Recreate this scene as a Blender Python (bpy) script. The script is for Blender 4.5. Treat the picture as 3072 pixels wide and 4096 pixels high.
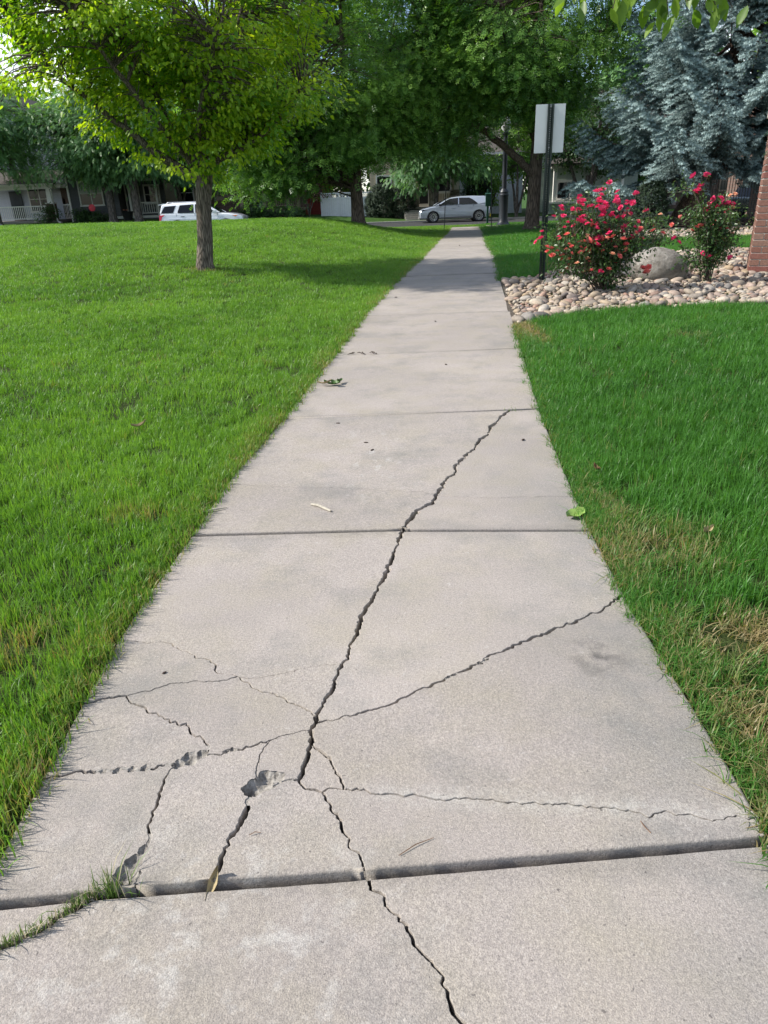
import bpy, bmesh, math, random
import numpy as np
from mathutils import Vector, Matrix, geometry
from mathutils import noise as mnoise

# ---------------------------------------------------------------- camera, sky, sun, exposure
for o in list(bpy.data.objects):
    bpy.data.objects.remove(o)
SC = bpy.context.scene
COL = SC.collection
PITCH, ROLL, CAM_H = math.radians(24.0), math.radians(2.0), 1.45
cam_data = bpy.data.cameras.new('camera')
cam_data.sensor_fit = 'VERTICAL'
cam_data.sensor_height = 36.0
cam_data.lens = 24.97
cam_data.clip_start = 0.05
cam_data.clip_end = 2000
cam = bpy.data.objects.new('camera', cam_data)
COL.objects.link(cam)
_R = Vector((1, 0, 0)); _F = Vector((0, math.cos(PITCH), -math.sin(PITCH))); _U = Vector((0, math.sin(PITCH), math.cos(PITCH)))
_r = _R * math.cos(ROLL) - _U * math.sin(ROLL)
_u = _U * math.cos(ROLL) + _R * math.sin(ROLL)
m = Matrix((( _r.x, _u.x, -_F.x, 0), (_r.y, _u.y, -_F.y, 0), (_r.z, _u.z, -_F.z, CAM_H), (0, 0, 0, 1)))
cam.matrix_world = m
SC.camera = cam

SUN_EL, SUN_AZ = math.radians(40.0), math.radians(-90.0)      # azimuth clockwise from +Y: the sun stands to the left
world = bpy.data.worlds.new('World')
SC.world = world
world.use_nodes = True
nt = world.node_tree
nt.nodes.clear()
w_out = nt.nodes.new('ShaderNodeOutputWorld')
w_bg = nt.nodes.new('ShaderNodeBackground')
w_sky = nt.nodes.new('ShaderNodeTexSky')
w_sky.sky_type = 'NISHITA'
w_sky.sun_disc = False
w_sky.sun_elevation = SUN_EL
w_sky.sun_rotation = SUN_AZ
w_sky.altitude = 1600
w_sky.air_density = 1.0
w_sky.dust_density = 1.5
w_tc = nt.nodes.new('ShaderNodeTexCoord')
w_n = nt.nodes.new('ShaderNodeTexNoise')
w_n.inputs['Scale'].default_value = 2.6
w_n.inputs['Detail'].default_value = 6
w_n.inputs['Roughness'].default_value = 0.55
w_r = nt.nodes.new('ShaderNodeValToRGB')
w_r.color_ramp.elements[0].position = 0.47
w_r.color_ramp.elements[1].position = 0.70
w_mix = nt.nodes.new('ShaderNodeMix')
w_mix.data_type = 'RGBA'
w_mix.inputs[7].default_value = (8.0, 8.2, 8.6, 1)
nt.links.new(w_tc.outputs['Generated'], w_n.inputs['Vector'])
nt.links.new(w_n.outputs['Fac'], w_r.inputs['Fac'])
nt.links.new(w_r.outputs['Color'], w_mix.inputs[0])
nt.links.new(w_sky.outputs['Color'], w_mix.inputs[6])
nt.links.new(w_mix.outputs[2], w_bg.inputs['Color'])
w_bg.inputs['Strength'].default_value = 0.15
nt.links.new(w_bg.outputs['Background'], w_out.inputs['Surface'])

sun_data = bpy.data.lights.new('sun', 'SUN')
sun_data.energy = 5.0
sun_data.angle = math.radians(0.9)
sun_data.color = (1.0, 0.96, 0.885)
sun = bpy.data.objects.new('sun', sun_data)
COL.objects.link(sun)
_d = Vector((math.sin(SUN_AZ) * math.cos(SUN_EL), math.cos(SUN_AZ) * math.cos(SUN_EL), math.sin(SUN_EL)))
sun.rotation_euler = _d.to_track_quat('Z', 'Y').to_euler()

SC.view_settings.view_transform = 'Standard'
SC.view_settings.look = 'None'
SC.view_settings.gamma = 1.0
SC.view_settings.exposure = 0.54
SC.view_settings.use_curve_mapping = False
SC.cycles.max_bounces = 6
SC.cycles.diffuse_bounces = 3
SC.cycles.glossy_bounces = 2
SC.cycles.transmission_bounces = 4
SC.cycles.transparent_max_bounces = 8
SC.cycles.use_denoising = True
SC.cycles.adaptive_threshold = 0.012
SC.cycles.caustics_reflective = False
SC.cycles.caustics_refractive = False

rng = np.random.default_rng(11)
random.seed(5)
TAU = math.tau

# ---------------------------------------------------------------- helpers
def smooth(a, b, t):
    t = np.clip((np.asarray(t, float) - a) / (b - a), 0, 1)
    return t * t * (3 - 2 * t)

def tag(o, label=None, cat=None, group=None, kind=None):
    if label: o['label'] = label
    if cat: o['category'] = cat
    if group: o['group'] = group
    if kind: o['kind'] = kind
    return o

def empty(name, loc=(0, 0, 0), rz=0.0):
    o = bpy.data.objects.new(name, None)
    o.empty_display_size = 0.2
    o.location = loc
    o.rotation_euler = (0, 0, rz)
    COL.objects.link(o)
    return o

def link(name, me, parent=None, loc=None, rot=None, scale=None):
    o = bpy.data.objects.new(name, me)
    COL.objects.link(o)
    if parent is not None: o.parent = parent
    if loc is not None: o.location = loc
    if rot is not None: o.rotation_euler = rot
    if scale is not None: o.scale = scale
    return o

def np_mesh(name, V, F, mat=None, smooth_shade=False, tint=None, face_mat=None):
    """V (n,3); F (m,k) all with the same number of corners, or a list of such arrays"""
    me = bpy.data.meshes.new(name)
    V = np.asarray(V, np.float32)
    Fs = F if isinstance(F, list) else [F]
    Fs = [np.asarray(f, np.int32) for f in Fs if len(f)]
    me.vertices.add(len(V)); me.vertices.foreach_set('co', V.ravel())
    loops = np.concatenate([f.ravel() for f in Fs])
    tot = np.concatenate([np.full(len(f), f.shape[1], np.int32) for f in Fs])
    st = np.concatenate([[0], np.cumsum(tot)[:-1]]).astype(np.int32)
    me.loops.add(len(loops)); me.loops.foreach_set('vertex_index', loops)
    me.polygons.add(len(tot)); me.polygons.foreach_set('loop_start', st); me.polygons.foreach_set('loop_total', tot)
    if smooth_shade: me.polygons.foreach_set('use_smooth', np.ones(len(tot), bool))
    if tint is not None:
        a = me.attributes.new('tint', 'FLOAT', 'POINT'); a.data.foreach_set('value', np.asarray(tint, np.float32))
    mats = mat if isinstance(mat, (list, tuple)) else [mat]
    for mm in mats:
        if mm is not None: me.materials.append(mm)
    if face_mat is not None: me.polygons.foreach_set('material_index', np.asarray(face_mat, np.int32))
    me.update(calc_edges=True)
    me.validate()
    return me

class MB:
    """collects simple shapes, builds ONE mesh object"""
    def __init__(s): s.v = []; s.f = []
    def add(s, vs, fs):
        b = len(s.v); s.v += [tuple(p) for p in vs]; s.f += [tuple(i + b for i in f) for f in fs]; return s
    def box(s, x0, x1, y0, y1, z0, z1):
        return s.add([(x0,y0,z0),(x1,y0,z0),(x1,y1,z0),(x0,y1,z0),(x0,y0,z1),(x1,y0,z1),(x1,y1,z1),(x0,y1,z1)],
                     [(0,3,2,1),(4,5,6,7),(0,1,5,4),(1,2,6,5),(2,3,7,6),(3,0,4,7)])
    def bar(s, p, q, w, h):
        p = Vector(p); q = Vector(q); d = (q - p).normalized()
        a = d.cross(Vector((0, 0, 1)))
        if a.length < 1e-4: a = Vector((1, 0, 0))
        a.normalize(); b = a.cross(d).normalized()
        vs = [c + a * (i * w / 2) + b * (j * h / 2) for c in (p, q) for i, j in ((-1,-1),(1,-1),(1,1),(-1,1))]
        return s.add(vs, [(0,1,2,3),(7,6,5,4),(0,4,5,1),(1,5,6,2),(2,6,7,3),(3,7,4,0)])
    def prism(s, pts, y0, y1):          # polygon in xz, extruded along y
        n = len(pts)
        vs = [(x, y0, z) for x, z in pts] + [(x, y1, z) for x, z in pts]
        fs = [tuple(range(n)), tuple(range(2 * n - 1, n - 1, -1))] + [(i, i + n, (i + 1) % n + n, (i + 1) % n) for i in range(n)]
        return s.add(vs, fs)
    def prismx(s, pts, x0, x1):         # polygon in yz, extruded along x
        n = len(pts)
        vs = [(x0, y, z) for y, z in pts] + [(x1, y, z) for y, z in pts]
        fs = [tuple(range(n - 1, -1, -1)), tuple(range(n, 2 * n))] + [(i, (i + 1) % n, (i + 1) % n + n, i + n) for i in range(n)]
        return s.add(vs, fs)
    def lathe(s, prof, n=20, axis='z', c=(0, 0, 0), caps=True):
        b = len(s.v)
        for r, h in prof:
            for k in range(n):
                a = TAU * k / n; p = (r * math.cos(a), r * math.sin(a))
                if axis == 'z': q = (p[0], p[1], h)
                elif axis == 'y': q = (p[0], h, p[1])
                else: q = (h, p[0], p[1])
                s.v.append((q[0] + c[0], q[1] + c[1], q[2] + c[2]))
        for i in range(len(prof) - 1):
            for k in range(n):
                k2 = (k + 1) % n
                s.f.append((b + i*n + k, b + i*n + k2, b + (i+1)*n + k2, b + (i+1)*n + k))
        if not caps: return s
        s.f.append(tuple(b + k for k in range(n - 1, -1, -1)))
        s.f.append(tuple(b + (len(prof)-1)*n + k for k in range(n)))
        return s
    def tube(s, pts, radii, n=8):
        V, F = tube_arrays(pts, radii, n)
        return s.add(V.tolist(), F.tolist())
    def mesh(s, name, mat, smooth_angle=None):
        me = bpy.data.meshes.new(name)
        me.from_pydata(s.v, [], s.f)
        if mat: me.materials.append(mat)
        bm = bmesh.new(); bm.from_mesh(me); bmesh.ops.recalc_face_normals(bm, faces=bm.faces)
        if smooth_angle is not None:
            for f in bm.faces: f.smooth = True
            for e in bm.edges:
                if len(e.link_faces) == 2 and e.calc_face_angle(0) > smooth_angle: e.smooth = False
        bm.to_mesh(me); bm.free()
        return me
    def build(s, name, mat, parent=None, loc=None, rot=None, smooth_angle=None):
        return link(name, s.mesh(name, mat, smooth_angle), parent, loc, rot)

def tube_arrays(pts, radii, n=6, wobble=None):
    P = np.asarray(pts, float); m_ = len(P)
    T = np.gradient(P, axis=0); T /= np.linalg.norm(T, axis=1, keepdims=True) + 1e-9
    ref = np.array([0, 0, 1.]) if abs(T[:, 2]).mean() < 0.8 else np.array([1., 0, 0])
    A = np.cross(T, ref); A /= np.linalg.norm(A, axis=1, keepdims=True) + 1e-9
    B = np.cross(T, A)
    an = np.arange(n) * TAU / n
    R = np.asarray(radii, float)[:, None] * np.ones((1, n))
    if wobble is not None: R = R * wobble
    V = P[:, None, :] + R[:, :, None] * (np.cos(an)[None, :, None] * A[:, None, :] + np.sin(an)[None, :, None] * B[:, None, :])
    V = V.reshape(-1, 3)
    i = np.arange(m_ - 1)[:, None] * n; k = np.arange(n)[None, :]; k2 = (k + 1) % n
    F = np.stack([i + k, i + k2, i + n + k2, i + n + k], -1).reshape(-1, 4)
    return V, F

class Geo:
    """numpy accumulator"""
    def __init__(s): s.V = []; s.F = []; s.T = []; s.n = 0
    def add(s, V, F, tint=0.5):
        V = np.asarray(V, float); s.V.append(V); s.F.append(np.asarray(F) + s.n); s.n += len(V)
        s.T.append(np.full(len(V), tint) if np.isscalar(tint) else np.asarray(tint))
    def mesh(s, name, mat, smooth_shade=True):
        k = {}
        for f in s.F: k.setdefault(f.shape[1], []).append(f)
        return np_mesh(name, np.concatenate(s.V), [np.concatenate(a) for a in k.values()], mat, smooth_shade, np.concatenate(s.T))

# ---------------------------------------------------------------- materials
class NB:
    def __init__(s, name):
        s.m = bpy.data.materials.new(name); s.m.use_nodes = True; s.t = s.m.node_tree
        s.b = s.t.nodes['Principled BSDF']; s.o = s.t.nodes['Material Output']
    def n(s, typ, **kw):
        x = s.t.nodes.new(typ)
        for k, v in kw.items():
            if k in x.inputs: x.inputs[k].default_value = v
            else: setattr(x, k, v)
        return x
    def l(s, a, b): s.t.links.new(a, b)
    def pos(s, scale=None):
        g = s.n('ShaderNodeNewGeometry'); v = g.outputs['Position']
        if scale is not None:
            q = s.n('ShaderNodeVectorMath', operation='MULTIPLY'); s.l(v, q.inputs[0]); q.inputs[1].default_value = scale; v = q.outputs[0]
        return v
    def obj(s):
        return s.n('ShaderNodeTexCoord').outputs['Object']
    def noise(s, vec, scale, detail=3, rough=0.5, lo=None, hi=None):
        x = s.n('ShaderNodeTexNoise', Scale=scale, Detail=detail, Roughness=rough); s.l(vec, x.inputs['Vector'])
        v = x.outputs['Fac']
        if lo is not None: v = s.rng(v, lo, hi)
        return v
    def rng(s, v, lo, hi, a=0.0, b=1.0):
        r = s.n('ShaderNodeMapRange'); r.inputs[1].default_value = lo; r.inputs[2].default_value = hi
        r.inputs[3].default_value = a; r.inputs[4].default_value = b; s.l(v, r.inputs[0]); return r.outputs[0]
    def mix(s, f, a, b, mode='MIX'):
        x = s.n('ShaderNodeMix', data_type='RGBA', blend_type=mode)
        if hasattr(f, 'links') or hasattr(f, 'is_linked'): s.l(f, x.inputs[0])
        else: x.inputs[0].default_value = f
        for q, i in ((a, 6), (b, 7)):
            if isinstance(q, (tuple, list)): x.inputs[i].default_value = (*q[:3], 1)
            else: s.l(q, x.inputs[i])
        return x.outputs[2]
    def math(s, op, a, b=None):
        x = s.n('ShaderNodeMath', operation=op)
        for q, i in ((a, 0), (b, 1)):
            if q is None: continue
            if isinstance(q, (int, float)): x.inputs[i].default_value = q
            else: s.l(q, x.inputs[i])
        return x.outputs[0]
    def bump(s, h, strength, dist):
        x = s.n('ShaderNodeBump', Strength=strength, Distance=dist); s.l(h, x.inputs['Height']); s.l(x.outputs[0], s.b.inputs['Normal']); return x
    def col(s, c):
        if isinstance(c, (tuple, list)): s.b.inputs['Base Color'].default_value = (*c[:3], 1)
        else: s.l(c, s.b.inputs['Base Color'])
    def set(s, rough=0.6, spec=0.5, metal=0.0, coat=0.0):
        s.b.inputs['Roughness'].default_value = rough; s.b.inputs['Specular IOR Level'].default_value = spec
        s.b.inputs['Metallic'].default_value = metal; s.b.inputs['Coat Weight'].default_value = coat; s.b.inputs['Coat Roughness'].default_value = 0.05
        return s

def M_plain(name, c, rough=0.6, spec=0.4, metal=0, coat=0, var=0.25, scale=6.0, bump=0.0, bscale=40.0, rnd=0.0):
    b = NB(name).set(rough, spec, metal, coat)
    p = b.obj()
    n = b.noise(p, scale, 4, 0.6, 0.3, 0.7)
    c0 = tuple(max(0, x * (1 - var)) for x in c); c1 = tuple(min(1, x * (1 + var)) for x in c)
    k = b.mix(n, c0, c1)
    if rnd:
        oi = b.n('ShaderNodeObjectInfo')
        f = b.rng(oi.outputs['Random'], 0, 1, 1 - rnd, 1 + rnd)
        x = b.n('ShaderNodeVectorMath', operation='SCALE'); b.l(k, x.inputs[0]); b.l(f, x.inputs['Scale']); k = x.outputs[0]
    b.col(k)
    if bump: b.bump(b.noise(p, bscale, 4, 0.6), bump, 0.01)
    return b.m

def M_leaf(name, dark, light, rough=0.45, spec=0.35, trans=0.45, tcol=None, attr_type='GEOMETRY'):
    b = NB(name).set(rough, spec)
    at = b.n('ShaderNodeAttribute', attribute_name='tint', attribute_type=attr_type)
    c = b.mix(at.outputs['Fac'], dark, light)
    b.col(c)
    if trans > 0:
        tr = b.n('ShaderNodeBsdfTranslucent')
        t2 = b.mix(1.0, c, tcol or (1.5, 1.6, 0.6), 'MULTIPLY')
        b.l(t2, tr.inputs['Color'])
        mx = b.n('ShaderNodeMixShader'); mx.inputs[0].default_value = trans
        b.l(b.b.outputs[0], mx.inputs[1]); b.l(tr.outputs[0], mx.inputs[2]); b.l(mx.outputs[0], b.o.inputs['Surface'])
    return b.m

def M_bark(name, c0, c1, scale=9.0, stretch=0.18, depth=0.03):
    b = NB(name).set(0.9, 0.15)
    g = b.pos((scale, scale, scale * stretch))
    n1 = b.noise(g, 1.6, 5, 0.65)
    v = b.n('ShaderNodeTexVoronoi', feature='DISTANCE_TO_EDGE', Scale=2.2)
    w = b.mix(0.25, g, b.n('ShaderNodeTexNoise', Scale=3.0).outputs['Color']); b.l(w, v.inputs['Vector'])
    e = b.rng(v.outputs['Distance'], 0.0, 0.25)
    h = b.math('ADD', b.math('MULTIPLY', e, 0.7), b.math('MULTIPLY', n1, 0.6))
    b.col(b.mix(b.rng(h, 0.25, 1.0), c0, c1))
    b.bump(h, 0.9, depth)
    return b.m
# ---------------------------------------------------------------- terrain shape (metres)
_LY = np.array([-3, 1.23, 1.52, 1.83, 2.18, 2.36, 3.05, 3.87, 4.97, 7.12, 9.9, 12.5, 14.53, 18.35, 22, 29.8, 37.6, 43.0])
_LX = np.array([-0.97, -0.97, -0.98, -0.985, -0.985, -0.98, -0.92, -0.86, -0.70, -0.45, -0.14, 0.20, 0.50, 1.12, 1.55, 2.50, 3.60, 4.30])
_RY = np.array([-3, 1.24, 1.41, 1.73, 2.07, 2.39, 2.96, 3.79, 5.0, 7.2, 9.82, 12.8, 14.5, 18.3, 22, 28.7, 36.3, 43.0])
_RX = np.array([0.90, 0.905, 0.915, 0.92, 0.92, 0.925, 0.955, 1.03, 1.15, 1.44, 1.78, 2.16, 2.40, 2.93, 3.36, 4.25, 5.24, 5.90])
def XL(y): return np.interp(y, _LY, _LX)
def XR(y): return np.interp(y, _RY, _RX)
def path_z(y): return -0.27 * smooth(17, 36, y)
def lawn_z(x, y):
    """left lawn: a low berm, flush with the path at its edge"""
    y = np.asarray(y, float); u = XL(y) - np.asarray(x, float)
    A = 0.70 * smooth(4, 28, y) * (1 - smooth(31, 44, y))
    s = smooth(0.0, 6.5, u) + 0.10 * smooth(8, 18, u)
    s = s * (1 - 0.25 * smooth(33, 38, y) * (1 - smooth(4, 9, u)))
    return path_z(y) * (1 - smooth(0, 5, u) * (1 - smooth(33, 44, y))) + A * s - 0.012 * (1 - smooth(0, 0.12, u)) + 0.0
def right_z(x, y):
    u = np.asarray(x, float) - XR(y)
    return path_z(y) + 0.03 * smooth(0.0, 1.5, u) - 0.012 * (1 - smooth(0, 0.12, u))

# ---------------------------------------------------------------- setting materials
def M_concrete():
    b = NB('concrete').set(0.85, 0.25)
    p = b.pos()
    big = b.noise(p, 0.9, 4, 0.6, 0.35, 0.68)
    mid = b.noise(p, 3.1, 5, 0.62, 0.42, 0.70)
    c = b.mix(big, (0.290, 0.258, 0.232), (0.368, 0.324, 0.292))          # pinkish grey
    c = b.mix(b.math('MULTIPLY', mid, 0.55), c, (0.310, 0.276, 0.212))      # ochre tint
    gs = b.noise(b.pos((1, 1, 0)), 1.9, 6, 0.70, 0.50, 0.72)
    c = b.mix(b.math('MULTIPLY', gs, 0.72), c, (0.190, 0.184, 0.172))       # grey weathering stains
    sr = b.n('ShaderNodeSeparateXYZ'); b.l(p, sr.inputs[0])
    rim = b.math('MULTIPLY', b.rng(sr.outputs['X'], 0.45, 0.95), b.rng(sr.outputs['Y'], 4.5, 3.2))
    rim = b.math('MULTIPLY', rim, b.noise(p, 5.0, 5, 0.65, 0.30, 0.62))
    c = b.mix(b.math('MULTIPLY', rim, 0.62), c, (0.190, 0.190, 0.182))      # dark algae film along the right edge
    sm = b.n('ShaderNodeVectorMath', operation='DISTANCE'); b.l(p, sm.inputs[0]); sm.inputs[1].default_value = (0.70, 1.985, 0)
    sm2 = b.math('MULTIPLY', b.rng(sm.outputs['Value'], 0.14, 0.02), b.noise(p, 16, 4, 0.6, 0.42, 0.62))
    c = b.mix(b.math('MULTIPLY', sm2, 0.75), c, (0.085, 0.080, 0.075))     # smudge
    # pale laitance patches left of the joint in front
    sx = b.n('ShaderNodeSeparateXYZ'); b.l(p, sx.inputs[0])
    pn = b.noise(p, 11.0, 4, 0.66, 0.53, 0.66)
    msk = b.math('MULTIPLY', b.rng(sx.outputs['Y'], 1.45, 1.1), b.rng(sx.outputs['X'], 0.15, -0.25))
    pn = b.math('MULTIPLY', pn, msk)
    c = b.mix(b.math('MULTIPLY', pn, 0.50), c, (0.47, 0.45, 0.42))
    # lime bloom along the long hairline crack at the right
    ln = b.math('ADD', sx.outputs['Y'], b.math('MULTIPLY', sx.outputs['X'], 0.115))
    ln = b.math('ABSOLUTE', b.math('SUBTRACT', ln, 1.413))
    bl = b.math('MULTIPLY', b.rng(ln, 0.05, 0.0), b.rng(sx.outputs['X'], -0.15, 0.05))
    bl = b.math('MULTIPLY', bl, b.noise(p, 22, 4, 0.6, 0.35, 0.62))
    c = b.mix(b.math('MULTIPLY', bl, 0.5), c, (0.47, 0.45, 0.41))
    sc3 = b.n('ShaderNodeVectorMath', operation='DISTANCE'); b.l(b.pos((1.6, .55, 1)), sc3.inputs[0]); sc3.inputs[1].default_value = (-0.05, 2.25, 0)
    wv = b.math('MULTIPLY', b.rng(sc3.outputs['Value'], 0.55, 0.1), b.noise(b.pos((1, .45, 1)), 12, 5, 0.7, 0.56, 0.66))
    c = b.mix(b.math('MULTIPLY', wv, 0.45), c, (0.47, 0.45, 0.42))       # pale scuffs on the slab behind
    sp = b.noise(p, 34, 3, 0.6, 0.64, 0.70)
    c = b.mix(b.math('MULTIPLY', sp, 0.30), c, (0.46, 0.43, 0.40))
    # dirt along the joints and in faint transverse bands
    for jy, wd, am in ((1.175, .05, .5), (3.01, .05, .45), (4.985, .06, .45), (7.16, .07, .5), (9.67, .09, .5), (12.66, .12, .5), (14.52, .14, .5), (16.85, .16, .5), (20.0, .2, .5)):
        jd = b.math('ABSOLUTE', b.math('SUBTRACT', sx.outputs['Y'], jy))
        jm = b.math('MULTIPLY', b.rng(jd, wd, 0.0), b.rng(b.noise(p, 9, 4, .65), .3, .65))
        c = b.mix(b.math('MULTIPLY', jm, am), c, (0.165, 0.150, 0.132))
    # sand grains
    g1 = b.noise(p, 330, 2, 0.55, 0.33, 0.67)
    c = b.mix(g1, b.mix(1.0, c, (0.76, 0.755, 0.75), 'MULTIPLY'), b.mix(1.0, c, (1.20, 1.195, 1.19), 'MULTIPLY'))
    g2 = b.noise(p, 120, 3, 0.6, 0.36, 0.64)
    c = b.mix(g2, b.mix(1.0, c, (0.86, 0.86, 0.87), 'MULTIPLY'), b.mix(1.0, c, (1.12, 1.12, 1.11), 'MULTIPLY'))
    dk = b.noise(p, 75, 2, 0.4, 0.735, 0.76)
    c = b.mix(b.math('MULTIPLY', dk, 0.7), c, (0.09, 0.08, 0.075))
    # each slab piece slightly lighter or darker at random
    oi = b.n('ShaderNodeObjectInfo'); sc_ = b.n('ShaderNodeVectorMath', operation='SCALE'); b.l(c, sc_.inputs[0]); b.l(b.rng(oi.outputs['Random'], 0, 1, .93, 1.05), sc_.inputs['Scale']); c = sc_.outputs[0]
    b.col(c)
    h = b.math('ADD', b.math('MULTIPLY', b.noise(p, 260, 3, 0.6), 1.0), b.math('MULTIPLY', b.noise(p, 40, 4, 0.6), 1.2))
    b.bump(h, 0.55, 0.004)
    return b.m
MAT = {}
MAT['concrete'] = M_concrete()
def M_spall():
    b = NB('broken_concrete').set(0.95, 0.15); p = b.pos()
    n = b.noise(p, 70, 4, 0.65, 0.3, 0.7)
    b.col(b.mix(n, (0.105, 0.094, 0.082), (0.40, 0.37, 0.33)))
    b.bump(b.noise(p, 130, 4, 0.7), 0.8, 0.004)
    return b.m
MAT['spall'] = M_spall()
def M_soil(name, a, c_, scale=14):
    b = NB(name).set(0.95, 0.1); p = b.pos()
    b.col(b.mix(b.noise(p, scale, 5, 0.65, 0.3, 0.7), a, c_)); b.bump(b.noise(p, scale * 5, 4, 0.7), 0.8, 0.02)
    return b.m
MAT['thatch'] = M_soil('lawn_thatch', (0.022, 0.042, 0.010), (0.065, 0.080, 0.026), 22)
MAT['farlawn'] = M_soil('far_lawn', (0.025, 0.060, 0.012), (0.055, 0.110, 0.022), 3)
MAT['mulch'] = M_soil('bark_mulch', (0.035, 0.024, 0.017), (0.10, 0.075, 0.055), 18)
MAT['soil'] = M_soil('crack_soil', (0.018, 0.014, 0.011), (0.06, 0.048, 0.038), 60)
MAT['bed'] = M_soil('stone_bed_soil', (0.05, 0.042, 0.035), (0.16, 0.135, 0.11), 20)
MAT['asphalt'] = M_soil('asphalt', (0.040, 0.040, 0.042), (0.075, 0.073, 0.071), 9)
MAT['kerb'] = M_plain('kerb_concrete', (0.30, 0.285, 0.26), 0.85, 0.2, var=0.2, bump=0.4)

# ---------------------------------------------------------------- ground sheets
def grid_mesh(name, X, Y, Z, mat):
    n, k = X.shape
    V = np.stack([X, Y, Z], -1).reshape(-1, 3)
    i = np.arange(n - 1)[:, None] * k; j = np.arange(k - 1)[None, :]
    F = np.stack([i + j, i + j + 1, i + k + j + 1, i + k + j], -1).reshape(-1, 4)
    me = np_mesh(name, V, F, mat, True)
    bm = bmesh.new(); bm.from_mesh(me); bmesh.ops.recalc_face_normals(bm, faces=bm.faces)
    if sum(f.normal.z for f in bm.faces) < 0: bmesh.ops.reverse_faces(bm, faces=bm.faces)
    bm.to_mesh(me); bm.free()
    return me
def structure(o, label=None): return tag(o, label, None, None, 'structure')

gx = np.linspace(-700, 700, 3); gy = np.linspace(-300, 1200, 3)
structure(link('ground', grid_mesh('ground', *np.meshgrid(gx, gy), np.full((3, 3), -0.62), MAT['farlawn'])), 'grassy ground reaching out beyond the houses')
uu = np.concatenate([[0, 0.04, 0.12, 0.3], np.linspace(0.6, 9, 22), np.linspace(10, 40, 22)])
yy = np.concatenate([np.linspace(-3, 12, 50), np.linspace(12.5, 44.2, 75)])
YY, UU = np.meshgrid(yy, uu, indexing='ij')
XX = XL(YY) - UU
structure(link('lawn', grid_mesh('lawn', XX, YY, lawn_z(XX, YY), MAT['thatch'])), 'sloping lawn left of the concrete path')
XX2 = XR(YY) + UU
structure(link('lawn', grid_mesh('lawn', XX2, YY, right_z(XX2, YY), MAT['thatch'])), 'lawn and planting ground right of the path')
# street across the far end, parkway and house side
def sheet(name, x0, x1, y0, y1, z, mat, label, nx=2):
    X, Y = np.meshgrid(np.linspace(x0, x1, nx), np.linspace(y0, y1, 2))
    return structure(link(name, grid_mesh(name, X, Y, np.full_like(X, z), mat)), label)
sheet('road', -120, 120, 44.6, 53.2, -0.31, MAT['asphalt'], 'grey asphalt street behind the lawn')
MB().box(-120, 120, 44.2, 44.62, -0.55, -0.245).build('kerb', MAT['kerb'])
structure(bpy.data.objects['kerb'], 'near concrete kerb of the street')
o = MB().box(-120, 120, 53.15, 53.7, -0.55, -0.215).build('kerb', MAT['kerb']); structure(o, 'far concrete kerb of the street')
X, Y = np.meshgrid(np.linspace(-120, 120, 40), np.array([53.68, 56, 58, 62, 80]))
structure(link('far_yard', grid_mesh('far_yard', X, Y, np.where(Y < 54, -0.23, np.interp(X, [-15, -4, 2, 30], [0.40, 0.25, -0.22, -0.22]) * np.clip((Y - 53.68) / 2.3, 0, 1) + -0.23 * np.clip(1 - (Y - 53.68) / 2.3, 0, 1)), MAT['farlawn'])), 'shaded front yards beyond the street')

# ---------------------------------------------------------------- the path: slabs, joints, cracks
walk = tag(empty('sidewalk'), 'pinkish grey concrete path with cracked slabs running to the street', None, None, 'structure')
NOD = {'A0': (0.088, 3.030), 'M2': (-0.161, 2.001), 'MH': (-0.23, 1.739), 'HR': (-0.226, 1.707), 'H1': (-0.242, 1.676), 'HB': (-0.235, 1.618), 'H2': (-0.26, 1.48), 'X1': (-0.507, 1.952), 'X2': (-0.857, 1.87), 'X3': (-0.602, 1.56), 'X5': (-0.359, 1.637), 'X6': (-0.367, 1.452), 'X7': (-0.191, 1.433), 'X8': (-0.135, 1.44), 'E1': (-0.985, 2.182), 'E2': (-0.985, 1.834), 'E3': (-0.979, 1.52), 'ER': (0.925, 2.387), 'E4': (0.912, 1.296),
 'TL': (-0.92, 3.052), 'TR': (0.955, 2.960), 'BR': (0.905, 1.238), 'BL': (-0.97, 1.136), 'J1b': (-0.608, 1.160), 'J1c': (-0.432, 1.171), 'J1d': (-0.074, 1.185)}
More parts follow.
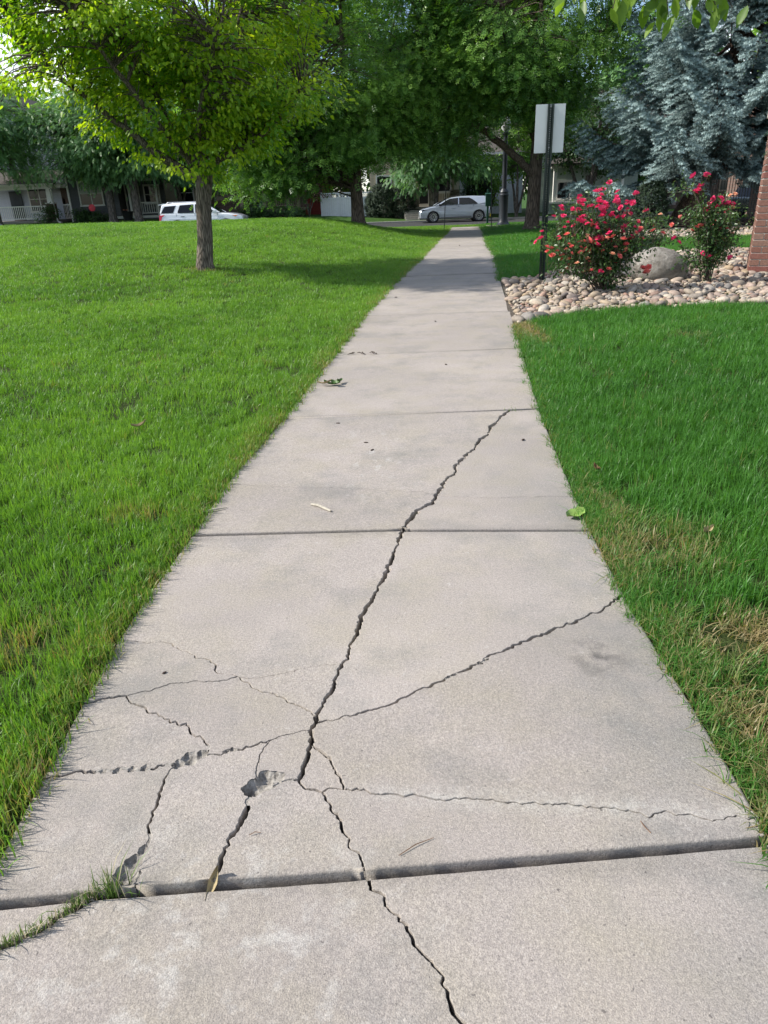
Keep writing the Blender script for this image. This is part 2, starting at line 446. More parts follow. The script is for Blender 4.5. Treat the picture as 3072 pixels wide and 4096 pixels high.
# edge: via points, half width of the gap, roughness of the line
EDG = {'A0-M2': ([(0.065, 2.938), (0.035, 2.783), (0.002, 2.631), (-0.1, 2.287), (-0.135, 2.115), (-0.148, 2.04)], .0062, 1),
 'M2-MH': ([(-0.171, 1.956), (-0.184, 1.881), (-0.206, 1.803)], .0060, 1),
 'MH-HR': ([], .008, 1), 'HR-H1': ([], .010, 1), 'H1-HB': ([(-0.237, 1.645)], .0085, 1),
 'HB-H2': ([(-0.24, 1.595), (-0.249, 1.549), (-0.254, 1.506)], .0052, 1),
 'M2-X1': ([(-0.238, 1.998), (-0.299, 1.976), (-0.389, 1.95), (-0.464, 1.935)], .0009, .8),
 'X1-MH': ([(-0.477, 1.921), (-0.433, 1.882), (-0.376, 1.849), (-0.328, 1.819), (-0.281, 1.783)], .0012, 1),
 'E1-X1': ([(-0.922, 2.176), (-0.851, 2.163), (-0.782, 2.153), (-0.723, 2.115), (-0.672, 2.071), (-0.61, 2.025), (-0.576, 1.977), (-0.531, 1.966)], .0017, 1),
 'X1-X2': ([(-0.556, 1.933), (-0.655, 1.931), (-0.749, 1.908), (-0.811, 1.888)], .0014, 1),
 'X2-E2': ([(-0.936, 1.857), (-0.966, 1.846)], .0026, 1),
 'X2-X3': ([(-0.836, 1.846), (-0.799, 1.821), (-0.727, 1.774), (-0.674, 1.737), (-0.629, 1.726), (-0.581, 1.673), (-0.553, 1.651), (-0.54, 1.619), (-0.562, 1.589)], .0018, 1.2),
 'X3-E3': ([(-0.631, 1.56), (-0.677, 1.546), (-0.74, 1.539), (-0.818, 1.538), (-0.905, 1.53), (-0.94, 1.52)], .0045, 1.2),
 'X3-X5': ([(-0.539, 1.575), (-0.489, 1.589), (-0.459, 1.606), (-0.401, 1.624)], .0030, 1.2),
 'X5-H1': ([(-0.304, 1.664), (-0.264, 1.675)], .0016, .8),
 'X5-X6': ([(-0.374, 1.583), (-0.376, 1.516)], .0018, .8),
 'X6-H2': ([(-0.337, 1.448), (-0.307, 1.47), (-0.281, 1.48)], .0024, .8),
 'HB-X8': ([(-0.188, 1.567), (-0.16, 1.521), (-0.14, 1.477)], .0020, .8),
 'X8-X7': ([(-0.162, 1.445), (-0.178, 1.446)], .0026, .8), 'H2-X7': ([(-0.236, 1.448), (-0.212, 1.442)], .0040, .8),
 'HR-ER': ([(-0.173, 1.719), (-0.083, 1.75), (-0.018, 1.776), (0.048, 1.814), (0.107, 1.849), (0.189, 1.903), (0.306, 1.977), (0.364, 2.025), (0.468, 2.091), (0.551, 2.133), (0.624, 2.174), (0.701, 2.22), (0.794, 2.274), (0.856, 2.332)], .0042, 1),
 'X8-E4': ([(-0.079, 1.437), (-0.008, 1.415), (0.07, 1.402), (0.156, 1.396), (0.284, 1.372), (0.368, 1.367), (0.458, 1.358), (0.567, 1.338), (0.643, 1.316), (0.699, 1.326), (0.791, 1.295), (0.868, 1.301)], .0013, 1),
 'X3-J1b': ([(-0.617, 1.529), (-0.628, 1.5), (-0.629, 1.443), (-0.629, 1.366), (-0.616, 1.3), (-0.608, 1.245), (-0.607, 1.18)], .0030, 1),
 'X6-J1c': ([(-0.383, 1.418), (-0.388, 1.363), (-0.406, 1.312), (-0.421, 1.251), (-0.429, 1.202)], .0062, 1),
 'X7-J1d': ([(-0.182, 1.419), (-0.165, 1.376), (-0.139, 1.343), (-0.114, 1.286), (-0.093, 1.242), (-0.077, 1.191)], .0034, 1)}
STR = {'A0-TL': .005, 'A0-TR': .005, 'BL-J1b': .004, 'J1b-J1c': .004, 'J1c-J1d': .004, 'J1d-BR': .004,
       'TL-E1': 0, 'E1-E2': 0, 'E2-E3': 0, 'E3-BL': 0, 'TR-ER': 0, 'ER-E4': 0, 'E4-BR': 0}
FACES = ['TL A0 M2 X1 E1', 'M2 MH X1', 'E1 X1 X2 E2', 'X1 MH HR H1 X5 X3 X2', 'E2 X2 X3 E3', 'E3 X3 J1b BL', 'X3 X5 X6 J1c J1b',
         'X5 H1 HB H2 X6', 'HB X8 X7 H2', 'X6 H2 X7 J1d J1c', 'X7 X8 E4 BR J1d', 'HR ER E4 X8 HB H1', 'A0 TR ER HR MH M2']
# broken-out hollows (groups of overlapping round chips) and small edge chips
HOLLOW = [[((-0.575, 1.573), .026), ((-0.550, 1.590), .021), ((-0.606, 1.556), .020), ((-0.585, 1.583), .020)],
          [((-0.352, 1.482), .034), ((-0.385, 1.448), .024), ((-0.322, 1.492), .023), ((-0.368, 1.462), .030)],
          [((-0.622, 1.268), .013), ((-0.632, 1.235), .022), ((-0.640, 1.200), .030), ((-0.644, 1.172), .034)],
          [((-0.700, 1.545), .013), ((-0.735, 1.541), .012), ((-0.775, 1.538), .013), ((-0.815, 1.537), .010)],
          [((-0.480, 1.596), .009), ((-0.462, 1.604), .010)],
          [((0.306, 1.977), .010), ((0.330, 1.995), .009)], [((0.195, 1.907), .009), ((0.212, 1.918), .008)]]
def chip_r(d, rad):
    an = np.arctan2(d[..., 1], d[..., 0])
    return rad * (1 + 0.12 * np.sin(2 * an + rad * 900) + 0.09 * np.sin(5 * an + rad * 500) + 0.03 * np.sin(11 * an + rad * 300))
def in_hollow(P):
    P = np.asarray(P, float); k = np.zeros(len(P), bool)
    for grp in HOLLOW:
        for c, rad in grp:
            d = P - np.array(c); k |= np.linalg.norm(d, axis=1) < chip_r(d, rad)
    return k
SPALL = [((-0.235, 1.69), .008), ((0.66, 2.198), .007), ((-0.15, 1.358), .006), ((-0.41, 1.30), .008)]

def fray(pts, hw, amp, seed, step=0.006):
    """noisy polyline through pts; returns points and half widths"""
    P = np.array(pts, float)
    seg = np.linalg.norm(np.diff(P, axis=0), axis=1); s = np.concatenate([[0], np.cumsum(seg)])
    n = max(3, int(s[-1] / step))
    t = np.linspace(0, s[-1], n)
    Q = np.stack([np.interp(t, s, P[:, 0]), np.interp(t, s, P[:, 1])], 1)
    T = np.gradient(Q, axis=0); T /= np.linalg.norm(T, axis=1, keepdims=True) + 1e-9
    N = np.stack([-T[:, 1], T[:, 0]], 1)
    r = np.random.default_rng(seed)
    d = np.zeros(n)
    for lam, a in ((0.09, .0028), (0.030, .0034), (0.012, .0026), (0.006, .0014)):
        k = max(2, int(s[-1] / lam) + 2); g = r.normal(0, 1, k); d += a * np.interp(t, np.linspace(0, s[-1], k), g)
    d *= amp * np.minimum(1, np.minimum(t, s[-1] - t) / 0.03)
    k = max(2, int(s[-1] / 0.05) + 2)
    w = hw * np.clip(np.interp(t, np.linspace(0, s[-1], k), r.uniform(0.35, 1.5, k)), 0.3, 2)
    return Q + N * d[:, None], w

def edge_lookup(table_e, table_s, nodes):
    out = {}
    for i, (k, v) in enumerate(table_e.items()):
        a, b = k.split('-'); pts = [nodes[a]] + v[0] + [nodes[b]]
        out[(a, b)] = fray(pts, v[1], v[2], 100 + i)
    for k, hw in table_s.items():
        a, b = k.split('-'); p, q = np.array(nodes[a]), np.array(nodes[b])
        n = max(2, int(np.linalg.norm(q - p) / 0.03)); t = np.linspace(0, 1, n)[:, None]
        Q = p + (q - p) * t
        if hw == 0:   # the long edges follow the path's own edge
            f = XL if p[0] < 0 else XR
            Q[:, 0] = f(Q[:, 1])
        out[(a, b)] = (Q, np.full(n, hw))
    return out

def slab_mesh(name, loop, half, ztop, lip, depth=0.11, spalls=(), jit=0.0008, seed=0, hollow=False):
    """closed slab or fragment: loop (n,2) counter-clockwise, half gap per vertex, ztop(x,y), lip = rounding radius per vertex"""
    P = np.array(loop, float); hw = np.array(half, float); lip = np.array(lip, float)
    area = 0.5 * np.sum(P[:, 0] * np.roll(P[:, 1], -1) - np.roll(P[:, 0], -1) * P[:, 1])
    if area < 0: P = P[::-1]; hw = hw[::-1]; lip = lip[::-1]
    T = np.roll(P, -1, 0) - np.roll(P, 1, 0); T /= np.linalg.norm(T, axis=1, keepdims=True) + 1e-9
    N = np.stack([-T[:, 1], T[:, 0]], 1)
    r = np.random.default_rng(seed)
    Q = P + N * (hw + np.abs(r.normal(0, jit, len(P))) * (hw > 0))[:, None]
    for (c, rad) in spalls:
        d = Q - np.array(c); L = np.linalg.norm(d, axis=1) + 1e-9
        an = np.arctan2(d[:, 1], d[:, 0])
        rr = rad * (1 + 0.18 * np.sin(3 * an + rad * 900) + 0.12 * np.sin(7 * an + rad * 500))
        k = L < rr
        # push toward the fragment's own side
        push = d / L[:, None] * rr[:, None]
        inward = N * (rr - L)[:, None]
        dd = d + N * rr[:, None]; new = np.array(c) + dd / (np.linalg.norm(dd, axis=1, keepdims=True) + 1e-9) * rr[:, None]
        Q[k] = new[k]
    rings = []
    prof = [(1.0, 0.0), (0.55, 0.12), (0.2, 0.45), (0.0, 1.0)]     # inset, drop in units of lip
    for a, b in prof:
        q = Q + N * (lip * a)[:, None]
        z = ztop(q[:, 0], q[:, 1]) - lip * b
        rings.append(np.column_stack([q, z]))
    q = Q.copy(); rings.append(np.column_stack([q, ztop(q[:, 0], q[:, 1]) - depth]))
    n = len(P); V = np.concatenate(rings)
    pv = [Vector((p[0], p[1])) for p in rings[0]]; pe = []
    if hollow:
        for grp in HOLLOW:
            for c, rad in grp:
                if np.min(np.linalg.norm(P - np.array(c), axis=1)) > rad * 1.3: continue
                a_ = np.arange(40) * TAU / 40; dd = np.stack([np.cos(a_), np.sin(a_)], 1); pts = np.array(c) + dd * chip_r(dd, rad)[:, None]; b0 = len(pv)
                pv += [Vector(q) for q in pts]; pe += [(b0 + q, b0 + (q + 1) % 40) for q in range(40)]
    cd = geometry.delaunay_2d_cdt(pv, pe, [list(range(n))], 1, 1e-6)
    CV = np.array([(v.x, v.y) for v in cd[0]]); T3 = []
    ctr = np.array([(CV[t[0]] + CV[t[1]] + CV[t[2]]) / 3 for t in cd[2]]); bad = in_hollow(ctr) if hollow else np.zeros(len(ctr), bool)
    for t, bd in zip(cd[2], bad):
        if bd: continue
        a, b, c_ = (CV[i] for i in t)
        s_ = (b[0]-a[0])*(c_[1]-a[1]) - (b[1]-a[1])*(c_[0]-a[0])
        T3.append(tuple(q + len(V) for q in (t if s_ > 0 else (t[0], t[2], t[1]))))
    V = np.concatenate([V, np.column_stack([CV, ztop(CV[:, 0], CV[:, 1])])])
    i = np.arange(n); j = (i + 1) % n
    if hollow:
        kk = in_hollow(Q); sel = ~(kk & np.roll(kk, -1)); i, j = i[sel], j[sel]
    F4 = np.concatenate([np.stack([k * n + i, (k + 1) * n + i, (k + 1) * n + j, k * n + j], 1) for k in range(len(rings) - 1)])
    return np_mesh(name, V, [np.array(T3), F4], MAT['concrete'])

ed = edge_lookup(EDG, STR, NOD)
LIPJ = {'BL', 'BR', 'J1b', 'J1c', 'J1d'}; LIPT = {'TL', 'TR', 'A0'}
def loop_of(names, ed):
    pts, hw, lip = [], [], []
    for a, b in zip(names, names[1:] + names[:1]):
        if (a, b) in ed: Q, w = ed[(a, b)]
        else:
            Q, w = ed[(b, a)]; Q = Q[::-1]; w = w[::-1]
        pts.append(Q[:-1]); hw.append(w[:-1])
        if a in LIPJ and b in LIPJ: l = .0065
        elif a in LIPT and b in LIPT: l = .007
        elif (w == 0).all(): l = .010
        else: l = .0016
        lip.append(np.full(len(Q) - 1, l))
    return np.concatenate(pts), np.concatenate(hw), np.concatenate(lip)
for i, f in enumerate(FACES):
    L, w, lp = loop_of(f.split(), ed)
    r = np.random.default_rng(40 + i); tz = r.uniform(-.0025, .0015); tx, ty = r.uniform(-.004, .004, 2); c0 = L.mean(0)
    if f == 'HB X8 X7 H2': tz = -.004
    zt = lambda x, y, tz=tz, tx=tx, ty=ty, c0=c0: tz + tx * (x - c0[0]) + ty * (y - c0[1])
    link('slab_fragment', slab_mesh('slab_fragment', L, w, zt, lp, spalls=SPALL, seed=i, hollow=True), walk)

# the slab in front, lower by a step, split by two cracks
S1Z = -0.011
n1 = {'a': (-0.97, 1.128), 'g0': (-0.700, 1.150), 'd0': (-0.070, 1.175), 'b': (0.905, 1.228), 'c': (0.90, -0.75), 'd1': (0.30, -0.75), 'e': (-0.97, -0.75), 'g1': (-0.97, 0.985)}
e1 = {'d0-d1': ([(-0.057, 1.150), (-0.041, 1.130), (-0.019, 1.09), (0.014, 1.05), (0.032, 1.013), (0.056, 0.98), (0.077, 0.95), (0.088, 0.92), (0.094, 0.89), (0.108, 0.866), (0.132, 0.84), (0.17, 0.7), (0.21, 0.2)], .0030, 1),
      'g0-g1': ([(-0.724, 1.137), (-0.747, 1.118), (-0.773, 1.092), (-0.804, 1.069), (-0.836, 1.049), (-0.872, 1.03), (-0.92, 1.0)], .0060, 1)}
s1 = {'a-g0': .006, 'g0-d0': .006, 'd0-b': .006, 'c-d1': .004, 'd1-e': .004, 'b-c': 0, 'e-g1': 0, 'g1-a': 0}
ed1 = edge_lookup(e1, s1, n1)
for i, f in enumerate(['a g0 g1', 'g0 d0 d1 e g1', 'd0 b c d1']):
    L, w, lp = loop_of(f.split(), ed1); lp = np.where(lp > .005, .006, lp)
    link('slab_fragment', slab_mesh('slab_fragment', L, w, lambda x, y: S1Z + 0.004 * x, lp, seed=60 + i), walk)

# the slab behind the broken one: a wide diagonal crack and a hairline across
n3 = {'TL': (-0.700, 4.972), 'K': (0.930, 4.985), 'TR': (1.150, 5.0), 'A0': (0.088, 3.044), 'BL': (-0.92, 3.066), 'BR': (0.957, 2.974), 'HX': (0.286, 3.467), 'EL': (-0.885, 3.700), 'ERR': (0.990, 3.369)}
e3 = {'A0-HX': ([(0.15, 3.205), (0.166, 3.251), (0.247, 3.352)], .0085, 1.3),
      'HX-K': ([(0.314, 3.58), (0.407, 3.764), (0.425, 3.869), (0.529, 4.076), (0.632, 4.326), (0.719, 4.517), (0.731, 4.591), (0.856, 4.838)], .0085, 1.4),
      'EL-HX': ([(-0.689, 3.671), (-0.497, 3.636), (-0.308, 3.602), (-0.122, 3.568), (0.073, 3.528), (0.193, 3.507)], .0011, .7),
      'HX-ERR': ([(0.354, 3.43), (0.47, 3.407), (0.585, 3.388), (0.726, 3.39), (0.854, 3.385)], .0010, .7)}
s3 = {'TL-K': .004, 'K-TR': .004, 'A0-BL': .004, 'A0-BR': .004, 'TL-EL': 0, 'EL-BL': 0, 'TR-ERR': 0, 'ERR-BR': 0}
ed3 = edge_lookup(e3, s3, n3)
LIPT |= {'K'}; LIPJ -= {'BL', 'BR'}; LIPT |= {'BL', 'BR'}
sp3 = [((0.166, 3.24), .016), ((0.10, 3.06), .02), ((0.42, 3.82), .012), ((0.30, 3.52), .012)]
for i, f in enumerate(['BL A0 HX EL', 'EL HX K TL', 'A0 BR ERR HX', 'HX ERR TR K']):
    L, w, lp = loop_of(f.split(), ed3)
    link('slab_fragment', slab_mesh('slab_fragment', L, w, lambda x, y, q=(.004 if i < 2 else .0): q + 0 * x, lp, spalls=sp3, seed=70 + i), walk)

# whole slabs out to the street
JY = [(4.972, 5.0), (7.12, 7.20), (9.72, 9.62), (12.55, 12.78), (14.5, 14.55), (16.8, 16.9), (19.9, 20.1), (22.6, 22.7), (25.4, 25.5), (28.2, 28.3), (31.2, 31.3), (34.3, 34.4), (37.4, 37.5), (40.3, 40.3)]
for i in range(len(JY) - 1):
    (l0, r0), (l1, r1) = JY[i], JY[i + 1]
    gap = .006 if i < 3 else .011
    tl = np.linspace(l0 + gap, l1 - gap, 14); tr = np.linspace(r0 + gap, r1 - gap, 14)
    L = np.column_stack([XL(tl), tl]); R = np.column_stack([XR(tr), tr])
    loop = np.concatenate([L[::-1], R])
    r = np.random.default_rng(i); q = r.uniform(-.004, .006)
    link('slab', slab_mesh('slab', loop, np.zeros(len(loop)), lambda x, y, q=q: path_z(y) + q, np.full(len(loop), .008)), walk)
# rough floor in the joints and broken places
n = 150
X, Y = np.meshgrid(np.linspace(-1.0, 1.0, n), np.linspace(0.6, 3.2, n))
Z = -0.075 + 0.012 * np.random.default_rng(3).normal(0, 1, X.shape)
o = link('crack_bed', grid_mesh('crack_bed', X, Y, Z, MAT['soil']), walk)
X, Y = np.meshgrid(np.linspace(-1.0, 5.5, 30), np.linspace(3.1, 40.3, 120))
X = XL(Y) + 0.03 + (XR(Y) - XL(Y) - 0.06) * np.linspace(0, 1, 30)[None, :]
link('joint_bed', grid_mesh('joint_bed', X, Y, path_z(Y) - 0.075, MAT['soil']), walk)
# exposed rough aggregate in the broken-out hollows
for q, grp in enumerate(HOLLOW):
    C_ = np.array([c for c, _ in grp]); R_ = max(r_ for _, r_ in grp); lo = C_.min(0) - R_ * 1.5; hi = C_.max(0) + R_ * 1.5; st_ = .0022 if R_ > .015 else .0014
    gx, gy = np.meshgrid(np.arange(lo[0], hi[0], st_), np.arange(lo[1], hi[1], st_)); dep = np.full(gx.shape, -.004)
    for c, rad in grp:
        d = np.stack([gx - c[0], gy - c[1]], -1); rr = np.linalg.norm(d, axis=-1) / chip_r(d, rad)
        dep = np.maximum(dep, np.minimum(.026, .62 * rad) * (1 - np.clip(rr, 0, 1.2) ** 2.2))
    r = np.random.default_rng(200 + q); nz = np.array([[mnoise.noise((a * 48, b_ * 48, q)) + .45 * mnoise.noise((a * 130, b_ * 130, q)) for a, b_ in zip(ra, rb_)] for ra, rb_ in zip(gx, gy)])
    zz = -.0035 - dep + nz * np.clip(.0016 * (.3 + dep / .012), 0, .0022) + r.normal(0, .0004, gx.shape)
    if q == 1: zz -= .03 * smooth(1.462, 1.435, gy + .25 * (gx + .36)) * (dep > 0)
    zz = np.where(gy < 1.172 + .066 * (gx + .608), -.09, np.minimum(zz, -.0025))
    link('chipped_hollow', grid_mesh('chipped_hollow', gx, gy, zz, MAT['spall']), walk)
# cross walk at the far end
cw = tag(empty('cross_walk'), 'pale concrete cross walk and low edging where the path meets the street', None, None, 'structure')
MB().box(4.0, 6.1, 40.32, 42.0, -0.4, -0.262).build('slab', MAT['concrete'], cw)
for i in range(6): MB().box(6.11 + i * 2.0, 8.10 + i * 2.0, 40.45, 41.8, -0.4, -0.20).build('slab', MAT['concrete'], cw)
MB().box(6.115, 6.6, 39.3, 40.44, -0.4, -0.21).build('kerb_block', MAT['kerb'], cw)
# ---------------------------------------------------------------- grass (nobody could count it: one object per lawn)
def M_grass(name, dark, light, dry, trans=0.42):
    b = NB(name).set(0.42, 0.35)
    at = b.n('ShaderNodeAttribute', attribute_name='tint', attribute_type='INSTANCER')
    dr = b.n('ShaderNodeAttribute', attribute_name='dry', attribute_type='INSTANCER')
    bl = b.n('ShaderNodeAttribute', attribute_name='tint', attribute_type='GEOMETRY')
    f = b.math('MULTIPLY_ADD' if False else 'ADD', b.math('MULTIPLY', at.outputs['Fac'], 0.65), b.math('MULTIPLY', bl.outputs['Fac'], 0.35))
    c = b.mix(f, dark, light)
    dd = b.rng(b.math('ADD', dr.outputs['Fac'], b.math('MULTIPLY', bl.outputs['Fac'], 0.6)), 0.6, 0.95)
    c = b.mix(dd, c, dry)
    b.col(c)
    tr = b.n('ShaderNodeBsdfTranslucent')
    b.l(b.mix(1.0, c, (1.45, 1.5, 0.55), 'MULTIPLY'), tr.inputs['Color'])
    mx = b.n('ShaderNodeMixShader'); mx.inputs[0].default_value = trans
    b.l(b.b.outputs[0], mx.inputs[1]); b.l(tr.outputs[0], mx.inputs[2]); b.l(mx.outputs[0], b.o.inputs['Surface'])
    return b.m
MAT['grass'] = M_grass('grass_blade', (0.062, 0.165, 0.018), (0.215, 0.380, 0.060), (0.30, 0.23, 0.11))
MAT['grass_r'] = M_grass('grass_blade_shaded', (0.040, 0.135, 0.020), (0.100, 0.255, 0.042), (0.33, 0.26, 0.135))  # right lawn: tree shade put into darker, cooler blade colours

def blade_clump(seed, nb, rad, h0, h1, w, lean=0.45, seg=3):
    r = np.random.default_rng(seed); g = Geo()
    for k in range(nb):
        a = r.uniform(0, TAU); d = rad * math.sqrt(r.uniform()); b = np.array([d * math.cos(a), d * math.sin(a), 0.0])
        h = r.uniform(h0, h1); th = r.uniform(0, TAU); ln = abs(r.normal(0, lean)) * h
        ww = w * r.uniform(0.7, 1.3); side = np.array([-math.sin(th + r.normal(0, .5)), math.cos(th), 0.0])
        dirv = np.array([math.cos(th), math.sin(th), 0.0])
        V = []
        for i in range(seg):
            t = i / seg; p = b + dirv * ln * t ** 1.8 + np.array([0, 0, h * (t - 0.12 * t * t * ln / h)])
            q = ww * (1 - 0.55 * t) / 2; V += [p - side * q, p + side * q]
        V.append(b + dirv * ln + np.array([0, 0, h * (1 - 0.25 * ln / h)]))
        F = []
        for i in range(seg - 1): F += [(2*i, 2*i+1, 2*i+3), (2*i, 2*i+3, 2*i+2)]
        F.append((2*seg-2, 2*seg-1, 2*seg))
        g.add(V, F, r.uniform(0, 1))
    return g

def scatter(name, pts, rot, scl, tint, dry, idx, clump_meshes, label, cat=None):
    """mesh of points; a geometry node set puts a clump on every point"""
    me = bpy.data.meshes.new(name); n_ = len(pts)
    me.vertices.add(n_); me.vertices.foreach_set('co', np.asarray(pts, np.float32).ravel())
    def at(nm, typ, arr, key='value'):
        a = me.attributes.new(nm, typ, 'POINT'); a.data.foreach_set(key, np.ascontiguousarray(arr).ravel())
    at('rot', 'FLOAT_VECTOR', np.asarray(rot, np.float32), 'vector'); at('scl', 'FLOAT_VECTOR', np.asarray(scl, np.float32), 'vector')
    at('tint', 'FLOAT', np.asarray(tint, np.float32)); at('dry', 'FLOAT', np.asarray(dry, np.float32)); at('idx', 'INT', np.asarray(idx, np.int32))
    ng = bpy.data.node_groups.new(name + '_scatter', 'GeometryNodeTree')
    ng.interface.new_socket('Geometry', in_out='INPUT', socket_type='NodeSocketGeometry')
    ng.interface.new_socket('Geometry', in_out='OUTPUT', socket_type='NodeSocketGeometry')
    N = ng.nodes; L = ng.links.new
    gi = N.new('NodeGroupInput'); go = N.new('NodeGroupOutput'); ip = N.new('GeometryNodeInstanceOnPoints'); jn = N.new('GeometryNodeJoinGeometry')
    for cm in reversed(clump_meshes):
        ob = bpy.data.objects.new('grass_clump_source', cm)
        oi = N.new('GeometryNodeObjectInfo'); oi.inputs['Object'].default_value = ob; oi.inputs['As Instance'].default_value = True
        L(oi.outputs['Geometry'], jn.inputs[0])
    def na(nm, typ):
        x = N.new('GeometryNodeInputNamedAttribute'); x.data_type = typ; x.inputs['Name'].default_value = nm; return x.outputs['Attribute']
    L(gi.outputs[0], ip.inputs['Points']); L(jn.outputs[0], ip.inputs['Instance'])
    ip.inputs['Pick Instance'].default_value = True
    L(na('idx', 'INT'), ip.inputs['Instance Index']); L(na('rot', 'FLOAT_VECTOR'), ip.inputs['Rotation']); L(na('scl', 'FLOAT_VECTOR'), ip.inputs['Scale'])
    L(ip.outputs[0], go.inputs[0])
    o = link(name, me)
    md = o.modifiers.new('scatter', 'NODES'); md.node_group = ng
    return tag(o, label, cat, None, 'stuff')

BED = np.array([(1.62, 8.55), (2.2, 8.95), (3.1, 9.2), (4.1, 9.25), (5.2, 9.05), (7.5, 8.9), (9.5, 10), (9.5, 17.5), (6.9, 17.3), (5.2, 16.6), (4.2, 15.0), (3.3, 13.9), (2.9, 13.25), (2.2, 13.1), (2.0, 11.5), (1.75, 9.8)])
BED2 = np.array([(6.9, 22.6), (8.4, 22.9), (10.5, 22.6), (14, 22.8), (22, 24), (22, 36), (15.5, 36), (11.5, 34.5), (9.4, 32.0), (8.2, 28.5), (7.1, 25.5)])
def inside(P, poly):
    x, y = P[:, 0], P[:, 1]; c = np.zeros(len(P), bool); n_ = len(poly)
    for i in range(n_):
        x0, y0 = poly[i]; x1, y1 = poly[(i + 1) % n_]
        c ^= ((y0 > y) != (y1 > y)) & (x < (x1 - x0) * (y - y0) / (y1 - y0 + 1e-12) + x0)
    return c
def pnoise(x, y, s, seed=0.0):
    return np.array([mnoise.noise((a * s + seed, b * s - seed, seed)) for a, b in zip(x, y)])
def circ_mask(x, y, lst):
    r = np.zeros(len(x))
    for cx, cy, rx, ry, a in lst: r = np.maximum(r, a * np.exp(-(((x - cx) / rx) ** 2 + ((y - cy) / ry) ** 2)))
    return r

ZONES = [(-0.4, 5.0, 400, 1.0, 1.0), (5.0, 11.0, 190, 1.35, 1.0), (11.0, 22.0, 90, 1.9, 1.0), (22.0, 44.0, 42, 2.8, 1.0)]
CL = [blade_clump(i, 26, 0.055, 0.040, 0.078, 0.0036).mesh('grass_clump', MAT['grass'], False) for i in range(6)]
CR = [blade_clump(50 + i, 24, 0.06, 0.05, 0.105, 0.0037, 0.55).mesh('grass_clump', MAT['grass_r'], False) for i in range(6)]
def lawn_points(side):
    out = []
    r = np.random.default_rng(77 if side < 0 else 78)
    for y0, y1, den, sc, hh in ZONES:
        wmax = 0.62 * y1 + 2.4
        if side > 0: wmax = 0.60 * y1 + 1.0
        n_ = int(den * (y1 - y0) * wmax); ne = int(den * 2.2 * (y1 - y0) * 0.16)
        y = r.uniform(y0, y1, n_ + ne); u = np.concatenate([r.uniform(0.004 if side < 0 else 0.012, wmax, n_), r.uniform(0.004 if side < 0 else 0.010, 0.14, ne)])
        # only what the picture can see, plus a margin
        x = XL(y) - u if side < 0 else XR(y) + u
        keep = np.abs(x) < 0.60 * y + 2.5
        x, y, u = x[keep], y[keep], u[keep]
        z = lawn_z(x, y) if side < 0 else right_z(x, y)
        edge = np.clip(u / 0.22, 0, 1)
        P = np.column_stack([x, y, z])
        if side > 0:
            k = ~(inside(P, BED) | inside(P, BED2)); P, edge, u = P[k], edge[k], u[k]; x, y = P[:, 0], P[:, 1]
        n_ = len(P)
        sx = sc * r.uniform(0.8, 1.2, n_); hs = hh * r.uniform(0.75, 1.2, n_) * (0.88 + 0.12 * edge)
        ns = pnoise(x, y, 0.55, 3.1)
        ns2 = pnoise(x, y, 2.2, 9.7)
        tint = np.clip(0.5 + 0.55 * ns + 0.3 * ns2 + r.normal(0, .16, n_), 0, 1)
        if side < 0:
            dry = 0.55 * (1 - edge) * r.uniform(0, 1, n_) + 0.18 * np.clip(ns2, 0, 1) + 0.30 * (r.uniform(0, 1, n_) < 0.03)
            hs *= 1 + 0.25 * ns2
            dry += circ_mask(x, y, [(-3.42, 14.9, .42, .45, .42), (-1.35, 2.15, .16, .2, .5), (-1.25, 3.3, .2, .12, .35)])
        else:
            patch = circ_mask(x, y, [(1.27, 2.03, .24, .17, 1.0), (1.45, 2.06, .20, .12, .7), (1.10, 1.62, .14, .30, .60), (1.20, 2.75, .28, .28, .56), (1.12, 1.25, .2, .25, .52), (1.13, 3.1, .08, .3, .45), (1.72, 8.0, .11, .75, .9), (3.2, 7.3, .25, .25, .38)])
            dry = patch + 0.4 * (1 - edge) * r.uniform(0, 1, n_) + 0.30 * (r.uniform(0, 1, n_) < 0.04)
            hs *= (0.62 + 0.38 * np.clip((u - .02) / .25, 0, 1)) * (1.10 - 0.62 * np.clip(patch * 1.2, 0, 1)) * (1 + 0.2 * ns2)
        rot = np.column_stack([r.normal(0, .10, n_), r.normal(0, .10, n_), r.uniform(0, TAU, n_)])
        scl = np.column_stack([sx, sx, hs])
        out.append((P, rot, scl, tint, dry))
    return [np.concatenate([o_[i] for o_ in out]) for i in range(5)]
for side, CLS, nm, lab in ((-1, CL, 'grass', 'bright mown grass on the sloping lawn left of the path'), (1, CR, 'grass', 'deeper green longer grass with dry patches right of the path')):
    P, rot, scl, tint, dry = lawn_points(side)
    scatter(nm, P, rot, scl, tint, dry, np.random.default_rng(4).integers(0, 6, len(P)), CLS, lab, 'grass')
    print('grass points', len(P))
# the strip between the cross walk and the street
r = np.random.default_rng(31)
n_ = 5200; x = r.uniform(-8, 22, n_); y = r.uniform(42.0, 44.2, n_); k = ~((x > 4.0) & (x < 6.1) & (y < 42.05)); x, y = x[k], y[k]; n_ = len(x)
z = np.where(x < XL(y), lawn_z(x, y), np.where(x > XR(y), right_z(x, y), path_z(y)))
scatter('grass', np.column_stack([x, y, z - .02]), np.column_stack([np.zeros(n_), np.zeros(n_), r.uniform(0, TAU, n_)]), np.full((n_, 3), 1) * np.array([4, 4, 1.2]), r.uniform(.2, .8, n_), np.zeros(n_), r.integers(0, 6, n_), CL, 'narrow strip of grass between path end and street', 'grass')
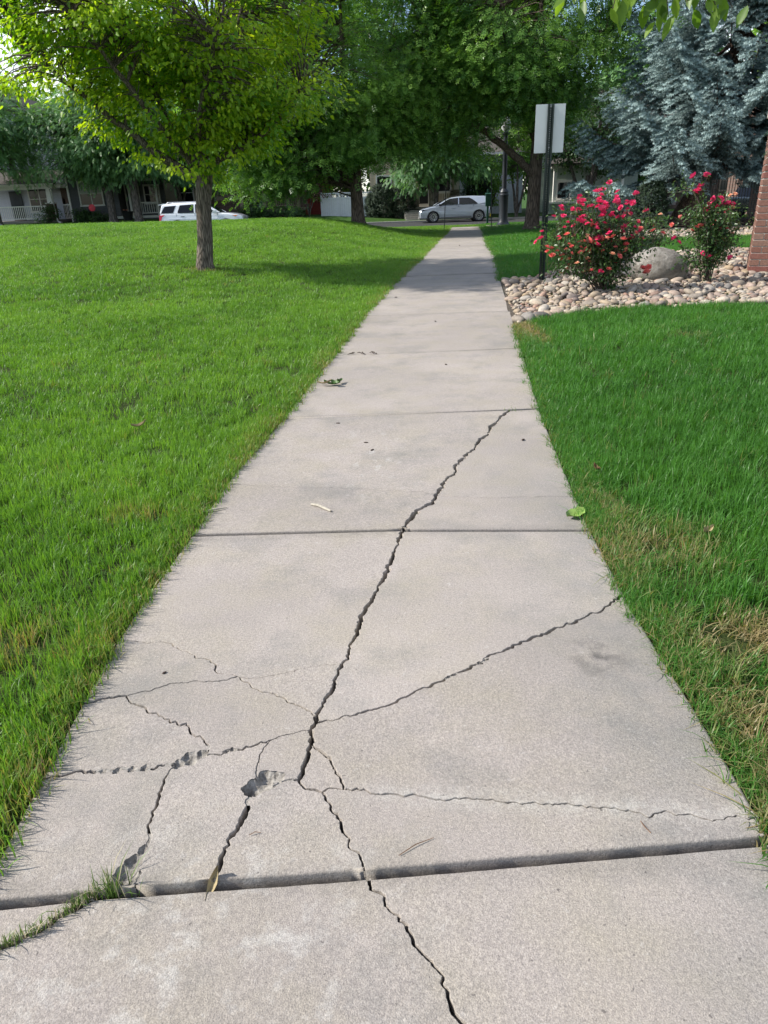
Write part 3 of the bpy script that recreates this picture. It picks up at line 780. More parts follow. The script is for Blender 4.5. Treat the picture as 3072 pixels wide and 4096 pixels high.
# ---------------------------------------------------------------- foliage
MAT['bark_pear'] = M_bark('bark_pear', (0.050, 0.040, 0.032), (0.225, 0.185, 0.150), 22.0, 0.10, 0.02)
MAT['bark_ash'] = M_bark('bark_ash', (0.045, 0.034, 0.027), (0.185, 0.145, 0.115), 13.0, 0.10)
MAT['bark_spruce'] = M_bark('bark_spruce', (0.050, 0.034, 0.026), (0.215, 0.145, 0.110), 8.0, 0.5)
MAT['bark_grey'] = M_bark('bark_grey', (0.05, 0.045, 0.040), (0.165, 0.145, 0.125), 5.0, 0.3)
MAT['leaf_pear'] = M_leaf('leaf_pear', (0.115, 0.260, 0.018), (0.430, 0.560, 0.036), trans=0.55, tcol=(1.45, 1.4, 0.45))  # sunlit and shaded leaf tones put into the two colours
MAT['leaf_ash'] = M_leaf('leaf_ash', (0.055, 0.140, 0.030), (0.200, 0.350, 0.062), trans=0.42, rough=0.35)
MAT['leaf_locust'] = M_leaf('leaf_locust', (0.060, 0.150, 0.058), (0.190, 0.340, 0.125), trans=0.4)
MAT['leaf_dark'] = M_leaf('leaf_dark', (0.022, 0.058, 0.020), (0.065, 0.130, 0.038), trans=0.3)
MAT['leaf_lime'] = M_leaf('leaf_lime', (0.070, 0.120, 0.020), (0.200, 0.260, 0.050), trans=0.45)
MAT['leaf_red'] = M_leaf('leaf_red', (0.030, 0.012, 0.014), (0.095, 0.035, 0.035), trans=0.3)
MAT['leaf_rose'] = M_leaf('leaf_rose', (0.024, 0.058, 0.018), (0.085, 0.145, 0.042), trans=0.25, rough=0.35)
MAT['needle_blue'] = M_leaf('needle_blue', (0.065, 0.110, 0.110), (0.390, 0.510, 0.500), rough=0.6, trans=0.12, tcol=(1, 1, 1))
MAT['needle_green'] = M_leaf('needle_green', (0.030, 0.060, 0.030), (0.095, 0.160, 0.085), rough=0.6, trans=0.12, tcol=(1, 1, 1))
MAT['needle_dark'] = M_leaf('needle_dark', (0.012, 0.028, 0.014), (0.040, 0.070, 0.030), rough=0.6, trans=0.1, tcol=(1, 1, 1))

def unit(v): return v / (np.linalg.norm(v, axis=-1, keepdims=True) + 1e-9)

# leaf templates: x along the leaf, y across, z the upper side
LEAF_OVATE = (np.array([(0, 0, 0), (.32, .30, .06), (.32, -.30, .06), (.72, .20, -.03), (.72, -.20, -.03), (1.0, 0, -.14), (.5, 0, -.05)]),
              np.array([(0, 6, 1), (0, 2, 6), (1, 6, 3), (2, 4, 6), (3, 6, 5), (4, 5, 6)]))
LEAF_LANCE = (np.array([(0, 0, 0), (.45, .15, .03), (.45, -.15, .03), (1.0, 0, -.14)]), np.array([(0, 2, 1), (1, 2, 3)]))
def pinnate(n=5, w=0.16, l=0.34):
    V, F = [], []
    for i in range(n):
        t = 0.25 + 0.62 * i / max(1, n - 1)
        for s in (-1, 1):
            b = len(V); d = np.array([0.62, 0.78 * s, -0.10]); d /= np.linalg.norm(d); q = np.array([0.78, -0.62 * s, 0]) * w * 0.5
            p = np.array([t, 0, -.12 * t * t]); V += [p, p + d * l * .5 + q, p + d * l * .5 - q, p + d * l]; F += [(b, b + 2, b + 1), (b + 1, b + 2, b + 3)]
    b = len(V); V += [(.87, 0, -.1), (1.05, .07, -.14), (1.05, -.07, -.14), (1.25, 0, -.2)]; F += [(b, b + 2, b + 1), (b + 1, b + 2, b + 3)]
    return np.array(V), np.array(F)
LEAF_ASH = pinnate(3, 0.15, 0.46)
LEAF_LOCUST = pinnate(5, 0.13, 0.26)
def needle_shoot():
    V, F = [], []
    r = np.random.default_rng(8)
    for i in range(11):
        t = 0.08 + 0.86 * i / 10; a = i * 2.4; u = np.array([0, math.cos(a), math.sin(a)])
        p = np.array([t * 0.85, 0, 0]); tip = p + u * (0.33 - 0.10 * t) + np.array([0.15, 0, 0]); s = np.cross(u, (1, 0, 0)) * 0.07
        b = len(V); V += [p - s, p + s, tip]; F.append((b, b + 1, b + 2))
    b = len(V); V += [(0, .02, 0), (0, -.02, .01), (1.05, 0, 0)]; F.append((b, b + 1, b + 2))
    return np.array(V), np.array(F)
SHOOT = needle_shoot()

def leaf_cloud(C, A, Nn, S, tint, tmpl):
    """positions C, leaf axis A, upper normal Nn, size S -> verts, faces, tint"""
    TV, TF = tmpl
    A = unit(A); B = unit(np.cross(Nn, A)); Nn = np.cross(A, B)
    V = C[:, None, :] + S[:, None, None] * (TV[None, :, 0, None] * A[:, None, :] + TV[None, :, 1, None] * B[:, None, :] + TV[None, :, 2, None] * Nn[:, None, :])
    k = len(TV); F = (np.arange(len(C)) * k)[:, None, None] + TF[None]
    return V.reshape(-1, 3), F.reshape(-1, TF.shape[1]), np.repeat(tint, k)

def curve(p, q, sag=0.0, n=5, bend=0.0, r=None):
    p = np.asarray(p, float); q = np.asarray(q, float); t = np.linspace(0, 1, n)[:, None]
    c = p + (q - p) * t; c[:, 2] += (sag * 4 * t * (1 - t))[:, 0]
    if bend and r is not None:
        d = r.normal(0, 1, 3); c += d * bend * np.sin(t * math.pi)
    return c

def wob(m_, n, amp, seed, flare=None):
    r = np.random.default_rng(seed); w = 1 + amp * (r.normal(0, 1, (1, n)) * 0.7 + r.normal(0, 1, (m_, n)) * 0.35)
    if flare is not None: w = w * (1 + np.asarray(flare)[:, None] * (0.6 + 0.5 * np.cos(np.arange(n) * TAU / n * 4 + seed))[None, :])
    return w

def make_tree(name, label, cat, base, trunk, limbs, lobes, ncl, nleaf, lsize, tmpl, leafm, barkm, seed=0, cl_r=0.45, droop=0.5, flat=0.6,
              shell=0.5, group=None, twig=True, tint_mid=0.45, tint_up=0.12, zcut=None, flare=0.7, lob_w=None, nside=12, clump=None, tint_out=0.0):
    """trunk: list of (x,y,z,r) relative to base; limbs: list of such lists; lobes: ellipsoids (cx,cy,cz,rx,ry,rz) relative to base"""
    r = np.random.default_rng(seed)
    root = tag(empty(name, base), label, cat, group)
    T = np.array(trunk, float)
    # refine the trunk
    t = np.linspace(0, 1, 4 * (len(T) - 1) + 1); s = np.linspace(0, 1, len(T))
    TT = np.column_stack([np.interp(t, s, T[:, i]) for i in range(4)])
    g = Geo(); fl = flare * np.exp(-np.maximum(TT[:, 2] - TT[0, 2], 0) / 0.16)
    ns = nside + 4
    V, F = tube_arrays(TT[:, :3], TT[:, 3], ns, wob(len(TT), ns, 0.035, seed, fl)); g.add(V, F)
    link('trunk', g.mesh('trunk', barkm), root)
    skel = [TT[len(TT) // 2:, :3]]
    lg = Geo()
    for L in limbs:
        L = np.array(L, float); s = np.linspace(0, 1, len(L)); t = np.linspace(0, 1, 4 * (len(L) - 1) + 1)
        # smooth interpolation
        LL = np.column_stack([np.interp(t, s, L[:, i]) for i in range(4)])
        LL[1:-1, :3] = 0.25 * LL[:-2, :3] + 0.5 * LL[1:-1, :3] + 0.25 * LL[2:, :3]
        LL[1:-1, :3] += r.normal(0, .02, (len(LL) - 2, 3))
        V, F = tube_arrays(LL[:, :3], LL[:, 3], 8); lg.add(V, F); skel.append(LL[:, :3])
    SK = np.concatenate(skel)
    # clusters
    lob = np.array(lobes, float); w = lob[:, 3] * lob[:, 4] * lob[:, 5] if lob_w is None else np.array(lob_w, float); w = w / w.sum()
    ids = r.choice(len(lob), ncl, p=w)
    d = unit(r.normal(0, 1, (ncl, 3))); rad = shell + (1 - shell) * r.uniform(0, 1, ncl) ** 0.6
    rad *= 1 + 0.10 * np.sin(d[:, 0] * 5 + seed) * np.cos(d[:, 2] * 6 + seed)
    C = lob[ids, :3] + d * rad[:, None] * lob[ids, 3:]
    if clump is not None:                       # gather the twigs into boughs with gaps between them
        ns_, cr_ = clump; S0 = C[:ns_]; sid = r.integers(0, ns_, ncl); S0d, S0r = d[:ns_], rad[:ns_]
        C = S0[sid] + np.clip(r.normal(0, 1, (ncl, 3)), -1.8, 1.8) * cr_ * np.array([1, 1, .48]) * r.uniform(.7, 1.25, ns_)[sid][:, None]
        d = S0d[sid]; rad = S0r[sid]; sup_t = r.normal(0, .13, ns_)[sid]
    if zcut is not None: C = C[C[:, 2] > zcut]
    nc = len(C)
    # nearest skeleton point, a bit lower / further in
    nd = ((C[:, None, :] - SK[None]) ** 2).sum(2) + 3.0 * np.maximum(0, SK[None, :, 2] - C[:, None, 2]) ** 2
    near = SK[nd.argmin(1)]
    if twig:
        for i in range(nc):
            ln = np.linalg.norm(C[i] - near[i])
            if ln < 0.15: continue
            P = curve(near[i], C[i], 0.12 * ln, 4, 0.06 * ln, r); rr = min(0.035, 0.006 + 0.010 * ln)
            V, F = tube_arrays(P, np.linspace(rr, 0.004, 4), 4); lg.add(V, F)
    link('branches', lg.mesh('branches', barkm), root)
    # leaves
    k = nc * nleaf
    ci = np.repeat(np.arange(nc), nleaf)
    out = unit(C - near + 0.3 * (C - np.array([T[-1, 0], T[-1, 1], C[:, 2].mean()])) * np.array([1, 1, .3]))
    off = r.normal(0, 1, (k, 3)) * cl_r * np.array([1, 1, flat]); off = off * (0.4 + 0.6 * r.uniform(0, 1, (k, 1)))
    P = C[ci] + off; P[:, 2] -= 0.25 * cl_r * (off[:, :2] ** 2).sum(1) / cl_r ** 2 * droop
    A = unit(out[ci] * 0.8 + unit(off) * 0.8 + r.normal(0, .35, (k, 3)) + np.array([0, 0, -droop]))
    Nn = unit(np.array([0, 0, 1.0]) + r.normal(0, .5, (k, 3)) + 0.7 * out[ci])
    S = lsize * r.uniform(0.7, 1.2, k)
    ct = tint_mid + r.normal(0, .16, nc) + tint_up * d[:nc, 2] if zcut is None else tint_mid + r.normal(0, .16, nc)  # light from above put into the tint: upper boughs paler
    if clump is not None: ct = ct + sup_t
    ct = ct + tint_out * (rad[:nc] - .8)  # outer boughs paler: young growth, and sunlight put into the tint
    tint = np.clip(ct[ci] + r.normal(0, .14, k) + 0.18 * off[:, 2] / cl_r, 0, 1)  # cluster tops tinted paler too, as if lit from above
    V, F, tt = leaf_cloud(P, A, Nn, S, tint, tmpl)
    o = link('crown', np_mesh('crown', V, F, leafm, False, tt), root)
    return root

def lz(x, y): return float(lawn_z(x, y)) if x < XL(y) else float(right_z(x, y))
# --- the bright pear on the lawn
px, py = -3.42, 15.1; b = (px, py, lz(px, py) - 0.02)
make_tree('pear_tree', 'young broad-leaved tree with glowing yellow-green crown, alone on the sunny lawn', 'tree', b,
  [(0, 0, -.1, .185), (0, 0, .12, .168), (.07, 0, .6, .155), (.12, 0, 1.2, .150), (.19, 0, 1.62, .165), (.22, 0, 1.85, .16)],
  [[(.20, 0, 1.7, .12), (-.02, .05, 2.4, .10), (.05, .1, 3.4, .08), (.0, .1, 4.6, .05), (.1, 0, 6.2, .02)],
   [(.18, 0, 1.6, .085), (-.5, -.1, 2.05, .075), (-1.1, -.2, 2.55, .055), (-1.9, -.3, 3.2, .04), (-2.7, -.3, 3.9, .02)],
   [(.20, 0, 1.65, .095), (.35, -.1, 1.92, .08), (.95, -.2, 2.10, .06), (1.6, -.2, 2.5, .04), (2.2, -.1, 3.1, .02)],
   [(.20, 0, 1.75, .08), (-.35, .3, 2.6, .065), (-.8, .6, 3.5, .05), (-1.3, .9, 4.7, .02)],
   [(.2, 0, 1.75, .08), (.35, .2, 2.6, .06), (.8, .4, 3.5, .045), (1.2, .5, 4.6, .02)],
   [(.2, 0, 1.7, .07), (-.25, -.6, 2.4, .055), (-.6, -1.3, 3.1, .04), (-1.1, -1.8, 4.0, .02)],
   [(.2, 0, 1.7, .07), (.35, -.7, 2.5, .055), (.8, -1.3, 3.3, .04), (1.2, -1.7, 4.1, .02)],
   [(.2, 0, 1.8, .06), (.1, .8, 2.6, .05), (.2, 1.6, 3.4, .03), (.2, 2.2, 4.2, .02)]],
  [(-.32, 0, 5.0, 3.15, 3.0, 2.1), (0, 0, 3.1, 1.75, 1.7, 0.95), (-1.8, -.2, 3.75, 1.5, 1.5, .7), (1.35, -.2, 3.05, 1.2, 1.3, .75), (.05, -.3, 2.25, .85, .8, .42), (.75, -.3, 2.45, .6, .7, .3)],
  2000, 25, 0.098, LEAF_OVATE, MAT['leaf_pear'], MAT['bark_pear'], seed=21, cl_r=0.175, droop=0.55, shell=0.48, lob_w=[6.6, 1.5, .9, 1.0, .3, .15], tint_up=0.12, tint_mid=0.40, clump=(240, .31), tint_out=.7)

# --- two large ash trees by the street end of the path
px, py = -0.72, 35.7; b = (px, py, lz(px, py) - 0.03)
make_tree('ash_tree', 'thick dark trunked ash tree at the lawn edge left of the path end', 'tree', b,
  [(0, 0, -.1, .36), (0, 0, .25, .30), (-.02, 0, 1.2, .275), (-.05, 0, 2.6, .26), (-.05, 0, 3.4, .25)],
  [[(-.05, 0, 3.0, .2), (-.3, .2, 5, .16), (-.4, .3, 8, .08), (-.3, .3, 11, .03)],
   [(-.05, 0, 2.9, .16), (-1.2, -.4, 4.2, .12), (-2.8, -.8, 5.3, .07), (-4.4, -1, 5.8, .03)],
   [(0, 0, 2.9, .16), (1.3, -.5, 4.2, .12), (2.6, -1, 5.6, .07), (3.6, -1.2, 7, .03)],
   [(-.05, 0, 3.1, .14), (-.8, -1.3, 4.6, .1), (-1.6, -2.6, 5.6, .06), (-2.2, -3.4, 6, .03)],
   [(0, 0, 3.2, .14), (.8, 1.2, 5, .1), (1.5, 2.4, 7, .05)]],
  [(-.6, 0, 7.4, 5.6, 4.6, 4.2), (-2.6, -.8, 3.4, 2.9, 2.6, 1.5), (1.7, -1.2, 4.8, 2.2, 2.2, 1.8), (-4.4, -1, 4.6, 2.2, 2.4, 1.7), (-3.9, -.6, 2.3, 1.5, 1.5, .8), (.5,-2.0,3.3,1.1,1.0,.7)],
  1900, 21, 0.30, LEAF_ASH, MAT['leaf_ash'], MAT['bark_ash'], seed=31, cl_r=0.50, droop=0.75, shell=0.5, lob_w=[5, 1.9, 1.7, 1.2, .45, .2], tint_mid=0.42, clump=(230, .62), tint_out=.5)
px, py = 7.35, 35.6; b = (px, py, lz(px, py) - 0.03)
make_tree('ash_tree', 'ash tree with long curved limb, behind the blank sign right of the path', 'tree', b,
  [(0, 0, -.1, .42), (0, 0, .25, .33), (0.02, 0, 1.2, .30), (.05, 0, 2.6, .28), (.1, 0, 4.2, .25)],
  [[(.02, 0, 2.3, .19), (-.7, -.2, 2.95, .17), (-1.7, -.4, 3.7, .15), (-2.7, -.6, 4.35, .13), (-3.7, -.8, 5.1, .09), (-5.0, -.8, 6.0, .04)],
   [(.1, 0, 3.8, .2), (.1, .1, 6, .15), (0, .2, 9, .08), (0, .2, 12, .03)],
   [(.1, 0, 3.4, .15), (1.0, -.2, 4.8, .11), (2.0, -.5, 6.2, .06), (2.6, -.6, 7.5, .03)],
   [(.05, 0, 3.6, .15), (-.9, -.9, 5.4, .11), (-1.6, -1.8, 7, .06), (-2.0, -2.4, 8.3, .03)]],
  [(-.6, 0, 8.7, 4.9, 4.3, 4.0), (-3.2, -.8, 7.2, 2.9, 2.4, 2.0), (-.3, -1.6, 5.9, 1.7, 1.5, 1.4), (-4.6, -.8, 5.2, 1.6, 1.7, 1.2), (1.0, -1.0, 4.8, 1.1, 1.2, 1.2), (-3.6, .6, 4.1, 1.0, 1.0, .5)],
  1700, 21, 0.30, LEAF_ASH, MAT['leaf_ash'], MAT['bark_ash'], seed=37, cl_r=0.50, droop=0.75, shell=0.5, lob_w=[5, 2.4, 1.1, 1.0, .35, .35], tint_mid=0.38, clump=(210, .60), tint_out=.5)
# --- feathery trees and small trees in the yards across the street
YZ = -0.2
def yz(x): return float(np.interp(x, [-15, -4, 2, 30], [0.40, 0.25, -0.22, -0.22]))
def locust(x, y, h, label, seed, fork=1.6, r0=.21, lobes=None, ncl=520, lean=0.0, nl=22, group=None):
    lobes = lobes or [(0, 0, h * .62, h * .36, h * .32, h * .30), (-1.6, -.6, h * .40, 2.0, 1.6, 1.0), (1.6, -.6, h * .42, 2.0, 1.6, 1.0)]
    return make_tree('honey_locust', label, 'tree', (x, y, yz(x) - .05), [(0, 0, -.1, r0 * 1.3), (0, 0, .3, r0 * 1.05), (lean * .4, 0, fork * .8, r0), (lean, 0, fork, r0 * 1.1)],
      [[(lean - .05, 0, fork - .2, r0 * .75), (-.55, 0, fork + .9, r0 * .6), (-1.3, -.2, fork + 2.2, r0 * .4), (-2.2, -.3, fork + 3.4, r0 * .15)],
       [(lean + .05, 0, fork - .2, r0 * .7), (.35, 0, fork + 1.0, r0 * .6), (.9, -.1, fork + 2.4, r0 * .4), (1.6, -.2, fork + 4, r0 * .15)],
       [(lean, 0, fork - .1, r0 * .6), (0, .3, fork + 1.8, r0 * .45), (.1, .4, fork + 3.6, r0 * .3), (0, .3, fork + 5.4, r0 * .1)]],
      lobes, ncl, nl, 0.36, LEAF_LOCUST, MAT['leaf_locust'], MAT['bark_grey'], seed=seed, cl_r=0.50, droop=0.9, shell=0.45, flare=.35, group=group, tint_mid=0.42, nside=8, clump=(max(24, ncl // 8), .60), tint_out=.4)
locust(-18.6, 55.2, 9.5, 'forked feathery tree in front of the dark grey house, left trunk of the pair', 41, 2.0, .27, lobes=[(-1.0, 0, 5.9, 3.8, 3, 2.8), (-2.4, -.8, 3.6, 2.2, 1.4, .8), (1.0, -.8, 3.5, 1.4, 1.4, .7)])
locust(-16.65, 54.8, 9.0, 'pale trunked feathery tree beside the dark grey porch, right trunk of the pair', 42, 2.2, .25, lobes=[(.5, 0, 5.9, 3.4, 3, 2.8), (-1.2, -.8, 3.6, 1.5, 1.4, .7), (1.6, -.8, 3.5, 1.8, 1.4, .8)], lean=-.1)
locust(-26.5, 54.5, 10, 'tall feathery tree over the light grey porch at the left edge', 43, 2.8, .25, lobes=[(0, 0, 6.6, 4.4, 3, 3.0), (1.6, -.6, 4.3, 2.4, 1.6, 1.0), (-2.0, -.6, 4.2, 2.0, 1.6, 1.0), (2.4,-.6,3.5,.9,.9,.5)], ncl=640)
locust(4.35, 55.6, 9.0, 'forked grey trunk tree standing behind the silver crossover', 44, 2.0, .34, lobes=[(0, 0, 5.9, 3.4, 2.8, 2.9), (-1.6, -.8, 3.5, 1.5, 1.2, .8), (1.8, -.8, 3.3, 1.7, 1.3, .9), (2.3, -.8, 2.5, .9, .8, .5), (-.9, -.8, 2.6, .8, .8, .6), (-2.6, -.6, 2.4, .8, .6, .4)], ncl=560)
locust(-12.4, 57.5, 8, 'slender feathery tree between the white car and the brown house', 45, 1.8, .16, lobes=[(0, 0, 5.0, 3.0, 2.6, 2.6), (.8, -1, 3.0, 1.8, 1.4, 1.0)], ncl=420)

def leafy(name, label, cat, x, y, h, w, seed, leafm, barkm=None, z0=0.35, ncl=220, nl=20, ls=0.16, stems=4, tm=0.45, tmpl=LEAF_OVATE, base_z=None, clr=0.26, group=None, r0=.05):
    r = np.random.default_rng(seed); limbs = []
    for k in range(stems):
        a = k * 2.4 + r.uniform(-.4, .4); q = w * r.uniform(.25, .5)
        limbs.append([(0, 0, .05, r0), (q * .4 * math.cos(a), q * .4 * math.sin(a), h * .35, r0 * .8), (q * math.cos(a), q * math.sin(a), h * .85, r0 * .3)])
    return make_tree(name, label, cat, (x, y, yz(x) - .05 if base_z is None else base_z), [(0, 0, -.05, r0 * 1.4), (0, 0, h * .18, r0 * 1.2), (0, 0, h * .3, r0)], limbs,
      [(0, 0, h * (z0 + 1) / 2, w / 2, w / 2, h * (1 - z0) / 2)], ncl, nl, ls, tmpl, leafm, barkm or MAT['bark_grey'], seed=seed, cl_r=clr, droop=.5, shell=.25, flare=.2, tint_mid=tm, nside=8, group=group, clump=(max(14, ncl // 8), w * .09))
leafy('small_tree', 'small dark multi-stem tree between the grey and brown houses', 'tree', -14.6, 59.0, 5.6, 3.4, 51, MAT['leaf_dark'], z0=.33, ncl=300, r0=.11)
leafy('small_tree', 'yellow-green small tree rising behind the white lattice fence', 'tree', -2.6, 61.5, 4.6, 4.4, 52, MAT['leaf_lime'], z0=.3, ncl=320, r0=.07, tm=.4)
leafy('shrub', 'dark red leaved shrub by the white fence corner', 'shrub', -4.75, 57.0, 2.9, 2.2, 53, MAT['leaf_red'], z0=.25, ncl=110, r0=.035, ls=.13)
leafy('small_tree', 'slender young tree with thin trunk to the right of the lamp post', 'tree', 10.1, 54.4, 6.6, 3.6, 54, MAT['leaf_ash'], z0=.33, ncl=300, r0=.09, stems=3, tm=.55, ls=.17)
leafy('small_tree', 'light green small tree right behind the rounded dark evergreen', 'tree', 8.9, 60.0, 5.2, 3.6, 55, MAT['leaf_ash'], z0=.15, ncl=300, tm=.62, ls=.17)
leafy('small_tree', 'dark broad-leaved tree left of the blue spruce across the street', 'tree', 15.0, 50.2 + 4.3, 8.5, 6.6, 56, MAT['leaf_dark'], z0=.34, ncl=520, r0=.14, ls=.2, clr=.4, tm=.55)
for i, (x, w, h) in enumerate(((-9.0, 1.6, .8), (-7.6, 2.0, .75), (-6.0, 1.5, .7))):
    leafy('shrub', ('low leafy shrub at the brown porch, left one of three', 'low leafy shrub at the brown porch, middle one of three', 'low leafy shrub at the brown porch, right one of three')[i], 'shrub', x, 56.6, h, w, 60 + i, MAT['leaf_dark'], z0=.05, ncl=60, ls=.14, tm=.75, r0=.02, group='shrubs along the brown porch')
for i, (x, w, h, lab) in enumerate(((-23.9, 1.8, .9, 'low dark shrub below the light grey porch railing'), (-21.6, .9, 1.0, 'small leafy shrub between the light grey and dark grey houses'), (-20.4, 1.6, .55, 'low shrub under the dark grey house window'))):
    leafy('shrub', lab, 'shrub', x, 57.1, h + .2, w, 66 + i, MAT['leaf_dark'], z0=.05, ncl=60, ls=.12, tm=.7, r0=.02)
# far trees closing the view behind the houses
for i, (x, y, h, w, lm) in enumerate(((-33, 74, 12, 11, 'leaf_ash'), (-21, 78, 19, 12, 'leaf_locust'), (-9, 74, 22, 13, 'leaf_ash'), (1, 76, 22, 13, 'leaf_locust'), (12, 74, 20, 12, 'leaf_ash'), (24, 72, 17, 12, 'leaf_locust'), (35, 66, 16, 10, 'leaf_ash'))):
    lab = ['tree behind the light grey house roof at far left', 'dark tree behind the dark grey house roof', 'tree behind the brown house roof', 'dark tree behind the white lattice fence', 'tree behind the pale garage house', 'dark tree behind the sage green house', 'tree behind the brick building at far right'][i]
    leafy('background_tree', lab, 'tree', x, y, h, w, 80 + i, MAT[lm], z0=.06, ncl=620, nl=22, ls=.46, clr=.85, r0=.2, group='trees behind the houses', tm=.4)

# --- conifers
def bough_geo(g, wood, o, az, L, r, droop=0.28, up=0.25, step=0.10, sh=0.21, tint0=0.45, dens=1.0):
    d = np.array([math.cos(az), math.sin(az), 0.0]); s = np.array([-math.sin(az), math.cos(az), 0.0])
    n = 9; t = np.linspace(0, 1, n)
    z = L * (-droop * np.sin(t * math.pi * 0.62) + up * t ** 3)
    P = o + d * (L * t)[:, None] + s * (0.06 * L * np.sin(t * 3 + r.uniform(0, 6)))[:, None]; P[:, 2] += z
    V, F = tube_arrays(P, np.linspace(0.012 + 0.012 * L, .006, n), 5); wood.add(V, F)
    C, A, N, S, T = [], [], [], [], []
    def spray(P0, dirv, ln, tt):
        m_ = max(2, int(ln / step)); q = np.linspace(0.12, 1, m_)
        hang = r.uniform(0.15, 0.65)
        pts = P0 + dirv * (ln * q)[:, None]; pts[:, 2] -= hang * ln * q ** 1.5
        for p, qq in zip(pts, q):
            for sd in (-1, 1):
                if r.uniform() > dens: continue
                side = np.cross(dirv, (0, 0, 1)) * sd
                ax = dirv * 0.75 + side * r.uniform(.35, .95) + np.array([0, 0, r.uniform(-.45, .30)])
                C.append(p); A.append(ax); N.append((r.normal(0, .3), r.normal(0, .3), 1)); S.append(sh * r.uniform(.75, 1.2)); T.append(tt - .22 + 0.55 * qq ** 1.5 + r.normal(0, .10))  # shade put into the tint at each spray's base, tips paler
        C.append(pts[-1]); A.append(dirv + np.array([0, 0, -.1])); N.append((0, 0, 1.)); S.append(sh * 1.15); T.append(tt + .35)
    tt0 = tint0 + r.normal(0, .10)
    k = int(L / 0.22)
    for q in np.linspace(0.28, 0.98, max(4, k)):
        p = np.array([np.interp(q, t, P[:, i]) for i in range(3)])
        for sd in (-1, 1):
            dv = unit(d * r.uniform(.55, .9) + s * sd * r.uniform(.6, 1.0) + np.array([0, 0, r.uniform(-.18, .12)]))
            spray(p, dv, (0.30 + 0.26 * L * (1 - q) + 0.12 * L * min(q, .5)) * r.uniform(.6, 1.1), tt0 - 0.38 * (1 - q))  # interior shade put into the tint: sprays darken toward the trunk
    spray(P[-2], unit(P[-1] - P[-3]), 0.35, tt0)
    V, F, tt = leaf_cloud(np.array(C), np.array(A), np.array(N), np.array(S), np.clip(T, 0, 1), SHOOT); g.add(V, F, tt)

def conifer(name, label, base, lean, h, prof, nb, z0, needle, seed, r0, azr=(0, TAU), sh=.21, bl=None, vis=None):
    r = np.random.default_rng(seed); root = tag(empty(name, base), label, 'tree')
    t = np.linspace(0, 1, 14); P = np.column_stack([lean[0] * t ** 0.8 * h, lean[1] * t * h, -0.1 + h * t]); R = r0 * (1 - t) ** 0.8 + 0.02
    g = Geo(); fl = 0.8 * np.exp(-t * h / 0.35); V, F = tube_arrays(P, R, 16, wob(14, 16, .05, seed, fl)); g.add(V, F); link('trunk', g.mesh('trunk', MAT['bark_spruce']), root)
    g = Geo(); w = Geo()
    for i in range(nb):
        q = z0 + (h - z0) * (i + r.uniform(0, 1)) / nb
        if vis is not None and q > vis and r.uniform() < .55: continue
        az = (i * 2.39996 + r.uniform(-.3, .3)) % TAU
        if math.sin(az) > .25 and r.uniform() < .6: az = -az % TAU
        if azr != (0, TAU): az = azr[0] + (azr[1] - azr[0]) * r.uniform()
        L = np.interp(q, prof[0], prof[1]) * r.uniform(.72, 1.08)
        o = np.array([np.interp(q, P[:, 2], P[:, 0]), np.interp(q, P[:, 2], P[:, 1]), q])
        bough_geo(g, w, o, az, L, r, sh=sh, step=0.105 if sh > .15 else .07)
    for (q, az, L, dr, up) in bl or []:
        o = np.array([np.interp(q, P[:, 2], P[:, 0]), np.interp(q, P[:, 2], P[:, 1]), q]); bough_geo(g, w, o, az, L, r, dr, up, sh=sh)
    link('boughs', w.mesh('boughs', MAT['bark_spruce']), root)
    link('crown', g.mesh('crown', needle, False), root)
    return root
conifer('blue_spruce', 'large blue spruce with leaning trunk behind the rose bed', (13.25, 32.7, -.12), (.16, -.02), 15.0,
        ([1.5, 3, 6, 10, 15], [4.6, 5.6, 5.2, 3.8, .6]), 185, 3.1, MAT['needle_blue'], 91, .43, vis=9.5, sh=.225,
        bl=[(2.7, math.radians(190), 5.6, .26, .10), (2.6, math.radians(210), 5.0, .28, .1), (3.3, math.radians(232), 4.0, .20, .15), (3.6, math.radians(262), 3.0, .2, .12), (3.6, math.radians(295), 3.0, .2, .1), (2.6, math.radians(172), 5.4, .25, .1)])
conifer('green_spruce', 'green spruce whose branch tips reach past the brick pillar', (9.6, 11.6, 0.02), (0, 0), 7.0, ([1, 3, 7], [2.4, 2.4, .4]), 30, 1.9, MAT['needle_green'], 92, .16, sh=.15,
        bl=[(2.35, math.radians(180), 3.35, .10, .10), (2.6, math.radians(187), 3.3, .12, .1), (2.2, math.radians(172), 3.2, .12, .05)])
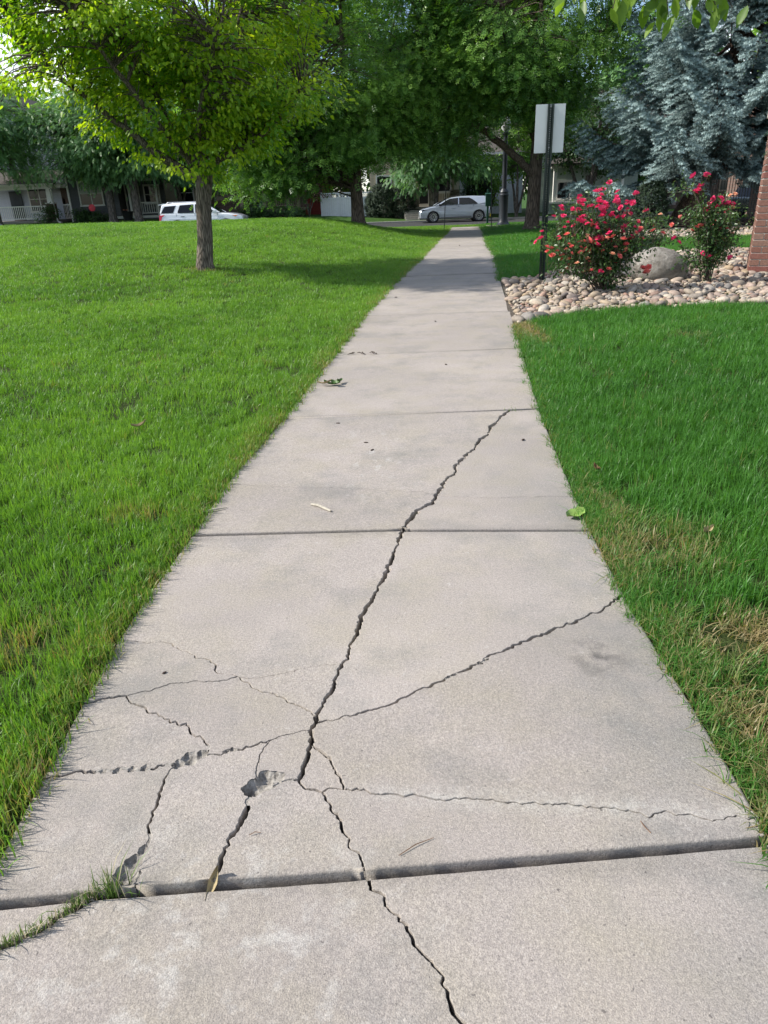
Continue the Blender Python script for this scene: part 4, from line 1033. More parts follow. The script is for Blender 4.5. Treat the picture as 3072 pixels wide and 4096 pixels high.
def evergreen_shrub(name, label, x, y, z, h, w, seed, needle, round_top=1.6, n=1500, sh=.15):
    r = np.random.default_rng(seed); root = tag(empty(name, (x, y, z)), label, 'shrub')
    g = Geo(); V, F = tube_arrays([(0, 0, -.1), (0, 0, h * .5), (0, 0, h * .9)], [.05, .035, .01], 6); g.add(V, F); link('stem', g.mesh('stem', MAT['bark_grey']), root)
    q = r.uniform(0.0, 1, n) ** .8; a = r.uniform(0, TAU, n); bump = 1 + .16 * np.sin(a * 5 + q * 9) + .1 * np.sin(a * 3 - q * 17)
    rad = w / 2 * np.sqrt(np.clip(1 - np.abs(2 * q - .85) ** round_top / 1.5, .03, 1)) * bump * r.uniform(.55, 1, n) ** .4
    C = np.column_stack([rad * np.cos(a), rad * np.sin(a), .06 + q * h])
    A = unit(np.column_stack([np.cos(a), np.sin(a), np.full(n, .55)]) + r.normal(0, .35, (n, 3)))
    V, F, tt = leaf_cloud(C, A, np.tile([0, 0, 1.], (n, 1)) + r.normal(0, .3, (n, 3)), np.full(n, sh) * r.uniform(.8, 1.4, n), np.clip(.4 + r.normal(0, .2, n), 0, 1), SHOOT)
    link('crown', np_mesh('crown', V, F, needle, False, tt), root)
    return root
evergreen_shrub('evergreen_shrub', 'small dark upright evergreen in front of the spruce trunk', 10.75, 29.9, -.2, 1.75, 1.15, 101, MAT['needle_dark'], n=1700)
evergreen_shrub('evergreen_shrub', 'rounded dark evergreen behind the silver crossover rear', 7.75, 58.2, -.22, 3.0, 1.95, 102, MAT['needle_dark'], n=2600, sh=.2)
for i, (x, w, h) in enumerate(((-.2, 1.9, 2.3), (1.2, 1.8, 2.15), (-.9, 1.0, 1.7))):
    evergreen_shrub('evergreen_shrub', ('tall dark evergreen shrub right of the ash trunk by the steps', 'dark evergreen shrub nearest the stone steps', 'narrow dark evergreen shrub behind the ash trunk')[i], x + .9, 57.2, -.2, h, w, 103 + i, MAT['needle_dark'], n=1800, sh=.2)
# ---------------------------------------------------------------- houses across the street
def yz(x): return float(np.interp(x, [-15, -4, 2, 30], [0.40, 0.25, -0.22, -0.22]))
MAT['lav_siding'] = M_plain('light_grey_siding', (0.50, 0.515, 0.58), 0.6, var=.08, rnd=.06)
MAT['dark_siding'] = M_plain('dark_grey_siding', (0.055, 0.058, 0.060), 0.6, var=.12, rnd=.08)
MAT['brown_siding'] = M_plain('brown_siding', (0.085, 0.052, 0.040), 0.7, var=.15, rnd=.1)
MAT['red_siding'] = M_plain('red_siding', (0.30, 0.045, 0.035), 0.6, var=.12, rnd=.08)
MAT['beige_siding'] = M_plain('beige_siding', (0.42, 0.36, 0.26), 0.6, var=.08, rnd=.06)
MAT['white_siding'] = M_plain('white_siding', (0.62, 0.66, 0.72), 0.55, var=.06, rnd=.05)
MAT['sage_siding'] = M_plain('sage_siding', (0.30, 0.36, 0.31), 0.6, var=.1, rnd=.06)
MAT['trim'] = M_plain('white_trim', (0.74, 0.72, 0.67), 0.5, var=.08)
MAT['grey_trim'] = M_plain('grey_trim', (0.46, 0.46, 0.41), 0.5, var=.08)
MAT['tan_trim'] = M_plain('tan_trim', (0.20, 0.145, 0.105), 0.6, var=.1)
MAT['vinyl'] = M_plain('white_vinyl', (0.66, 0.67, 0.68), 0.4, var=.05)
MAT['blind'] = M_plain('window_blind', (0.26, 0.28, 0.24), 0.7, var=.05)
MAT['door'] = M_plain('dark_door', (0.012, 0.013, 0.018), 0.3, 0.5, var=.2)
MAT['floorboard'] = M_plain('porch_floor', (0.22, 0.20, 0.18), 0.8, var=.15)
MAT['stepstone'] = M_plain('step_concrete', (0.27, 0.25, 0.22), 0.85, var=.2, bump=.4)
MAT['metalgrey'] = M_plain('grey_metal', (0.25, 0.26, 0.27), 0.45, var=.1, metal=.3)
def M_glass(name, c=(0.012, 0.014, 0.016), rough=.06):
    b = NB(name).set(rough, 0.32); b.col(c); return b.m
MAT['glass'] = M_glass('window_glass')
def M_brickwall(name, a, c_, mortar, sc):
    b = NB(name).set(0.9, 0.15); p = b.pos((1, 0, 1))
    x = b.n('ShaderNodeSeparateXYZ'); b.l(b.pos(), x.inputs[0]); cb = b.n('ShaderNodeCombineXYZ')
    b.l(b.math('ADD', x.outputs[0], x.outputs[1]), cb.inputs[0]); b.l(x.outputs[2], cb.inputs[1])
    t = b.n('ShaderNodeTexBrick', Scale=sc, offset=0.5); t.inputs['Color1'].default_value = (*a, 1); t.inputs['Color2'].default_value = (*c_, 1); t.inputs['Mortar'].default_value = (*mortar, 1)
    t.inputs['Mortar Size'].default_value = .012; t.inputs['Brick Width'].default_value = .22; t.inputs['Row Height'].default_value = .08
    b.l(cb.outputs[0], t.inputs['Vector']); b.col(t.outputs['Color']); b.bump(t.outputs['Fac'], .4, -.01); return b.m
MAT['far_brick'] = M_brickwall('far_brick', (0.13, 0.075, 0.06), (0.17, 0.095, 0.075), (0.16, 0.15, 0.13), 1.0)
def M_shingle():
    b = NB('roof_shingle').set(0.9, 0.15)
    t = b.n('ShaderNodeTexBrick', Scale=1.0); t.inputs['Color1'].default_value = (.13, .115, .105, 1); t.inputs['Color2'].default_value = (.085, .075, .07, 1); t.inputs['Mortar'].default_value = (.04, .036, .034, 1)
    t.inputs['Mortar Size'].default_value = .012; t.inputs['Brick Width'].default_value = .32; t.inputs['Row Height'].default_value = .14
    b.l(b.obj(), t.inputs['Vector']); b.col(t.outputs['Color']); b.bump(t.outputs['Fac'], .5, -.01); return b.m
MAT['shingle'] = M_shingle()

_plank = {}
def siding(house, x0, x1, y, z0, z1, mat, name='wall', depth=0.25, pitch=0.18, zmax=None):
    """wall core with lapped boards, each its own piece"""
    w = MB().box(x0, x1, y, y + depth, z0, z1).build(name, mat, house)
    key = (round(x1 - x0, 3), mat.name, pitch)
    if key not in _plank:
        _plank[key] = MB().prismx([(0.0, 0.0), (-0.026, 0.003), (-0.010, pitch - .004), (0.0, pitch - .004)], 0, x1 - x0).mesh('siding_plank', mat)
    n = int((min(z1, zmax or z1) - z0) / pitch)
    for i in range(n): link('siding_plank', _plank[key], w, (x0, y, z0 + i * pitch))
    return w
def window(house, x0, x1, z0, z1, y, trim, cols=1, rows=2, blind=False, grid=0, f=.10):
    w = MB().box(x0 - .01, x1 + .01, y - .012, y + .0, z0 - .01, z1 + .01).build('window', MAT['door'], house)
    fr = MB().box(x0 - f, x1 + f, y - .075, y - .012, z1, z1 + f).box(x0 - f, x0, y - .07, y - .012, z0 - .002, z1 - .002).box(x1, x1 + f, y - .07, y - .012, z0 - .002, z1 - .002)
    cw = (x1 - x0) / cols
    for i in range(1, cols): fr.box(x0 + i * cw - .035, x0 + i * cw + .035, y - .068, y - .012, z0, z1 - .003)
    fr.build('frame', trim, w)
    MB().box(x0 - f - .03, x1 + f + .03, y - .11, y - .012, z0 - f * .9, z0 - .003).build('sill', trim, w)
    for i in range(cols):
        a, b_ = x0 + i * cw + (.035 if i else 0), x0 + (i + 1) * cw - (.035 if i < cols - 1 else 0)
        zh = (z1 - z0) / rows
        for j in range(rows):
            u0, u1 = z0 + j * zh, z0 + (j + 1) * zh - .002
            MB().box(a + .001, b_ - .001, y - .03, y - .020, u0 + .02, u1 - .02).build('pane', MAT['blind'] if blind and j == rows - 1 else MAT['glass'], w)
            MB().box(a, b_, y - .055, y - .013, u0, u0 + .022).build('sash_rail', trim, w)
            MB().box(a, b_, y - .055, y - .013, u1 - .022, u1).build('sash_rail', trim, w)
        if grid:
            m = MB(); zt = z0 + (rows - 1) * zh
            for g in range(1, grid): m.box(a + (b_ - a) * g / grid - .01, a + (b_ - a) * g / grid + .01, y - .05, y - .031, zt + .02, z1 - .026)
            m.box(a + .002, b_ - .002, y - .048, y - .031, zt + zh * .5 - .01, zt + zh * .5 + .01); m.build('muntin', trim, w)
    return w
def railing(house, x0, x1, y, z0, z1, mat, step=.135, name='railing'):
    r = MB().box(x0, x1, y - .045, y + .045, z1 - .07, z1).build(name, mat, house)
    MB().box(x0, x1, y - .03, y + .03, z0, z0 + .06).build('bottom_rail', mat, r)
    n = max(2, int((x1 - x0) / step)); me = MB().box(-.02, .02, -.02, .02, 0, z1 - z0 - .132).mesh('baluster', mat)
    for i in range(n): link('baluster', me, r, (x0 + (i + .5) * (x1 - x0) / n, y, z0 + .061))
    return r
def part(house, name, mat, *boxes):
    m = MB()
    for b in boxes: m.box(*b)
    return m.build(name, mat, house)
def roof_slab(house, x0, x1, y0, z0, y1, z1, mat=None, th=.14, name='roof'):
    return MB().prismx([(y0, z0), (y1, z1), (y1, z1 - th), (y0, z0 - th)], x0, x1).build(name, mat or MAT['shingle'], house)
def gable_top(house, x0, x1, y, y1, zb, rise, mat, name='gable'):
    MB().prism([(x0, zb), (x1, zb), ((x0 + x1) / 2, zb + rise)], y, y1).build(name, mat, house)
    cx = (x0 + x1) / 2; ov = .4
    for s, xe in ((-1, x0 - ov), (1, x1 + ov)):
        k = rise / (cx - x0); ze = zb - ov * k
        m = MB().prism([(xe, ze + .05), (cx, zb + rise + .05), (cx, zb + rise + .22), (xe, ze + .22)], y - .4, y1 + .3); m.build('roof', MAT['shingle'], house)

# --- light grey house with porch, far left
hA = tag(empty('house'), 'light grey clapboard house with white trimmed front porch at left edge', 'house')
siding(hA, -32, -22.72, 60.2, .3, 6.6, MAT['lav_siding'], zmax=6.0)
MB().box(-22.83, -22.70, 60.12, 60.3, .3, 6.6).build('corner_board', MAT['trim'], hA)
MB().box(-25.2, -22.84, 60.11, 60.17, 3.30, 3.52).build('trim_band', MAT['trim'], hA)
gable_top(hA, -32, -22.72, 60.25, 68, 6.6, 2.6, MAT['lav_siding'])
part(hA, 'porch_floor', MAT['floorboard'], (-30.5, -23.35, 57.2, 60.19, .42, .58)); part(hA, 'porch_base', MAT['far_brick'], (-30.4, -23.5, 57.35, 60.1, -.3, .419))
for x in (-28.55, -23.78):
    p = part(hA, 'pier', MAT['far_brick'], (x - .28, x + .28, 57.25, 57.8, .581, 1.68)); MB().box(x - .32, x + .32, 57.2, 57.85, 1.681, 1.76).build('cap', MAT['trim'], p)
    MB().prism([(x - .19, 1.761), (x + .19, 1.761), (x + .13, 2.68), (x - .13, 2.68)], 57.35, 57.7).build('post', MAT['trim'], hA)
railing(hA, -28.26, -24.08, 57.5, .68, 1.58, MAT['trim'])
railing(hA, -23.48, -22.80, 59.0, .62, 1.62, MAT['trim'], .1)
part(hA, 'porch_side', MAT['far_brick'], (-23.9, -22.9, 60.0, 60.14, .58, 3.1))
part(hA, 'beam', MAT['trim'], (-30.6, -23.4, 57.3, 57.75, 2.681, 2.95), (-23.4, -22.86, 57.55, 60.1, 2.75, 2.96))
part(hA, 'side_post', MAT['trim'], (-22.98, -22.86, 58.9, 59.02, .4, 2.74))
roof_slab(hA, -30.9, -23.1, 56.95, 3.05, 60.3, 4.15); part(hA, 'gutter', MAT['trim'], (-30.9, -23.1, 56.86, 56.95, 2.90, 3.04))
MB().prismx([(57.0, 2.97), (60.15, 2.97), (60.15, 3.98)], -23.38, -23.16).build('gable_end', MAT['lav_siding'], hA)
MB().tube([(-23.35, 57.0, 2.9), (-23.45, 57.15, 2.6), (-23.42, 57.15, .8), (-23.3, 57.0, .45), (-22.5, 55.6, .42)], [.045] * 5, 8).build('downspout', MAT['trim'], hA)
window(hA, -26.4, -24.9, 1.2, 2.9, 60.19, MAT['trim'], 2, 2); part(hA, 'door', MAT['door'], (-27.9, -27.0, 60.05, 60.16, .59, 2.65))
for i, (x, z0, z1, w_) in enumerate(((-24.72, 1.0, 2.05, .09), (-24.45, .95, 1.45, .14), (-24.10, 1.25, 1.42, .08), (-23.92, 1.18, 1.50, .07), (-23.45, 1.02, 1.22, .05))):
    pt = MB().box(x + .95 - w_, x + .95 + w_, 60.0, 60.17, z0, z1).build('meter_box', MAT['metalgrey'], hA)
    if i == 1: MB().lathe([(.11, 0), (.11, .10), (.07, .13)], 14, 'y', (x + .95, 59.87, z1 + .12)).build('dial', MAT['metalgrey'], pt)
MB().tube([(-23.0, 60.08, 1.2), (-22.97, 60.05, .8), (-22.95, 60.0, .3)], [.02] * 3, 6).build('conduit', MAT['door'], hA)

# --- dark grey house
hB = tag(empty('house'), 'dark grey clapboard house with pale trimmed double window', 'house')
siding(hB, -22.55, -18.95, 58.2, .55, 5.6, MAT['dark_siding'], zmax=4.6); siding(hB, -18.95, -15.9, 59.6, .55, 5.6, MAT['dark_siding'], 'porch_wall', zmax=3.4)
MB().box(-22.68, -22.55, 58.1, 58.4, .3, 5.6).build('corner_board', MAT['trim'], hB); part(hB, 'return_wall', MAT['dark_siding'], (-19.1, -18.955, 58.455, 59.9, .3, 5.6)); part(hB, 'foundation', MAT['door'], (-22.5, -15.9, 58.3, 59.9, -.4, .549))
window(hB, -21.75, -20.15, 1.50, 3.08, 58.17, MAT['grey_trim'], 2, 2, True, 3)
part(hB, 'porch_floor', MAT['grey_trim'], (-19.3, -15.85, 57.6, 59.59, .50, .66)); part(hB, 'porch_skirt', MAT['dark_siding'], (-17.9, -15.9, 57.7, 58.2, -.3, .499))
part(hB, 'step', MAT['stepstone'], (-19.3, -17.9, 57.1, 57.59, -.1, .34)); part(hB, 'step', MAT['stepstone'], (-19.5, -17.8, 56.7, 57.09, -.2, .12))
d = part(hB, 'door', MAT['door'], (-18.75, -17.85, 59.5, 59.58, .67, 2.75)); MB().box(-18.86, -18.755, 59.45, 59.585, .67, 2.9).box(-17.845, -17.75, 59.45, 59.585, .67, 2.9).box(-18.75, -17.85, 59.45, 59.585, .67, .85).build('frame', MAT['grey_trim'], d)
MB().box(-18.3, -18.22, 59.44, 59.48, 1.5, 1.75).build('handle', MAT['metalgrey'], d)
for x in (-17.62, -15.98): part(hB, 'post', MAT['grey_trim'], (x - .075, x + .075, 57.66, 57.81, .661, 3.0))
railing(hB, -17.54, -16.06, 57.74, .80, 1.58, MAT['grey_trim'], .15)
part(hB, 'beam', MAT['grey_trim'], (-19.2, -15.85, 57.62, 57.85, 3.001, 3.25)); roof_slab(hB, -19.4, -15.6, 57.3, 3.30, 59.7, 4.2)
window(hB, -17.35, -16.3, 1.5, 2.7, 59.57, MAT['grey_trim'], 1, 2)
pl = part(hB, 'number_plaque', MAT['trim'], (-18.03, -17.87, 57.55, 57.57, 2.42, 2.92)); part(hB, 'plaque_post', MAT['grey_trim'], (-18.02, -17.88, 57.571, 57.7, .66, 3.0))
for k, ch in enumerate('23'):
    cu = bpy.data.curves.new('digit', 'FONT'); cu.body = ch; cu.size = .25; cu.extrude = .004; cu.align_x = 'CENTER'
    t_ = bpy.data.objects.new('digit', cu); COL.objects.link(t_); t_.rotation_euler = (math.pi / 2, 0, 0); t_.location = (-17.95, 57.543, 2.70 - .22 * k)
    bpy.context.view_layer.update(); dg = bpy.context.evaluated_depsgraph_get(); me = bpy.data.meshes.new_from_object(t_.evaluated_get(dg)); mw = t_.matrix_world.copy(); bpy.data.objects.remove(t_)
    me.transform(mw); me.materials.clear(); me.materials.append(MAT['door']); link('digit', me, pl)
gable_top(hB, -22.55, -15.9, 58.25, 68, 5.6, 2.6, MAT['dark_siding'])

# --- beige house wall further back between them
hX = tag(empty('house'), 'beige clapboard house wall set back behind the white SUV', 'house')
siding(hX, -19.5, -11.7, 66, .2, 6.2, MAT['beige_siding'], zmax=5, pitch=.22); gable_top(hX, -19.5, -9.5, 66.1, 74, 6.2, 2.4, MAT['beige_siding'])
window(hX, -16.2, -15.2, 1.5, 2.9, 65.97, MAT['trim'], 1, 2)
hH = tag(empty('house'), 'dark brown house behind the off-roader, under the spruce boughs', 'house')
siding(hH, 21.5, 31, 60.5, -.2, 5.5, MAT['brown_siding'], zmax=3.4); roof_slab(hH, 21, 31.5, 59.8, 5.6, 65, 8.2); window(hH, 23, 24.4, 1.0, 2.4, 60.47, MAT['tan_trim'], 2, 2); window(hH, 27, 28.4, 1.0, 2.4, 60.47, MAT['tan_trim'], 2, 2)
part(hH, 'door', MAT['door'], (25.2, 26.1, 60.38, 60.46, .0, 2.1))

# --- brown house with porch
hC = tag(empty('house'), 'dark brown house with tan railed porch behind the lawn', 'house')
siding(hC, -12.7, -9.9, 58.3, .2, 6.0, MAT['brown_siding'], zmax=3.6); siding(hC, -9.9, -5.3, 60.0, .2, 6.0, MAT['brown_siding'], 'porch_wall', zmax=3.6)
part(hC, 'return_wall', MAT['brown_siding'], (-10.1, -9.905, 58.56, 60.3, .2, 6.0))
window(hC, -11.75, -10.35, 1.55, 2.85, 58.27, MAT['tan_trim'], 2, 2)
part(hC, 'porch_floor', MAT['tan_trim'], (-9.88, -5.2, 57.5, 59.99, .66, .84)); part(hC, 'porch_skirt', MAT['brown_siding'], (-9.8, -5.3, 57.65, 57.8, -.2, .659))
for x in (-9.75, -8.05, -5.55): part(hC, 'post', MAT['tan_trim'], (x - .13, x + .13, 57.55, 57.81, .841, 3.3))
railing(hC, -7.91, -5.69, 57.68, .98, 1.74, MAT['tan_trim'], .15)
railing(hC, -5.41, -5.2, 57.9, .98, 1.74, MAT['tan_trim'], .15)
part(hC, 'beam', MAT['tan_trim'], (-9.95, -5.3, 57.5, 57.85, 3.301, 3.6)); roof_slab(hC, -10.2, -5.0, 57.1, 3.66, 60.1, 4.7)
d = part(hC, 'door', MAT['door'], (-9.3, -8.45, 59.9, 59.97, .85, 2.8)); MB().box(-9.42, -9.305, 59.86, 59.98, .85, 2.9).box(-8.445, -8.34, 59.86, 59.98, .85, 2.9).box(-9.3, -8.45, 59.86, 59.98, .85, 1.05).build('frame', MAT['brown_siding'], d)
MB().box(-9.2, -8.55, 59.87, 59.895, 1.15, 2.6).build('pane', MAT['glass'], d)
for i in range(4): part(hC, 'step', MAT['stepstone'], (-10.9, -9.0, 56.2 + i * .32, 57.49, -.2, .0 + .16 * i))
window(hC, -7.6, -6.2, 1.7, 2.8, 59.97, MAT['tan_trim'], 2, 1)
gable_top(hC, -12.7, -5.3, 58.35, 67, 6.0, 2.6, MAT['brown_siding'])

hR = tag(empty('house'), 'bright red clapboard wall glimpsed behind the red-leaved shrub', 'house')
siding(hR, -6.3, -3.3, 63.5, .1, 3.4, MAT['red_siding'], pitch=.2); roof_slab(hR, -6.6, -3.0, 63.1, 3.5, 67, 5.0); part(hR, 'foundation', MAT['stepstone'], (-6.3, -3.3, 63.45, 63.7, -.2, .099))

# --- white fence with lattice top
fn = tag(empty('fence'), 'white vinyl privacy fence with lattice top left of the ash trunk', 'fence')
fx = [-3.85, -2.55, -1.25, .05]
for i, x in enumerate(fx):
    p = part(fn, 'post', MAT['vinyl'], (x - .065, x + .065, 57.74, 57.87, -.2, 1.80)); MB().add([(x-.085,57.72,1.801),(x+.085,57.72,1.801),(x+.085,57.89,1.801),(x-.085,57.89,1.801),(x,57.805,1.87)], [(3,2,1,0),(0,1,4),(1,2,4),(2,3,4),(3,0,4)]).build('cap', MAT['vinyl'], p)
    if i == 3: break
    a, b_ = x + .066, fx[i + 1] - .066
    for nm, z0, z1 in (('bottom_rail', .06, .18), ('middle_rail', 1.34, 1.44), ('top_rail', 1.68, 1.76)): part(fn, nm, MAT['vinyl'], (a, b_, 57.77, 57.84, z0, z1))
    n = 7; w_ = (b_ - a) / n
    for k in range(n): part(fn, 'board', MAT['vinyl'], (a + k * w_ + .003, a + (k + 1) * w_ - .003, 57.79, 57.82, .181, 1.339))
    for k in range(8):
        u = a + (k - .9) * w_ * .9
        for s in (0, 1):
            p0, p1 = (u if s == 0 else u + .24), (u + .24 if s == 0 else u)
            lo, hi = min(p0, p1), max(p0, p1)
            if lo < a or hi > b_: continue
            MB().bar((p0, 57.800 + .012 * s, 1.441), (p1, 57.800 + .012 * s, 1.679), .010, .035).build('lattice_slat', MAT['vinyl'], fn)

# --- house with stone piers, steps and white porch rail
hD = tag(empty('house'), 'beige house with stacked stone piers and steps behind the silver crossover', 'house')
siding(hD, -.2, 3.3, 58.9, -.2, 6.0, MAT['beige_siding'], zmax=3.6); siding(hD, 3.3, 6.5, 59.6, .6, 6.0, MAT['beige_siding'], 'porch_wall', zmax=3.6)
window(hD, .35, 1.35, 1.25, 2.75, 58.87, MAT['trim'], 1, 2); window(hD, 1.75, 2.75, 1.25, 2.75, 58.87, MAT['trim'], 1, 2)
part(hD, 'porch_floor', MAT['stepstone'], (2.4, 6.6, 57.1, 59.59, .46, .60)); part(hD, 'porch_base', MAT['door'], (2.5, 6.5, 57.3, 59.5, -.4, .459))
for i in range(5): part(hD, 'step', MAT['stepstone'], (2.35 - .03 * i, 4.3, 54.9 + .42 * i, 57.09, -.4, -.16 + .14 * i))
MAT['ledge'] = M_plain('ledge_stone', (0.20, 0.175, 0.155), .9, .15, var=.25, rnd=.35, bump=.6, scale=9)
_st = [MB().box(0, w, 0, .14, 0, .085).mesh('stone', MAT['ledge']) for w in (.16, .22, .3)]
def stone_pier(house, x0, x1, y, z0, z1, seed):
    r = random.Random(seed); p = part(house, 'pier', MAT['ledge'], (x0 + .03, x1 - .03, y + .03, y + .55, z0, z1))
    z = z0
    while z < z1 - .06:
        x = x0
        while x < x1 - .05:
            k = r.randrange(3); w = (.16, .22, .3)[k]
            if x + w > x1: break
            link('stone', _st[k], p, (x, y - r.uniform(0, .03), z)); x += w + .008
        z += .092
    MB().box(x0 - .05, x1 + .05, y - .06, y + .6, z1 + .004, z1 + .07).build('cap', MAT['stepstone'], p)
stone_pier(hD, 2.55, 3.42, 57.25, .601, 1.80, 1); stone_pier(hD, 5.72, 6.42, 57.25, .601, 1.62, 2); stone_pier(hD, 4.4, 6.5, 57.16, -.1, .45, 3); stone_pier(hD, 1.7, 2.5, 57.3, -.2, .45, 4)
for x in (3.05, 4.42, 6.1):
    part(hD, 'post', MAT['trim'], (x - .11, x + .11, 57.4, 57.62, (1.871 if x < 4 else 1.691 if x > 5 else .601), 3.3))
railing(hD, 4.54, 5.70, 57.5, .72, 1.52, MAT['trim'], .15)
d = part(hD, 'door', MAT['door'], (3.55, 4.22, 59.5, 59.57, .605, 2.6)); MB().box(3.42, 3.545, 59.44, 59.575, .605, 2.75).box(4.225, 4.34, 59.44, 59.575, .605, 2.75).box(3.55, 4.22, 59.44, 59.575, .605, .78).build('frame', MAT['trim'], d)
part(hD, 'corner_board', MAT['trim'], (6.42, 6.62, 59.45, 59.8, .2, 6)); part(hD, 'beam', MAT['trim'], (2.4, 6.6, 57.35, 57.68, 3.301, 3.6)); roof_slab(hD, 2.1, 6.9, 56.9, 3.66, 59.8, 4.8)
window(hD, 5.0, 5.9, 1.6, 2.8, 59.57, MAT['trim'], 1, 1)
gable_top(hD, -.2, 6.6, 58.95, 68, 6.0, 2.6, MAT['beige_siding'])
hF = tag(empty('house'), 'pale blue-white clapboard house wall lit beside the rounded evergreen', 'house')
siding(hF, 6.75, 12.2, 63.5, -.2, 4.2, MAT['white_siding'], pitch=.24); roof_slab(hF, 6.5, 12.5, 63.0, 4.35, 68, 6.6)
part(hF, 'gutter', MAT['trim'], (6.5, 12.5, 62.9, 63.0, 4.15, 4.33))
hE = tag(empty('house'), 'sage green house with white porch column, right of the sign post', 'house')
siding(hE, 12.4, 15.9, 59.2, -.1, 5.0, MAT['sage_siding'], zmax=3); siding(hE, 15.9, 20.5, 60.4, -.1, 5.0, MAT['sage_siding'], 'porch_wall', zmax=3)
window(hE, 14.05, 14.95, .82, 1.95, 59.17, MAT['trim'], 1, 1, f=.14); part(hE, 'column', MAT['trim'], (13.55, 13.80, 58.4, 58.65, .61, 2.9)); part(hE, 'porch_floor', MAT['trim'], (13.2, 20.6, 58.2, 59.19, .46, .605), (15.91, 20.6, 59.2, 60.39, .46, .604))
part(hE, 'porch_skirt', MAT['sage_siding'], (13.3, 20.5, 58.4, 58.5, -.3, .459)); part(hE, 'vent', MAT['metalgrey'], (15.35, 15.5, 59.1, 59.17, 1.25, 1.4))
railing(hE, 15.95, 18.6, 58.35, .72, 1.62, MAT['trim'], .16); part(hE, 'beam', MAT['trim'], (13.3, 20.6, 58.3, 58.6, 2.901, 3.15)); roof_slab(hE, 13.0, 21, 57.9, 3.2, 60.4, 4.2); part(hE, 'post', MAT['trim'], (18.62, 18.80, 58.3, 58.48, .606, 2.9))
gable_top(hE, 12.4, 20.5, 59.25, 68, 5.0, 2.6, MAT['sage_siding'])
# --- brick building and iron fence at the right
hG = tag(empty('building'), 'dark brick building behind the black iron fence', 'building')
part(hG, 'wall', MAT['far_brick'], (18.05, 19.2, 36.0, 37.0, -.3, 5), (21.0, 32, 36.5, 46, -.3, 5.4)); part(hG, 'parapet', MAT['stepstone'], (17.95, 19.3, 35.9, 37.1, 5.001, 5.25), (20.9, 32.1, 36.4, 46.1, 5.401, 5.65))
MAT['black'] = M_plain('black_paint', (0.010, 0.011, 0.012), .4, .5, var=.2)
fe = tag(empty('iron_fence'), 'black iron picket fence between spruce trunk and brick pillar', 'fence')
p0, p1 = np.array([14.75, 33.9]), np.array([19.4, 32.4]); nP = 46
pk = MB().box(-.011, .011, -.011, .011, 0, 2.35).mesh('picket', MAT['black'])
for i in range(nP):
    q = p0 + (p1 - p0) * i / (nP - 1); link('picket', pk, fe, (q[0], q[1], -.12))
for z in (.05, 1.95, 2.18): MB().bar((p0[0], p0[1] - .02, z), (p1[0], p1[1] - .02, z), .03, .04).build('rail', MAT['black'], fe)
for i in (0, 22, 45):
    q = p0 + (p1 - p0) * i / (nP - 1); MB().box(q[0] - .04, q[0] + .04, q[1] - .04, q[1] + .04, -.15, 2.45).build('post', MAT['black'], fe)
# ---------------------------------------------------------------- vehicles (x forward along the car, y to its left, z up)
def M_paint(name, c, metal=.0, rough=.25, coat=1.0):
    b = NB(name).set(rough, .5, metal, coat); b.col(c); return b.m
MAT['paint_white'] = M_paint('white_car_paint', (0.72, 0.74, 0.78))
MAT['paint_silver'] = M_paint('silver_car_paint', (0.46, 0.50, 0.56), .45, .28)
MAT['paint_black'] = M_paint('black_car_paint', (0.012, 0.013, 0.015))
MAT['paint_dark'] = M_paint('dark_car_paint', (0.02, 0.024, 0.03))
MAT['car_glass'] = M_glass('car_glass', (0.006, 0.007, 0.009), .05)
MAT['cladding'] = M_plain('grey_cladding', (0.16, 0.155, 0.15), .6, var=.1)
MAT['rubber'] = M_plain('tyre_rubber', (0.015, 0.015, 0.016), .8, var=.2)
MAT['alloy'] = M_plain('alloy', (0.55, 0.55, 0.56), .3, metal=.8, var=.05)
MAT['tail_red'] = M_paint('tail_lamp', (0.55, 0.012, 0.015), 0, .15)
MAT['amber'] = M_paint('amber_lamp', (0.75, 0.22, 0.02), 0, .15)
MAT['lamp_clear'] = M_paint('clear_lamp', (0.62, 0.64, 0.66), .2, .1)
MAT['plate'] = M_plain('yellow_plate', (0.80, 0.62, 0.02), .5, var=.05)

def tess(P):
    return [tuple(t) for t in geometry.tessellate_polygon([[Vector((a, b, 0)) for a, b in P]])]
def offset_poly(P, d):
    P = np.array(P, float); A = .5 * np.sum(P[:, 0] * np.roll(P[:, 1], -1) - np.roll(P[:, 0], -1) * P[:, 1])
    T = np.roll(P, -1, 0) - np.roll(P, 1, 0); T /= np.linalg.norm(T, axis=1, keepdims=True) + 1e-9
    return P + np.stack([-T[:, 1], T[:, 0]], 1) * d * np.sign(A)
def shell(m, prof, hw_fn, bev=.05, crown=.02, nx=6):
    """closed side outline (x,z), swept across the car with rounded shoulders; hw_fn(z) = half width"""
    P = np.array(prof, float); n = len(P); In = offset_poly(P, bev)
    cols = []
    for s in np.linspace(-1, 1, nx + 1):
        y = s * (np.array([hw_fn(z) for z in P[:, 1]]) - bev); z = P[:, 1] + crown * (1 - s * s) * (P[:, 1] > np.median(P[:, 1]))
        cols.append([(P[i, 0], y[i], z[i]) for i in range(n)])
    L = [(In[i, 0], -hw_fn(In[i, 1]), In[i, 1]) for i in range(n)]; R = [(In[i, 0], hw_fn(In[i, 1]), In[i, 1]) for i in range(n)]
    rows = [L] + cols + [R]; vs = [p for r_ in rows for p in r_]; fs = []
    for k in range(len(rows) - 1):
        for i in range(n):
            j = (i + 1) % n; fs.append((k * n + i, k * n + j, (k + 1) * n + j, (k + 1) * n + i))
    for t in tess(In): fs.append(t); fs.append(tuple((len(rows) - 1) * n + q for q in reversed(t)))
    m.add(vs, fs)
